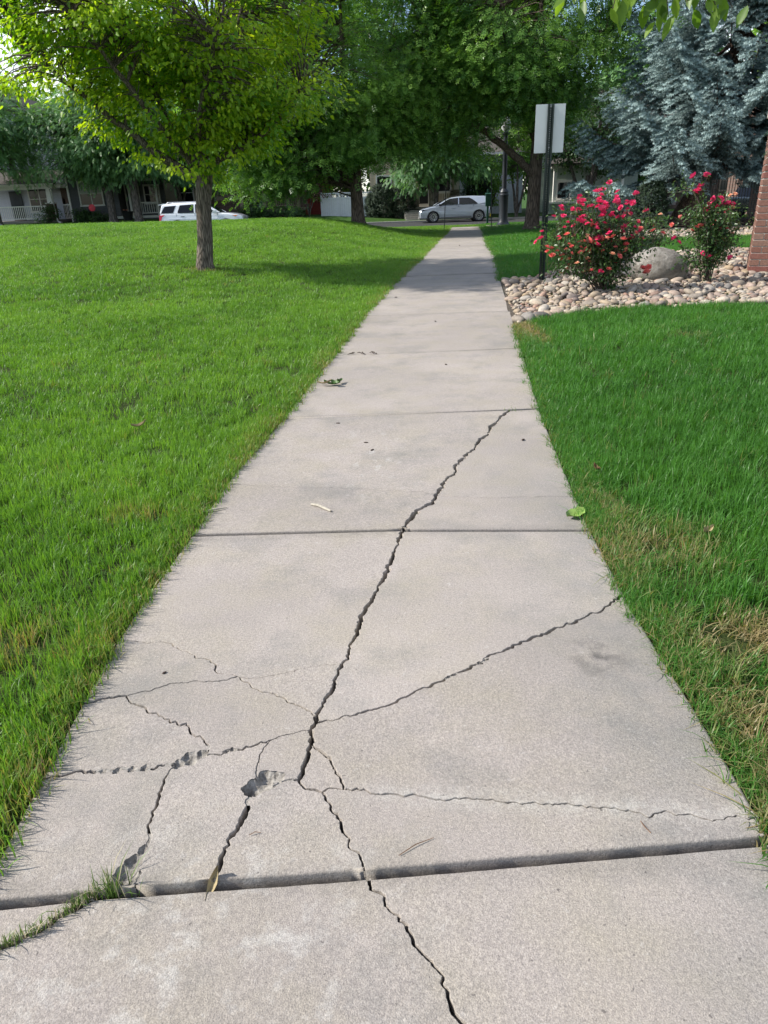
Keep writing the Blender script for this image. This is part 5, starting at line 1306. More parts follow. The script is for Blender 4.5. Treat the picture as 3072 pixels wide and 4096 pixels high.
def arch(cx, r, z0, n=9):     # points of a wheel arch walked from rear to front along the sill
    a0 = math.asin(min(1, max(-1, (z0 - 0.34) / r)))
    return [(cx + r * math.cos(a), 0.34 + r * math.sin(a)) for a in np.linspace(math.pi - a0, a0, n)]
def side_panel(m, pts, hw_fn, off, both=True):
    for s in ((-1, 1) if both else (-1,)):
        vs = [(x, s * (hw_fn(z) + off), z) for x, z in pts]; vs2 = [(x, s * (hw_fn(z) - .01), z) for x, z in pts]; n = len(pts)
        fs = [t for t in tess(pts)] + [(i, (i + 1) % n, (i + 1) % n + n, i + n) for i in range(n)]
        m.add(vs + vs2, fs)
def wheel(car, x, y, r, spokes, rim_r, blade=False, mat=None):
    s = 1 if y > 0 else -1
    w = empty('wheel', (x, y, r)); w.parent = car
    MB().lathe([(rim_r, -.10), (r * .93, -.115), (r, -.07), (r, .07), (r * .93, .115), (rim_r, .10)], 28, 'y', caps=False).build('tyre', MAT['rubber'], w, smooth_angle=.6)
    MB().lathe([(rim_r, -.02 * 1), (rim_r, s * .085), (rim_r * .93, s * .10), (rim_r * .90, s * .07), (.06, s * .045)], 28, 'y').build('rim', MAT['black'] if blade else (mat or MAT['alloy']), w, smooth_angle=.6)
    sp = MB()
    for k in range(spokes):
        a = TAU * k / spokes; a2 = a + (.33 if blade else 0)
        p0 = (rim_r * (.42 if blade else .16) * math.cos(a), s * .085, rim_r * (.42 if blade else .16) * math.sin(a)); p1 = (rim_r * .95 * math.cos(a2), s * .095, rim_r * .95 * math.sin(a2))
        sp.bar(p0, p1, .03, .035 if blade else .05)
    sp.lathe([(.045, s * .06), (.045, s * .11)], 12, 'y'); sp.lathe([(rim_r * .93, s * .088), (rim_r, s * .104)], 28, 'y', caps=False)
    sp.build('spokes', MAT['alloy'], w)
    return w
def place(car, loc, heading): car.location = loc; car.rotation_euler = (0, 0, heading)

# --- silver crossover, nose to the left, on the far side of the street
car = tag(empty('car'), 'silver electric crossover parked across the end of the path', 'car')
hw = lambda z: .93 - .03 * max(0, .55 - z) - (.05 + .34 * (z - .98) if z > .98 else 0.05 * max(0, z - .7) / .28)
hwl = lambda z: .935 - .06 * max(0, .5 - z) - .05 * max(0, z - .72) / .26
xf, xr = 1.42, -1.58
low = [(2.27, .22), (2.30, .40), (2.315, .58), (2.27, .74), (2.12, .84), (1.55, .97), (1.12, 1.02), (.2, 1.04), (-.9, 1.07), (-1.7, 1.09), (-2.18, 1.06), (-2.29, .92), (-2.31, .60), (-2.26, .34), (-2.14, .24)]
low = low + arch(xr, .40, .26) + arch(xf, .40, .26)
m = MB(); shell(m, low, hwl, .05, .02); m.build('body', MAT['paint_silver'], car, smooth_angle=.6)
cab = [(1.30, 1.00), (.62, 1.36), (.18, 1.50), (-.4, 1.56), (-1.2, 1.565), (-1.85, 1.53), (-2.10, 1.49), (-2.24, 1.12), (-1.6, 1.02)]
hwc = lambda z: .89 - .40 * max(0, z - 1.0) ** 1.05
m = MB(); shell(m, cab, hwc, .06, .015); m.build('cabin', MAT['paint_silver'], car, smooth_angle=.6)
for pts in ([(1.02, 1.07), (.56, 1.33), (.30, 1.43), (-.22, 1.475), (-.22, 1.075)], [(-.28, 1.075), (-.28, 1.478), (-.95, 1.465), (-1.18, 1.36), (-1.50, 1.12), (-1.46, 1.08)]):
    m = MB(); side_panel(m, pts, hwc, .012); m.build('side_window', MAT['car_glass'], car)
MB().add([(1.27, -.74, 1.04), (1.27, .74, 1.04), (.52, .60, 1.435), (.52, -.60, 1.435), (1.24, -.74, 1.0), (1.24, .74, 1.0), (.50, .60, 1.40), (.50, -.60, 1.40)], [(0, 1, 2, 3), (7, 6, 5, 4), (0, 4, 5, 1), (2, 6, 7, 3), (0, 3, 7, 4), (1, 5, 6, 2)]).build('windscreen', MAT['car_glass'], car)
MB().add([(-2.25, -.66, 1.15), (-2.25, .66, 1.15), (-2.13, .6, 1.46), (-2.13, -.6, 1.46), (-2.10, -.66, 1.14), (-2.10, .66, 1.14), (-1.98, .6, 1.45), (-1.98, -.6, 1.45)], [(0, 1, 2, 3), (7, 6, 5, 4), (0, 4, 5, 1), (2, 6, 7, 3), (0, 3, 7, 4), (1, 5, 6, 2)]).build('rear_window', MAT['car_glass'], car)
MB().prism([(-1.75, 1.555), (-1.95, 1.565), (-2.32, 1.515), (-2.32, 1.49), (-1.9, 1.51)], -.58, .58).build('spoiler', MAT['paint_silver'], car)
for cx in (xf, xr):
    ring = []
    for a in np.linspace(-.10, math.pi + .10, 16): ring.append((cx + .475 * math.cos(a), .34 + .475 * math.sin(a)))
    for a in np.linspace(math.pi + .10, -.10, 16): ring.append((cx + .402 * math.cos(a), .34 + .402 * math.sin(a)))
    m = MB(); side_panel(m, ring, hwl, .014); m.build('wheel_arch', MAT['paint_silver'], car)
    wl = [(cx + .40 * math.cos(a), .34 + .40 * math.sin(a)) for a in np.linspace(0, TAU, 20)[:-1]]
    m = MB(); m.prism(wl, -.78, .78); m.build('wheel_well', MAT['black'], car)
m = MB(); side_panel(m, [(xf - .40, .235), (xf - .42, .33), (xr + .42, .36), (xr + .40, .235)], hwl, .012); m.build('sill', MAT['cladding'], car)
m = MB(); side_panel(m, [(-2.30, .30), (-2.31, .50), (-2.02, .44), (-2.0, .28)], hwl, .011); m.box(-2.325, -2.25, -.8, .8, .28, .50); m.build('rear_bumper', MAT['cladding'], car)
m = MB(); side_panel(m, [(2.29, .22), (2.305, .32), (1.98, .30), (1.9, .22)], hwl, .011); m.box(2.25, 2.325, -.8, .8, .22, .34); m.build('front_bumper', MAT['cladding'], car)
m = MB(); side_panel(m, [(.93, .52), (.40, .78), (-1.05, .44), (-1.05, .405), (.92, .42)], hwl, .010); m.build('door_crease', MAT['paint_silver'], car)
for x0 in (1.0, -.25, -1.22):
    m = MB(); side_panel(m, [(x0, .42), (x0 + .012, .42), (x0 - .03 if x0 > 0 else x0 + .012, 1.03), (x0 - .042 if x0 > 0 else x0, 1.03)], hwl, .0125); m.build('door_seam', MAT['black'], car)
m = MB(); side_panel(m, [(2.26, .735), (2.10, .825), (1.86, .82), (2.2, .70)], hwl, .012); m.box(2.20, 2.31, -.86, -.45, .70, .78); m.box(2.20, 2.31, .45, .86, .70, .78); m.build('headlight', MAT['black'], car)
m = MB(); side_panel(m, [(-2.19, .93), (-2.30, .92), (-2.31, .83), (-2.10, .86)], hwl, .012); m.box(-2.315, -2.25, -.85, .85, .84, .93); m.build('tail_light', MAT['lamp_clear'], car)
for s in (-1, 1): MB().box(.86, 1.05, s * .93 - .12 * (s < 0) , s * .93 + .12 * (s > 0), 1.03, 1.13).build('mirror', MAT['black'], car)
for x in (.02, -1.12):
    m = MB(); side_panel(m, [(x, .86), (x + .2, .865), (x + .2, .885), (x, .88)], hwl, .013); m.build('handle', MAT['paint_silver'], car)
MB().box(-2.345, -2.326, -.98 + .72, -.98 + 1.24, .56, .70).build('plate', MAT['plate'], car)
MB().box(-2.36, -2.30, .68, .93, .28, .47).build('tow_tag', MAT['plate'], car)
for x in (xf, xr):
    for y in (-.84, .84): wheel(car, x, y, .365, 14, .265, True)
place(car, (5.34, 51.5, -.305), math.pi)

# --- white SUV, nose to the right, on the near side
car = tag(empty('car'), 'white SUV seen over the lawn crest behind the pear trunk', 'car')
xf, xr = 1.48, -1.40
hwl = lambda z: .98 - .08 * max(0, .5 - z) - .05 * max(0, z - .8) / .3
low = [(2.42, .30), (2.50, .48), (2.50, .72), (2.44, .90), (2.2, 1.0), (1.7, 1.08), (1.15, 1.12), (.2, 1.13), (-1.2, 1.16), (-2.2, 1.18), (-2.40, 1.12), (-2.46, .85), (-2.46, .50), (-2.36, .34)]
low = low + arch(xr, .43, .30) + arch(xf, .43, .30)
m = MB(); shell(m, low, hwl, .06, .03); m.build('body', MAT['paint_white'], car, smooth_angle=.6)
cab = [(1.18, 1.10), (.45, 1.58), (.15, 1.69), (-.6, 1.745), (-1.7, 1.72), (-2.2, 1.66), (-2.30, 1.62), (-2.42, 1.16), (-1.8, 1.10)]
hwc = lambda z: .93 - .36 * max(0, z - 1.1)
m = MB(); shell(m, cab, hwc, .06, .02); m.build('cabin', MAT['paint_white'], car, smooth_angle=.6)
for pts in ([(.90, 1.17), (.42, 1.50), (.18, 1.60), (-.30, 1.63), (-.30, 1.17)], [(-.40, 1.17), (-.40, 1.63), (-1.20, 1.60), (-1.36, 1.22), (-1.30, 1.17)], [(-1.62, 1.19), (-1.44, 1.59), (-2.10, 1.55), (-2.20, 1.44), (-2.33, 1.19)]):
    m = MB(); side_panel(m, pts, hwc, .012); m.build('side_window', MAT['car_glass'], car)
MB().add([(1.16, -.80, 1.14), (1.16, .80, 1.14), (.34, .64, 1.66), (.34, -.64, 1.66), (1.12, -.8, 1.1), (1.12, .8, 1.1), (.32, .64, 1.62), (.32, -.64, 1.62)], [(0, 1, 2, 3), (7, 6, 5, 4), (0, 4, 5, 1), (2, 6, 7, 3), (0, 3, 7, 4), (1, 5, 6, 2)]).build('windscreen', MAT['car_glass'], car)
MB().add([(-2.43, -.72, 1.22), (-2.43, .72, 1.22), (-2.325, .66, 1.60), (-2.325, -.66, 1.60), (-2.36, -.72, 1.22), (-2.36, .72, 1.22), (-2.26, .66, 1.60), (-2.26, -.66, 1.60)], [(0, 1, 2, 3), (7, 6, 5, 4), (0, 4, 5, 1), (2, 6, 7, 3), (0, 3, 7, 4), (1, 5, 6, 2)]).build('rear_window', MAT['car_glass'], car)
MB().prism([(-1.95, 1.71), (-2.2, 1.715), (-2.50, 1.66), (-2.48, 1.63), (-2.1, 1.66)], -.66, .66).build('spoiler', MAT['paint_white'], car)
for s in (-1, 1):
    rl = MB().tube([(.1, s * .62, 1.70), (0, s * .62, 1.77), (-1.9, s * .62, 1.77), (-2.0, s * .62, 1.71)], [.02] * 4, 6).build('roof_rail', MAT['alloy'], car)
    MB().box(.75, .98, s * .95 - .14 * (s < 0), s * .95 + .14 * (s > 0), 1.10, 1.26).build('mirror', MAT['paint_white'], car)
for cx in (xf, xr):
    wl = [(cx + .43 * math.cos(a), .36 + .43 * math.sin(a)) for a in np.linspace(0, TAU, 20)[:-1]]
    m = MB(); m.prism(wl, -.82, .82); m.build('wheel_well', MAT['black'], car)
    for y in (-.88, .88): wheel(car, cx, y, .38, 10, .25)
m = MB(); side_panel(m, [(xf - .43, .28), (xf - .45, .44), (xr + .45, .44), (xr + .43, .28)], hwl, .012); m.build('sill', MAT['cladding'], car)
m = MB(); side_panel(m, [(-2.47, .78), (-2.45, 1.10), (-2.12, 1.09), (-2.28, .98), (-2.36, .80)], hwl, .014); m.build('tail_light', MAT['tail_red'], car)
m = MB(); side_panel(m, [(2.44, .90), (2.2, .985), (1.82, 1.0), (2.1, .88), (2.48, .74)], hwl, .014); m.box(2.40, 2.515, -.9, -.5, .74, .90); m.box(2.40, 2.515, .5, .9, .74, .90); m.build('headlight', MAT['lamp_clear'], car)
m = MB(); side_panel(m, [(2.2, .975), (1.84, .99), (2.08, .90)], hwl, .019); m.build('indicator', MAT['amber'], car)
m = MB()
for z in (.66, .74, .82): m.box(2.46, 2.525, -.48, .48, z, z + .045)
m.build('grille', MAT['alloy'], car)
for x in (.05, -1.18):
    m = MB(); side_panel(m, [(x, .96), (x + .22, .97), (x + .22, 1.0), (x, .99)], hwl, .02); m.build('handle', MAT['black'], car)
for x0 in (.98, -.34, -1.44):
    m = MB(); side_panel(m, [(x0, .48), (x0 + .012, .48), (x0 + .012, 1.12), (x0, 1.12)], hwl, .0125); m.build('door_seam', MAT['black'], car)
m = MB(); side_panel(m, [(1.0, .80), (1.0, .86), (-1.9, .89), (-1.9, .85)], hwl, .016); m.build('body_crease', MAT['paint_white'], car)
place(car, (-10.25, 46.7, -.29), 0)

# --- car nose at the far left edge
car = tag(empty('car'), 'pale car whose nose alone shows at the left edge', 'car')
hwl = lambda z: .90 - .05 * max(0, z - .6) / .3
low = [(2.25, .25), (2.30, .45), (2.28, .66), (2.05, .82), (1.4, .93), (.9, .98), (-1.6, 1.0), (-2.25, .95), (-2.32, .6), (-2.25, .28)] + arch(-1.4, .38, .26) + arch(1.4, .38, .26)
m = MB(); shell(m, low, hwl, .06, .03); m.build('body', MAT['paint_silver'], car, smooth_angle=.6)
hwc = lambda z: .84 - .36 * max(0, z - .95)
m = MB(); shell(m, [(1.1, .95), (.3, 1.38), (-.9, 1.42), (-1.5, 1.33), (-2.0, .98)], hwc, .05, .02); m.build('cabin', MAT['car_glass'], car, smooth_angle=.6)
m = MB(); side_panel(m, [(2.27, .40), (2.28, .62), (1.95, .70), (1.85, .45)], hwl, .012); m.box(2.24, 2.32, -.7, .7, .35, .60); m.build('grille', MAT['black'], car)
for x in (-1.4, 1.4):
    for y in (-.8, .8): wheel(car, x, y, .33, 8, .22)
place(car, (-25.5, 47.3, -.10), 0)

# --- dark off-roader behind the roses, nose to the right
car = tag(empty('car'), 'black boxy off-roader with bare wheels half hidden behind the evergreen shrub', 'car')
hwl = lambda z: .80
low = [(1.85, .55), (1.88, .95), (1.80, 1.05), (.65, 1.12), (-1.7, 1.12), (-1.86, 1.0), (-1.86, .55), (-1.5, .5), (1.5, .5)]
m = MB(); shell(m, low, hwl, .05, .02); m.build('body', MAT['paint_black'], car, smooth_angle=.6)
m = MB(); shell(m, [(.62, 1.10), (.35, 1.72), (-1.65, 1.74), (-1.75, 1.10)], lambda z: .78 - .10 * max(0, z - 1.1), .05, .02); m.build('cabin', MAT['paint_dark'], car, smooth_angle=.6)
for pts in ([(.50, 1.18), (.30, 1.62), (-.45, 1.63), (-.45, 1.18)], [(-.55, 1.18), (-.55, 1.63), (-1.60, 1.63), (-1.66, 1.18)]):
    m = MB(); side_panel(m, pts, lambda z: .78 - .10 * max(0, z - 1.1), .012); m.build('side_window', MAT['car_glass'], car)
for x in (1.2, -1.15):
    pts = [(x - .52, .62), (x - .40, .98), (x + .40, .98), (x + .56, .55), (x + .46, .55), (x + .34, .90), (x - .34, .90), (x - .44, .62)]
    m = MB(); m.prism(pts, -.98, -.78); m.prism(pts, .78, .98); m.build('wheel_flare', MAT['cladding'], car)
    for y in (-.84, .84): wheel(car, x, y, .40, 8, .21)
MB().box(1.90, 2.10, -.85, .85, .58, .76).build('front_bumper', MAT['alloy'], car); MB().box(-2.02, -1.88, -.8, .8, .58, .74).build('rear_bumper', MAT['cladding'], car)
MB().box(-1.90, -1.84, -.80, -.62, .86, 1.04).box(-1.90, -1.84, .62, .80, .86, 1.04).build('tail_light', MAT['tail_red'], car)
MB().box(1.86, 1.90, -.62, -.38, .80, 1.0).box(1.86, 1.90, .38, .62, .80, 1.0).build('headlight', MAT['lamp_clear'], car)
place(car, (18.05, 52.2, -.305), 0)
# --- dark car behind the iron fence
car = tag(empty('car'), 'dark car seen through the black iron fence at right', 'car')
hwl = lambda z: .90 - .05 * max(0, z - .6) / .3
low = [(2.25, .25), (2.30, .45), (2.28, .70), (2.05, .88), (1.4, .97), (.9, 1.0), (-1.6, 1.0), (-2.25, .95), (-2.32, .6), (-2.25, .28)] + arch(-1.4, .38, .26) + arch(1.4, .38, .26)
m = MB(); shell(m, low, hwl, .06, .03); m.build('body', MAT['paint_dark'], car, smooth_angle=.6)
m = MB(); shell(m, [(1.1, .97), (.3, 1.50), (-1.2, 1.55), (-1.9, 1.45), (-2.1, 1.0)], lambda z: .84 - .36 * max(0, z - .95), .05, .02); m.build('cabin', MAT['car_glass'], car, smooth_angle=.6)
MB().box(-1.2, .2, -.55, .55, 1.56, 1.60).build('roof', MAT['paint_dark'], car)
for x in (-1.4, 1.4):
    for y in (-.8, .8): wheel(car, x, y, .34, 8, .22)
place(car, (20.6, 39.5, -.15), 0.35)
# ---------------------------------------------------------------- street furniture
MAT['sign_back'] = M_plain('sign_aluminium', (0.60, 0.62, 0.61), .42, .5, metal=.25, var=.04, scale=3)
MAT['post_green'] = M_plain('green_post_paint', (0.012, 0.022, 0.018), .35, .5, var=.2)
MAT['galv'] = M_plain('bolt_steel', (0.55, 0.56, 0.57), .35, metal=.7, var=.1)
MAT['lamp_paint'] = M_plain('lamp_post_paint', (0.020, 0.024, 0.032), .45, .5, var=.2, bump=.15, bscale=60)
MAT['box_green'] = M_plain('dispenser_green', (0.012, 0.060, 0.040), .5, var=.1)
sgn = tag(empty('street_sign', (2.80, 12.55, 0.0), math.radians(-3)), 'back of a blank metal sign on a dark perforated post beside the stones', 'sign')
H_ = 2.66
# U-channel post with a hole row: web pieces between the holes, two flanges
fl = MB()
for s in (-1, 1):
    fl.add([(s*.015, .0, -.25), (s*.028, -.032, -.25), (s*.050, -.032, -.25), (s*.050, -.027, -.25), (s*.031, -.027, -.25), (s*.018, .005, -.25)] + [(s*.015, .0, H_), (s*.028, -.032, H_), (s*.050, -.032, H_), (s*.050, -.027, H_), (s*.031, -.027, H_), (s*.018, .005, H_)],
           [(0,1,7,6),(1,2,8,7),(2,3,9,8),(3,4,10,9),(4,5,11,10),(5,0,6,11),(0,5,4,3,2,1),(6,7,8,9,10,11)])
pst = fl.build('post', MAT['post_green'], sgn)
web = MB().box(-.0149, -.0052, 0, .004, -.25, H_).box(.0052, .0149, 0, .004, -.25, H_)
z = -.25
while z < H_ - .02:
    web.box(-.0051, .0051, 0, .004, z, z + .0155); z += .0254
w_ = web.build('web', MAT['post_green'], pst); w_['kind'] = 'stuff'
pn = MB()
n = 6; hw_, z0, z1, rr = .228, 1.985, 2.66, .006
pts = []
for cx, cz, a0 in ((hw_ - rr, z1 - rr, 0), (-hw_ + rr, z1 - rr, 90), (-hw_ + rr, z0 + rr, 180), (hw_ - rr, z0 + rr, 270)):
    for k in range(5): a = math.radians(a0 + 22.5 * k); pts.append((cx + rr * math.cos(a), cz + rr * math.sin(a)))
pn.prism(pts, .0055, .0085).build('panel', MAT['sign_back'], sgn)
for zb in (2.055, 2.625): MB().lathe([(.0115, 0), (.0115, -.007), (.006, -.012)], 10, 'y', (0, -.001, zb)).build('bolt', MAT['galv'], sgn)

lx, ly = 6.95, 41.2
lp = tag(empty('lamp_post', (lx, ly, -.22)), 'dark blue-black street lamp post beside the path end', 'lamp post')
MB().lathe([(.40, -.2), (.40, .06), (.33, .10), (.26, .20), (.235, .34), (.235, 1.42), (.25, 1.46), (.25, 1.52), (.22, 1.56), (.22, 1.60), (.24, 1.64), (.20, 1.72), (.145, 1.80)], 18).build('base', MAT['lamp_paint'], lp, smooth_angle=.5)
MB().lathe([(.130, 1.75), (.125, 3.0), (.11, 4.3)], 16).build('pole', MAT['lamp_paint'], lp, smooth_angle=.5)
MB().lathe([(.12, 4.301), (.20, 4.36), (.20, 4.42), (.09, 4.46)], 16).build('collar', MAT['lamp_paint'], lp, smooth_angle=.5)
MB().lathe([(.10, 4.461), (.24, 4.62), (.26, 4.85), (.16, 5.05), (.04, 5.15)], 16).build('globe', MAT['vinyl'], lp, smooth_angle=.8)
for i, (x, y, h, dx, lab) in enumerate(((3.62, 39.6, 1.95, .10, 'thin leaning black stake left of the path end'), (5.95, 38.7, 2.40, -.06, 'thin black upright stake right of the path end'))):
    t = tag(empty('stake', (x, y, float(lz(x, y)))), lab, 'post', 'stakes flanking the path end')
    MB().bar((0, 0, -.2), (dx, 0, h), .055, .035).build('rod', MAT['black'], t)
    MB().bar((dx, 0, h + .001), (dx * 1.01, 0, h + .03), .065, .045).build('cap', MAT['black'], t)
ws = tag(empty('dispenser_post', (6.52, 44.0, -.30)), 'green pet waste bag dispenser on a post behind the crossover', 'dispenser')
MB().box(-.05, .05, -.05, .05, -.2, 1.9).build('post', MAT['box_green'], ws)
bx = MB().box(-.15, .15, -.20, -.051, 1.0, 1.62).build('box', MAT['box_green'], ws); MB().prismx([(-.21, 1.621), (-.045, 1.621), (-.045, 1.70), (-.21, 1.66)], -.165, .165).build('lid', MAT['box_green'], bx)

# ---------------------------------------------------------------- brick pillar
def M_brick():
    b = NB('brick').set(.88, .2); p = b.obj(); oi = b.n('ShaderNodeObjectInfo')
    rp = b.n('ShaderNodeValToRGB'); e = rp.color_ramp.elements
    e[0].position = 0; e[0].color = (.195, .085, .064, 1); e[1].position = 1; e[1].color = (.235, .140, .105, 1)
    for q, c_ in ((.2, (.24, .130, .096, 1)), (.45, (.205, .105, .080, 1)), (.62, (.255, .160, .122, 1)), (.8, (.20, .070, .058, 1))):
        x = e.new(q); x.color = c_
    b.l(oi.outputs['Random'], rp.inputs['Fac'])
    n = b.noise(b.pos(), 38, 4, .65, .3, .7)
    b.col(b.mix(n, b.mix(1.0, rp.outputs['Color'], (.72, .72, .74), 'MULTIPLY'), b.mix(1.0, rp.outputs['Color'], (1.2, 1.2, 1.2), 'MULTIPLY')))
    b.bump(b.noise(b.pos(), 160, 4, .7), .5, .004); return b.m
MAT['brick'] = M_brick(); MAT['mortar'] = M_plain('mortar', (.46, .42, .37), .95, .1, var=.15, bump=.5, bscale=90)
MAT['cap_stone'] = M_plain('cap_stone', (.38, .33, .29), .85, .2, var=.12, bump=.4)
bp = tag(empty('brick_pillar', (6.17, 12.30, 0.0), math.radians(-25)), 'red-brown brick pillar at the right edge of the stone bed', 'pillar')
PW, PD, BH, BL, MJ = 1.24, 1.24, .086, .295, .0145
core = MB().box(.006, PW - .006, .006, PD - .006, -.3, 2.42).build('mortar_core', MAT['mortar'], bp)
_bk = {}
def brick_mesh(l, d):
    k = (round(l, 3), round(d, 3))
    if k not in _bk:
        m = MB(); c = .004
        o_ = [(0, 0), (l, 0), (l, d), (0, d)]; vs = []
        for z, i in ((0, c), (c, 0), (BH - c, 0), (BH, c)):
            vs += [(i, i, z), (l - i, i, z), (l - i, d - i, z), (i, d - i, z)]
        fs = [(3, 2, 1, 0), (12, 13, 14, 15)] + [(r_ * 4 + q, r_ * 4 + (q + 1) % 4, r_ * 4 + 4 + (q + 1) % 4, r_ * 4 + 4 + q) for r_ in range(3) for q in range(4)]
        _bk[k] = m.add(vs, fs).mesh('brick', MAT['brick'])
    return _bk[k]
ncr = 24
rb = random.Random(2)
for c in range(ncr):
    z = -.10 + c * (BH + MJ)
    for face in range(2):                     # front and left face
        x = 0.0
        if (c + face) % 2:                     # this face starts with a header end
            seq = [.143] + [BL] * 3 + [.143]
        else: seq = [BL] * 4
        x = 0.0
        for i, l in enumerate(seq):
            if face == 1 and i == 0: x += l + MJ; continue      # the corner brick belongs to the front
            if x + l > PW + .03: break
            j = rb.uniform(-.002, .003)
            if face == 0:
                d = BL if ((c + 1) % 2 and False) else .143
                if i == 0: d = BL if c % 2 else .143
                link('brick', brick_mesh(l, d), bp, (x, -.004 + j, z))
            else: link('brick', brick_mesh(.10, l), bp, (-.004 + j, x, z))
            x += l + MJ
MB().box(-.06, PW + .06, -.06, PD + .06, 2.421, 2.52).build('cap', MAT['cap_stone'], bp)
MB().box(-.03, PW + .03, -.03, PD + .03, -.3, .005).build('footing', MAT['mortar'], bp)

# ---------------------------------------------------------------- stone beds
MAT['stone'] = None
def M_stone():
    b = NB('river_stone').set(.7, .3); oi = b.n('ShaderNodeObjectInfo'); at = b.n('ShaderNodeAttribute', attribute_name='tint', attribute_type='GEOMETRY')
    v = b.math('FRACT', b.math('ADD', oi.outputs['Random'], at.outputs['Fac']))
    rp = b.n('ShaderNodeValToRGB'); e = rp.color_ramp.elements
    e[0].position = 0; e[0].color = (.36, .29, .22, 1); e[1].position = 1; e[1].color = (.30, .24, .19, 1)
    for q, c_ in ((.12, (.46, .40, .32, 1)), (.25, (.27, .22, .175, 1)), (.38, (.42, .32, .21, 1)), (.5, (.19, .175, .165, 1)), (.6, (.50, .44, .37, 1)), (.7, (.34, .205, .15, 1)), (.8, (.13, .12, .115, 1)), (.9, (.38, .29, .24, 1))):
        x = e.new(q); x.color = c_
    b.l(v, rp.inputs['Fac']); n = b.noise(b.pos(), 26, 4, .6, .3, .7)
    b.col(b.mix(n, b.mix(1.0, rp.outputs['Color'], (.66, .65, .63), 'MULTIPLY'), b.mix(1.0, rp.outputs['Color'], (1.05, 1.04, 1.02), 'MULTIPLY')))
    b.bump(b.noise(b.pos(), 90, 3, .6), .3, .004); return b.m
MAT['stone'] = M_stone()
def ico(sub):
    bm = bmesh.new(); bmesh.ops.create_icosphere(bm, subdivisions=sub, radius=1)
    V = np.array([v.co for v in bm.verts]); F = np.array([[v.index for v in f.verts] for f in bm.faces]); bm.free(); return V, F
ICO2 = ico(2); ICO3 = ico(3)
def pebble(seed, base=ICO2):
    r = np.random.default_rng(seed); V = base[0].copy()
    for k in range(5):
        d = unit(r.normal(0, 1, 3)); V += unit(V) * (r.uniform(-.12, .16) * np.clip(V @ d, -.2, 1) ** 2)[:, None]
    return V * np.array([1.12, r.uniform(.58, .88), r.uniform(.42, .66)]), base[1]
PEB = [pebble(i) for i in range(9)]
PEBM = [np_mesh('stone', V, F, MAT['stone'], True, np.zeros(len(V))) for V, F in PEB]
def fill_bed(poly, zf, n, smin, smax, seed, dmin):
    r = np.random.default_rng(seed); lo, hi = poly.min(0), poly.max(0); out = []; cell = {}
    PP = lo + (hi - lo) * r.uniform(0, 1, (n, 2))
    for p in PP[inside(PP, poly)]:
        if not (abs(p[0]) < .60 * p[1] + 1.2): continue
        if p[0] < XR(p[1]) + .05: continue
        s = smin + (smax - smin) * r.uniform(0, 1) ** 2.3; q = (int(p[0] / dmin), int(p[1] / dmin)); lvl = 0
        ok = True
        for a in (-1, 0, 1):
            for b_ in (-1, 0, 1):
                for (x, y, s2) in cell.get((q[0] + a, q[1] + b_), ()):
                    if math.hypot(x - p[0], y - p[1]) < (s + s2) * .66: ok = False
        if not ok: continue
        cell.setdefault(q, []).append((p[0], p[1], s)); out.append((p[0], p[1], zf(p[0], p[1]), s))
    return out
def stone_bed(name, label, poly, zf, n, smin, smax, seed, dmin, lift=.012):
    # soil sheet
    bm = bmesh.new(); vs = [bm.verts.new((x, y, zf(x, y) + lift)) for x, y in poly]; f = bm.faces.new(vs); f.normal_update()
    if f.normal.z < 0: f.normal_flip()
    me = bpy.data.meshes.new(name); bm.to_mesh(me); bm.free(); me.materials.append(MAT['bed'])
    bed = structure(link(name, me), label)
    S = fill_bed(poly, zf, n, smin, smax, seed, dmin); r = np.random.default_rng(seed + 1)
    S.sort(key=lambda t: -t[3] / (t[1] + 0.0))
    g = Geo()
    for i, (x, y, z, s) in enumerate(S):
        k = int(r.integers(0, 9)); rot = Matrix.Rotation(r.uniform(0, TAU), 3, 'Z') @ Matrix.Rotation(r.normal(0, .28), 3, 'X') @ Matrix.Rotation(r.normal(0, .28), 3, 'Y')
        zz = z + lift + s * .30 + (0.02 * r.uniform() if r.uniform() < .5 else 0)
        if i < 300:
            o = link('stone', PEBM[k], bed); o.matrix_world = Matrix.Translation((x, y, zz)) @ rot.to_4x4() @ Matrix.Scale(s, 4)
        else:
            V = (PEB[k][0] * s) @ np.array(rot).T + np.array([x, y, zz]); g.add(V, PEB[k][1], r.uniform(0, 1))
    # a second scatter of smaller stones in the gaps
    lo, hi = poly.min(0), poly.max(0)
    P = lo + (hi - lo) * r.uniform(0, 1, (n // 3, 2)); P = P[inside(P, poly)]; P = P[(np.abs(P[:, 0]) < .60 * P[:, 1] + 1.0) & (P[:, 0] > XR(P[:, 1]) + .03)]
    for x, y in P:
        k = int(r.integers(0, 9)); s = smin * r.uniform(.45, .85); rot = np.array(Matrix.Rotation(r.uniform(0, TAU), 3, 'Z'))
        g.add((PEB[k][0] * s) @ rot.T + np.array([x, y, zf(x, y) + lift + s * .4]), PEB[k][1], r.uniform(0, 1))
    o = link('small_stones', g.mesh('small_stones', MAT['stone'], True), bed); o['kind'] = 'stuff'
    print(name, len(S), len(P))
    return bed
stone_bed('stone_bed', 'bed of pale rounded river stones round the roses', BED, lambda x, y: float(right_z(x, y)), 26000, .030, .105, 5, .22)
stone_bed('stone_bed', 'pale stone mulch below the blue spruce', BED2[[0, 1, 2, 3, 4, 5, 6, 7, 8, 9, 10]], lambda x, y: float(right_z(x, y)), 12000, .06, .12, 6, .26)
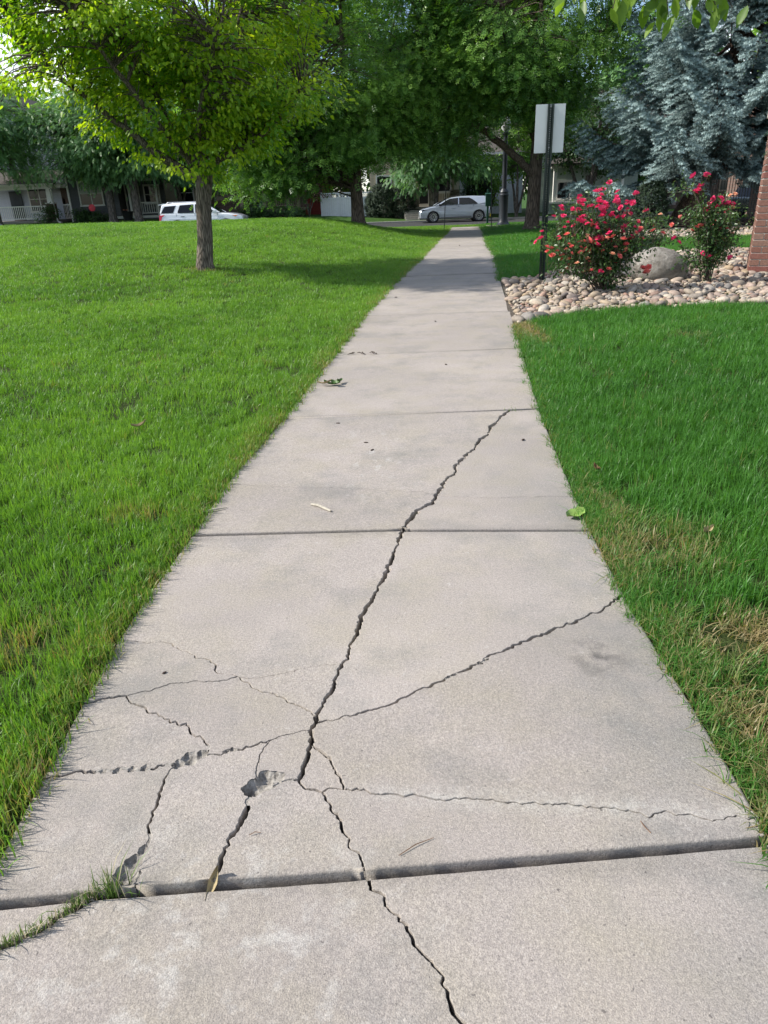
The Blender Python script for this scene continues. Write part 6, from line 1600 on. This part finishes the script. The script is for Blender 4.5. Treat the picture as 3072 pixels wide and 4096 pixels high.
# bark mulch circle round the spruce trunk
a = np.linspace(0, TAU, 25)[:-1]; bm = bmesh.new(); bm.faces.new([bm.verts.new((13.4 + (4.2 + .3 * math.sin(3 * t)) * math.cos(t), 33.2 + (3.2 + .3 * math.sin(4 * t)) * math.sin(t), float(right_z(13.4, 31)) + .16)) for t in a])
me = bpy.data.meshes.new('mulch'); bm.to_mesh(me); bm.free(); me.materials.append(MAT['mulch']); structure(link('mulch_bed', me), 'dark bark mulch round the spruce trunk')

MAT['boulder'] = None
def M_boulder():
    b = NB('boulder').set(.85, .25); p = b.pos(); n = b.noise(p, 7, 6, .65, .3, .7)
    c = b.mix(n, (.17, .15, .125), (.42, .39, .35)); c = b.mix(b.math('MULTIPLY', b.noise(p, 55, 4, .6, .5, .75), .6), c, (.22, .20, .18))
    b.col(c); b.bump(b.math('ADD', b.noise(p, 14, 5, .6), b.math('MULTIPLY', b.noise(p, 90, 4, .65), .5)), .9, .045); return b.m
MAT['boulder'] = M_boulder()
V = ICO3[0].copy(); r = np.random.default_rng(14)
for k in range(7):
    d = unit(r.normal(0, 1, 3)); V += unit(V) * (r.uniform(-.10, .10) * np.clip(V @ d, 0, 1) ** 2)[:, None]
V += unit(V) * np.array([.035 * mnoise.noise(tuple(v * 2.3)) + .02 * mnoise.noise(tuple(v * 6)) for v in V])[:, None]
V *= np.array([.50, .43, .33]); bo = link('boulder', np_mesh('boulder', V, ICO3[1], MAT['boulder'], True), None, (4.64, 12.20, .22), (0, math.radians(8), math.radians(15)))
tag(bo, 'large pale boulder half hidden by the rose bush on the stones', 'boulder')

# ---------------------------------------------------------------- roses
def M_petal(name, c, c2):
    b = NB(name).set(.55, .25); at = b.n('ShaderNodeAttribute', attribute_name='tint', attribute_type='GEOMETRY'); oi = b.n('ShaderNodeObjectInfo')
    k = b.mix(b.math('ADD', b.math('MULTIPLY', at.outputs['Fac'], .6), b.math('MULTIPLY', oi.outputs['Random'], .4)), c, c2); b.col(k)
    tr = b.n('ShaderNodeBsdfTranslucent'); b.l(k, tr.inputs['Color']); mx = b.n('ShaderNodeMixShader'); mx.inputs[0].default_value = .3
    b.l(b.b.outputs[0], mx.inputs[1]); b.l(tr.outputs[0], mx.inputs[2]); b.l(mx.outputs[0], b.o.inputs['Surface']); return b.m
PET = [M_petal('petal_magenta', (.68, .020, .120), (.88, .090, .230)), M_petal('petal_coral', (.82, .110, .120), (.90, .300, .240)), M_petal('petal_faded', (.80, .36, .24), (.85, .55, .36))]
def bloom_mesh(mat, seed):
    r = np.random.default_rng(seed); g = Geo()
    for ring, (n, rad, up, tilt) in enumerate(((6, 1.0, .10, .35), (6, .72, .28, .8), (4, .42, .42, 1.15))):
        for k in range(n):
            a = TAU * (k + .5 * ring) / n + r.normal(0, .1); ln = rad * r.uniform(.85, 1.1); w = .52 * rad * r.uniform(.85, 1.15)
            d = np.array([math.cos(a), math.sin(a), 0]); s = np.array([-math.sin(a), math.cos(a), 0]); z = np.array([0, 0, 1.])
            t = tilt + r.normal(0, .12); dv = d * math.cos(t) + z * math.sin(t)
            V = [d * .05, d * .05 + dv * ln * .55 + s * w, d * .05 + dv * ln * .55 - s * w, d * .05 + dv * ln * .62 - np.array([0, 0, .06]), d * .05 + dv * ln + s * w * .55 + z * .06, d * .05 + dv * ln - s * w * .55 + z * .06]
            g.add(np.array(V) + z * up, [(0, 3, 1), (0, 2, 3), (1, 3, 4), (3, 2, 5), (3, 5, 4)], r.uniform(0, 1))
    return g.mesh('bloom', mat, True)
BLM = [[bloom_mesh(PET[c], 10 * c + k) for k in range(3)] for c in range(3)]
MAT['stem'] = M_plain('rose_stem', (.045, .050, .022), .7, var=.3, scale=20); MAT['oldstem'] = M_plain('rose_cane', (.075, .055, .038), .8, var=.3, scale=20)
def rose(label, base, stems, nl, blooms, seed, spread=.30, lsz=.060):
    """stems: tips (x,y,z) relative to base; blooms: (x,y,z,size,colour) relative to base"""
    r = np.random.default_rng(seed); root = tag(empty('rose_bush', base), label, 'rose bush', 'rose bushes on the stone bed')
    g = Geo(); pts = []
    def cane(p, q, rad, sag):
        c = curve(p, q, sag, 7, .05, r); V, F = tube_arrays(c, np.linspace(rad, .0022, 7), 5); g.add(V, F); return c
    for s in stems:
        q = np.array(s[:3], float); b0 = np.array([r.normal(0, .06), r.normal(0, .05), -.03])
        c = cane(b0, q, .0095, .10 * q[2]); pts.append(c[2:])
        for k in range(4):
            i = int(r.integers(2, 6)); t = c[i] + np.array([r.normal(0, .16), r.normal(0, .16), r.uniform(.08, .30)]); t[2] = min(t[2], q[2]); c2 = cane(c[i], t, .005, .02); pts.append(c2[1:])
    for b_ in blooms:
        p = np.array(b_[:3], float); A = np.concatenate(pts); j = ((A - p - np.array([0, 0, -.18])) ** 2).sum(1).argmin(); c = cane(A[j], p, .0035, .015)
    link('canes', g.mesh('canes', MAT['oldstem']), root)
    A = np.concatenate(pts); k = r.integers(0, len(A), nl); P = A[k] + r.normal(0, .055, (nl, 3)); 
    P[:, 2] = np.maximum(P[:, 2], .06 + .05 * r.uniform(0, 1, nl))
    ax = unit(P - A[k] + r.normal(0, .04, (nl, 3)) + np.array([0, 0, -.02])); nn = unit(np.array([0, -.25, 1.]) + r.normal(0, .5, (nl, 3)))
    S = lsz * r.uniform(.6, 1.2, nl); tt = np.clip(.35 + .3 * P[:, 2] / max(.3, P[:, 2].max()) + r.normal(0, .22, nl), 0, 1)
    V, F, t2 = leaf_cloud(P, ax, nn, S, tt, LEAF_OVATE); link('foliage', np_mesh('foliage', V, F, MAT['leaf_rose'], False, t2), root)
    for (x, y, z, s, c) in blooms:
        link('bloom', BLM[c][int(r.integers(0, 3))], root, (x, y, z), (r.normal(.35, .35), r.normal(-.15, .35), r.uniform(0, TAU)), (s, s, s * r.uniform(.8, 1.05)))
    return root
r = np.random.default_rng(71)
st = [(r.uniform(-.95, .38), r.uniform(-.45, .45), r.uniform(.55, 1.3)) for _ in range(22)] + [(-.05, 0, 1.45), (-.35, -.1, 1.35), (-.75, .0, 1.15), (.30, 0, 1.15), (-.98, -.1, .75), (.42, -.1, .6), (-.9, -.3, .35), (.25, -.4, .3), (-.2, -.5, .35), (.45, -.1, .85), (.85, .1, .72)]
bl = []
for i in range(150):
    t = r.uniform(0, 1); x = -.32 + r.normal(0, .36) + .1 * t; z = .16 + 1.22 * r.beta(2.2, 1.7); x = np.clip(x, -1.02, .50)
    if z > 1.18: x = np.clip(x, -.5, .28)
    y = -math.sqrt(max(0, .32 - (x + .28) ** 2 * .35)) * r.uniform(.3, 1.05) + .05
    c = 0 if z > .98 - .25 * r.uniform() else (1 if r.uniform() < .80 else 2)
    if z < .85 and r.uniform() < .12: c = 0
    bl.append((x, y, z, r.uniform(.032, .052), c))
bl += [(-.03, 0, 1.47, .046, 0), (-.12, .02, 1.38, .05, 0), (-.18, .05, 1.37, .045, 0), (.28, .0, 1.20, .045, 0), (.24, .0, 1.06, .048, 0), (-.72, -.1, 1.18, .045, 0), (-1.02, 0, .72, .04, 0), (.62, -.1, .82, .045, 1), (.80, 0, .78, .045, 1), (.98, .0, .70, .045, 0), (1.05, .0, .65, .042, 0), (.50, -.2, .33, .05, 1), (.56, -.22, .27, .055, 1), (.58, -.2, .34, .05, 1)]
rose('big rose bush full of pink and coral blooms between sign and boulder', (3.36, 10.95, .04), st, 7000, bl, 72, lsz=.052)
st = [(-.42, 0, 1.50), (-.28, .05, 1.52), (-.40, -.05, 1.28), (-.22, .0, 1.1), (.05, .1, 1.15), (.12, 0, 1.12), (.2, .05, 1.05), (-.1, -.1, .8), (.25, -.1, .6), (-.25, -.1, .5), (.3, .0, .85), (.0, .2, .9), (.15, .2, .7), (-.35, .1, .4)]
bl = [(-.42, 0, 1.52, .055, 0), (-.22, .05, 1.52, .058, 0), (-.30, 0, 1.38, .055, 0), (-.38, 0, 1.30, .06, 0), (-.34, -.03, 1.33, .05, 0), (-.04, .05, 1.20, .06, 0), (.04, .05, 1.20, .06, 0), (.06, 0, 1.13, .065, 0), (.14, .0, 1.13, .06, 0), (.0, 0, 1.10, .05, 0), (.22, .0, 1.12, .045, 0), (-.15, 0, 1.08, .045, 0), (-.18, -.02, 1.04, .045, 0), (-.16, 0, 1.13, .04, 0), (-.24, -.05, .84, .045, 1), (-.30, -.05, .82, .04, 1), (.16, -.05, .78, .055, 0), (-.18, -.1, .45, .045, 0), (-.06, -.1, .40, .05, 0), (.26, -.1, .38, .045, 0), (-.36, -.05, .78, .035, 1), (.05, .0, .62, .035, 1)]
rose('tall sparse rose bush with deep pink blooms right of the boulder', (5.12, 11.42, .04), st, 2800, bl, 73, lsz=.055)
st = [(r.uniform(-.5, .5), r.uniform(-.3, .3), r.uniform(.5, 1.15)) for _ in range(14)]
bl = [(-.25, -.2, 1.05, .06, 0), (-.05, -.2, 1.12, .06, 0), (-.1, -.2, .95, .055, 1), (.12, -.1, 1.22, .04, 2), (.2, -.1, 1.24, .04, 2), (.05, -.2, .98, .06, 0), (.15, -.2, 1.02, .05, 1), (-.2, -.25, .75, .05, 1), (.0, -.25, .70, .05, 0), (.1, -.2, .78, .045, 1), (-.28, -.2, .55, .05, 0), (.05, -.25, .52, .05, 1), (-.1, -.2, .82, .045, 1), (.2, -.2, .62, .04, 1)]
rose('rose bush with mixed pink blooms tucked beside the brick pillar', (5.98, 13.3, .04), st, 1500, bl, 74)
st = [(r.uniform(-.6, .6), r.uniform(-.3, .3), r.uniform(.4, .95)) for _ in range(12)]
bl = [(-.45, 0, .92, .05, 1), (-.15, 0, .98, .05, 2), (.15, 0, .90, .05, 2), (-.3, -.1, .80, .045, 1), (.35, -.1, .72, .045, 1), (-.5, -.1, .62, .045, 2), (0, -.1, .70, .04, 1), (.5, -.1, .85, .045, 1)]
rose('low rose bush with faded pink blooms behind the boulder', (5.35, 14.7, .04), st, 800, bl, 75)
# ---------------------------------------------------------------- small things on the path and in the yard
MAT['leaf_fresh'] = M_plain('fallen_green_leaf', (.20, .30, .07), .5, .35, var=.2, scale=30)
MAT['leaf_green2'] = M_plain('fallen_dark_leaf', (.06, .12, .025), .5, .35, var=.25, scale=30)
MAT['leaf_dry'] = M_plain('dry_leaf', (.34, .27, .15), .7, .2, var=.25, scale=40)
MAT['leaf_brown'] = M_plain('brown_leaf', (.16, .085, .045), .7, .2, var=.25, scale=40)
MAT['twig'] = M_plain('pale_twig', (.40, .36, .29), .8, .2, var=.25, scale=60)
MAT['debris'] = M_plain('dark_debris', (.05, .035, .028), .9, .1, var=.3, scale=60)
def flat_leaf(length, width, curl, mat, n=7, seed=0, wav=.1):
    r = np.random.default_rng(seed); V = []; t = np.linspace(0, 1, n)
    for q in t:
        w = width * math.sin(math.pi * min(1, q * .92 + .06)) ** .8 * (1 + wav * r.normal())
        zc = curl * length * (q - .5) ** 2 * 2 + .004
        for s in (-1, -.5, 0, .5, 1): V.append((length * (q - .5), s * w / 2, zc + curl * width * .9 * abs(s) ** 1.5 * (1 + .4 * r.normal() * .5) - .002 * (s == 0)))
    F = [(i * 5 + j, i * 5 + j + 1, i * 5 + j + 6, i * 5 + j + 5) for i in range(n - 1) for j in range(4)]
    V = np.array(V); B = V.copy(); B[:, 2] -= .0006; m_ = len(V)
    F2 = [tuple(m_ + q for q in reversed(f)) for f in F]
    return np_mesh('leaf', np.concatenate([V, B]), np.array(F + F2), mat, True)
o = link('fallen_leaf', flat_leaf(.105, .075, .20, MAT['leaf_fresh'], seed=1), None, (.925, 3.12, .008), (math.radians(8), math.radians(-6), math.radians(25))); tag(o, 'fresh pale green leaf on the path beside the right lawn edge', 'leaf')
lc = tag(empty('leaf_sprig', (-.43, 5.90, .006)), 'small sprig of green fallen leaves near the left path edge', 'leaf')
for i, (x, y, a, l, w, m_) in enumerate(((.03, .0, .2, .14, .055, 'leaf_green2'), (.09, .06, 1.1, .09, .05, 'leaf_green2'), (-.03, -.01, 2.9, .12, .04, 'leaf_dry'), (.06, -.03, -.5, .08, .04, 'leaf_green2'))):
    link('leaf', flat_leaf(l, w, .3, MAT[m_], seed=10 + i), lc, (x, y, .006 + .006 * i), (0.2 * i - .2, .15, a))
MB().tube([(-.16, .02, .004), (-.05, 0, .008), (.08, .03, .012)], [.0022, .002, .0015], 5).build('stalk', MAT['twig'], lc)
o = MB().tube([(-.055, .045, .006), (-.02, .02, .010), (.02, -.02, .008), (.05, -.05, .006)], [.006, .0075, .007, .005], 6).build('twig', MAT['twig'], None, (-.317, 3.32, .004), smooth_angle=.8); tag(o, 'short pale twig lying left of the wide crack', 'twig')
o = MB().tube([(-.06, -.02, .004), (0, .0, .010), (.06, .03, .004)], [.003, .006, .002], 6).build('twig', MAT['twig'], None, (-.866, 3.33, .006), smooth_angle=.8); tag(o, 'curved pale husk at the left path edge by the joint', 'twig')
dl = link('dry_leaf', flat_leaf(.075, .020, .5, MAT['leaf_dry'], seed=3), None, (-.432, 1.178, -.012), (math.radians(20), math.radians(-38), math.radians(70))); tag(dl, 'curled dry leaf caught in the raised joint', 'leaf')
MB().tube([(-.03, 0, .002), (-.055, -.012, -.012), (-.085, -.03, -.018)], [.0016, .0013, .001], 5).build('stalk', MAT['leaf_dry'], dl)
db = tag(empty('debris', (-.18, 7.17, .004)), 'little heap of dark plant debris on the far joint', 'debris')
r = np.random.default_rng(6)
for i in range(9):
    a = r.uniform(0, 3.1); p = np.array([r.normal(0, .09), r.normal(0, .02), .008]); d = np.array([math.cos(a), math.sin(a), .1]) * r.uniform(.015, .04)
    MB().tube([p - d, p + [0, 0, .006], p + d], [.002, .005, .002], 5).build('scrap', MAT['debris'], db)
o = link('dry_leaf', flat_leaf(.07, .03, .6, MAT['leaf_dry'], seed=4), None, (1.40, 2.78, .06), (.3, .2, .6)); tag(o, 'curled tan leaf on the dry grass right of the path', 'leaf')
o = link('dry_leaf', flat_leaf(.05, .025, .6, MAT['leaf_brown'], seed=5), None, (1.16, 3.62, .05), (.2, -.3, 2.0)); tag(o, 'reddish brown leaf in the grass past the green leaf', 'leaf')
o = link('dry_leaf', flat_leaf(.09, .05, .6, MAT['leaf_brown'], seed=6), None, (1.03, 1.42, .035), (.2, .3, 1.0)); tag(o, 'dark crumpled leaf in the grass at the right edge', 'leaf')
o = link('dry_leaf', flat_leaf(.10, .03, .5, MAT['leaf_dry'], seed=7), None, (-1.62, 4.62, .085), (.2, -.2, .4)); tag(o, 'pale dry leaf lying on the left lawn', 'leaf')
# needles and crumbs
cr = [(.051, 1.246, .10, .5, 'thin brown needle on the broken slab above the raised joint'), (.58, .99, .05, -1.1, 'thin brown fibre on the front slab at right'), (.62, 1.28, .04, 1.9, 'short brown fibre near the right end of the raised joint'), (-.35, 1.30, .03, .2, 'tiny fibre beside the crack below the round hollow')]
for i, (x, y, l, a, lab) in enumerate(cr):
    z = (-.018 if y < 1.16 else .001) + .002
    o = MB().tube([(-l / 2, 0, 0), (0, .004, .003), (l / 2, 0, 0)], [.0011, .0014, .0008], 4).build('plant_fibre', MAT['leaf_brown'], None, (x, y, z), (0, 0, a)); tag(o, lab, 'debris')
CRB = [np_mesh('crumb', PEB[k][0], PEB[k][1], MAT['debris'], True) for k in range(3)]
for i, (x, y, lab) in enumerate([(-.10, 4.35, 'dark crumb in the middle of the diagonally cracked slab'), (-.06, 4.20, 'smaller dark crumb just below the middle crumb'), (.62, 6.55, 'dark crumb right of the leaf sprig, one slab on'), (-.30, 4.80, 'dark crumb near the joint above the diagonal crack slab'), (.90, 4.3, 'dark crumb right of the diagonal crack'), (.72, 9.0, 'dark speck on the slab beside the stone bed corner'), (.30, 11.4, 'dark speck on the path left of the sign'), (-.76, 1.98, 'dark crumb among the fine cracks at left'), (2.7, 24.1, 'dark scraps far along the path near the trees')]):
    s = (.004 if y < 3 else .0065) * (1 + y / 9); o = link('crumb', CRB[i % 3], None, (x, y, s * .4 + float(path_z(y)) + .002), (0, 0, i), (s * 1.5, s, s)); tag(o, lab, 'debris')

# grass growing out of the joints
def tuft(label, x, y, z, n, h0, h1, spread, seed, line=None, dry=.1, w=.0035):
    r = np.random.default_rng(seed); g = Geo()
    for k in range(n):
        if line is not None:
            t = r.uniform(0, 1) * (len(line) - 1); i = min(int(t), len(line) - 2); b0 = np.array([*(np.array(line[i]) + (np.array(line[i + 1]) - np.array(line[i])) * (t - i)), z]) - np.array([x, y, z]); b0[:2] += r.normal(0, .006, 2)
        else: b0 = np.array([r.normal(0, spread), r.normal(0, spread * .5), -.02])
        h = r.uniform(h0, h1); th = r.uniform(0, TAU); ln = h * abs(r.normal(.35, .35)); side = np.array([-math.sin(th), math.cos(th), 0]); dv = np.array([math.cos(th), math.sin(th), 0.]); V = []
        for q in (0, .33, .66): V += [b0 + dv * ln * q ** 1.7 + [0, 0, h * q] - side * w * (1 - .5 * q) / 2, b0 + dv * ln * q ** 1.7 + [0, 0, h * q] + side * w * (1 - .5 * q) / 2]
        V.append(b0 + dv * ln + [0, 0, h * (1 - .2 * ln / h)]); tt = r.uniform(.3, 1) if r.uniform() > dry else 2.0
        g.add(V, [(0, 1, 3), (0, 3, 2), (2, 3, 5), (2, 5, 4), (4, 5, 6)], tt)
    o = link('grass_tuft', g.mesh('grass_tuft', MAT['tuft'], False), None, (x, y, z)); return tag(o, label, 'grass tuft')
def M_tuft():
    b = NB('tuft_blade').set(.45, .35); at = b.n('ShaderNodeAttribute', attribute_name='tint', attribute_type='GEOMETRY')
    c = b.mix(at.outputs['Fac'], (.05, .10, .015), (.15, .24, .05)); c = b.mix(b.rng(at.outputs['Fac'], 1.2, 1.5), c, (.48, .42, .27)); b.col(c)
    tr = b.n('ShaderNodeBsdfTranslucent'); b.l(c, tr.inputs['Color']); mx = b.n('ShaderNodeMixShader'); mx.inputs[0].default_value = .4
    b.l(b.b.outputs[0], mx.inputs[1]); b.l(tr.outputs[0], mx.inputs[2]); b.l(mx.outputs[0], b.o.inputs['Surface']); return b.m
MAT['tuft'] = M_tuft()
tuft('spiky tuft of grass sprouting from the raised joint at left', -.672, 1.163, -.02, 85, .04, .115, .022, 1, dry=.22, w=.0032)
tuft('low line of grass growing along the corner crack at lower left', -.80, 1.07, -.018, 300, .015, .045, .02, 2, line=[(-.70, 1.155), (-.724, 1.137), (-.747, 1.118), (-.773, 1.092), (-.804, 1.069), (-.836, 1.049), (-.872, 1.03), (-.92, 1.0), (-.97, .985)], dry=.3, w=.003)
tuft('small grass tuft where the long crack meets the joint', .955, 4.985, -.02, 40, .03, .07, .03, 3, w=.005)
tuft('bit of green moss and grass in the wide crack', .168, 3.25, -.02, 36, .015, .035, .016, 4, dry=.3, w=.004)
tuft('little grass tuft at the right end of the joint', 1.14, 5.02, -.02, 40, .03, .07, .03, 5, w=.005)

# yard bits in front of the dark grey house
MAT['pot'] = M_plain('dark_planter', (.012, .013, .013), .5, var=.2); MAT['petal_white'] = M_plain('white_petals', (.55, .50, .42), .6, var=.2)
pp = tag(empty('planter', (-17.9, 56.3, yz(-18))), 'black planter with pale flowers by the dark grey porch', 'planter')
MB().lathe([(.28, -.05), (.42, .55), (.45, .60), (.36, .58)], 14).build('pot', MAT['pot'], pp, smooth_angle=.6)
for k in range(9): link('bloom', BLM[2][k % 3], pp, (.3 * math.cos(k * 2.1) * (k % 3) / 2, .25 * math.sin(k * 2.1), .66), (0, 0, k), (.09, .09, .07))
gf = tag(empty('garden_ornament', (-20.35, 56.2, yz(-20))), 'small red round garden ornament below the grey house window', 'ornament')
MB().tube([(0, 0, -.05), (0, 0, .75)], [.012, .012], 6).build('stake', MAT['black'], gf)
MB().lathe([(.02, -.03), (.20, -.02), (.24, 0), (.20, .02), (.02, .03)], 16, 'y', (0, 0, .92)).build('disc', M_plain('ornament_red', (.55, .03, .05), .5, var=.3, scale=8), gf)

# ---------------------------------------------------------------- tree just outside the right edge; its branch tips hang into view
tr_ = tag(empty('ash_tree', (4.6, 1.2, .02)), 'near ash branch tips with large sunlit leaves hanging in at the top right', 'tree')
g = Geo(); T = np.array([(0, 0, -.1, .20), (0, 0, .3, .165), (.02, .05, 1.4, .15), (0, .2, 2.6, .14), (-.2, .6, 4.2, .10), (-.3, .9, 6.0, .05)]); V, F = tube_arrays(T[:, :3], T[:, 3], 12, wob(6, 12, .04, 4)); g.add(V, F); link('trunk', g.mesh('trunk', MAT['bark_ash']), tr_)
g = Geo(); r = np.random.default_rng(19)
limb = np.array([(0, .2, 2.5), (-.9, 1.0, 3.0), (-1.8, 1.9, 3.25), (-2.6, 2.6, 3.15), (-3.3, 2.9, 2.85), (-3.75, 3.0, 2.55)]); V, F = tube_arrays(limb, np.linspace(.075, .012, 6), 8); g.add(V, F)
limb2 = np.array([(-.9, 1.0, 3.0), (-1.2, 1.9, 3.05), (-1.6, 2.7, 2.95), (-2.0, 3.1, 2.65)]); V, F = tube_arrays(limb2, np.linspace(.04, .01, 4), 8); g.add(V, F)
NEARLEAF = None
tips = []
LOC = np.array([4.6, 1.2, .02])
# hanging twigs; tips given in metres (world)
TW = [(.92, 3.95, 2.26), (1.0, 3.95, 2.25), (1.13, 3.9, 2.20), (1.20, 4.0, 2.19), (1.27, 3.9, 2.22), (1.33, 3.9, 2.15), (1.39, 3.9, 2.16), (1.45, 3.85, 2.20), (1.54, 3.85, 2.19), (1.60, 3.9, 2.20), (1.68, 3.9, 2.19), (1.74, 3.85, 2.22), (1.25, 3.85, 2.26), (1.47, 3.9, 2.27), (1.64, 4.0, 2.27)]
skl = np.concatenate([limb, limb2]) + LOC
def near_leaf():
    V = [(0, 0, 0), (.22, .17, .03), (.22, -.17, .03), (.5, .235, .01), (.5, -.235, .01), (.78, .14, -.05), (.78, -.14, -.05), (1, 0, -.13), (.22, 0, -.02), (.5, 0, -.05), (.78, 0, -.09)]
    F = [(0, 8, 1), (0, 2, 8)] + [(1, 8, 9), (1, 9, 3), (8, 2, 4), (8, 4, 9), (3, 9, 10), (3, 10, 5), (9, 4, 6), (9, 6, 10), (5, 10, 7), (10, 6, 7)]
    return np.array(V, float), np.array(F)
NLV, NLF = near_leaf()
MAT['leaf_near'] = M_leaf('leaf_near', (.08, .155, .025), (.19, .29, .04), trans=.5, rough=.4)
nlm = [np_mesh('leaf', NLV, NLF, MAT['leaf_near'], True, np.full(len(NLV), t_)) for t_ in (.15, .4, .65, .95)]
for tip in TW:
    tip = np.array(tip); j = ((skl - tip) ** 2 * [1, 1, .3]).sum(1).argmin(); c = curve(skl[j], tip, .06, 6, .03, r); V, F = tube_arrays(c - LOC, np.linspace(.008, .002, 6), 5); g.add(V, F)
    for k in range(13):
        q = .35 + .65 * k / 12; p = np.array([np.interp(q, np.linspace(0, 1, 6), c[:, i]) for i in range(3)]) + r.normal(0, .012, 3)
        d = unit(np.array([r.normal(0, .6), r.normal(-.1, .45), -.85 + r.normal(0, .3)])); up = unit(np.array([r.normal(-.4, .5), -.7, .6])); b_ = unit(np.cross(up, d)); n_ = np.cross(d, b_); s = r.uniform(.07, .115)
        M = Matrix(((d[0], b_[0], n_[0], 0), (d[1], b_[1], n_[1], 0), (d[2], b_[2], n_[2], 0), (0, 0, 0, 1)))
        o = link('leaf', nlm[int(r.integers(0, 4))], tr_); o.matrix_local = Matrix.Translation(p - LOC) @ M @ Matrix.Scale(s, 4)
link('branches', g.mesh('branches', MAT['bark_ash']), tr_)
# the rest of its crown, above and beside the camera's view
n = 260; C = np.array([-.3, 1.3, 4.9]) + unit(r.normal(0, 1, (n, 3))) * r.uniform(.4, 1, (n, 1)) * np.array([2.2, 2.0, 1.4]); k = 16
P = np.repeat(C, k, 0) + r.normal(0, .22, (n * k, 3)); V, F, tt = leaf_cloud(P, r.normal(0, .6, (n * k, 3)) + [0, 0, -.6], r.normal(0, .5, (n * k, 3)) + [0, 0, 1], r.uniform(.08, .13, n * k), r.uniform(0, 1, n * k), LEAF_OVATE)
link('crown', np_mesh('crown', V, F, MAT['leaf_near'], False, tt), tr_)
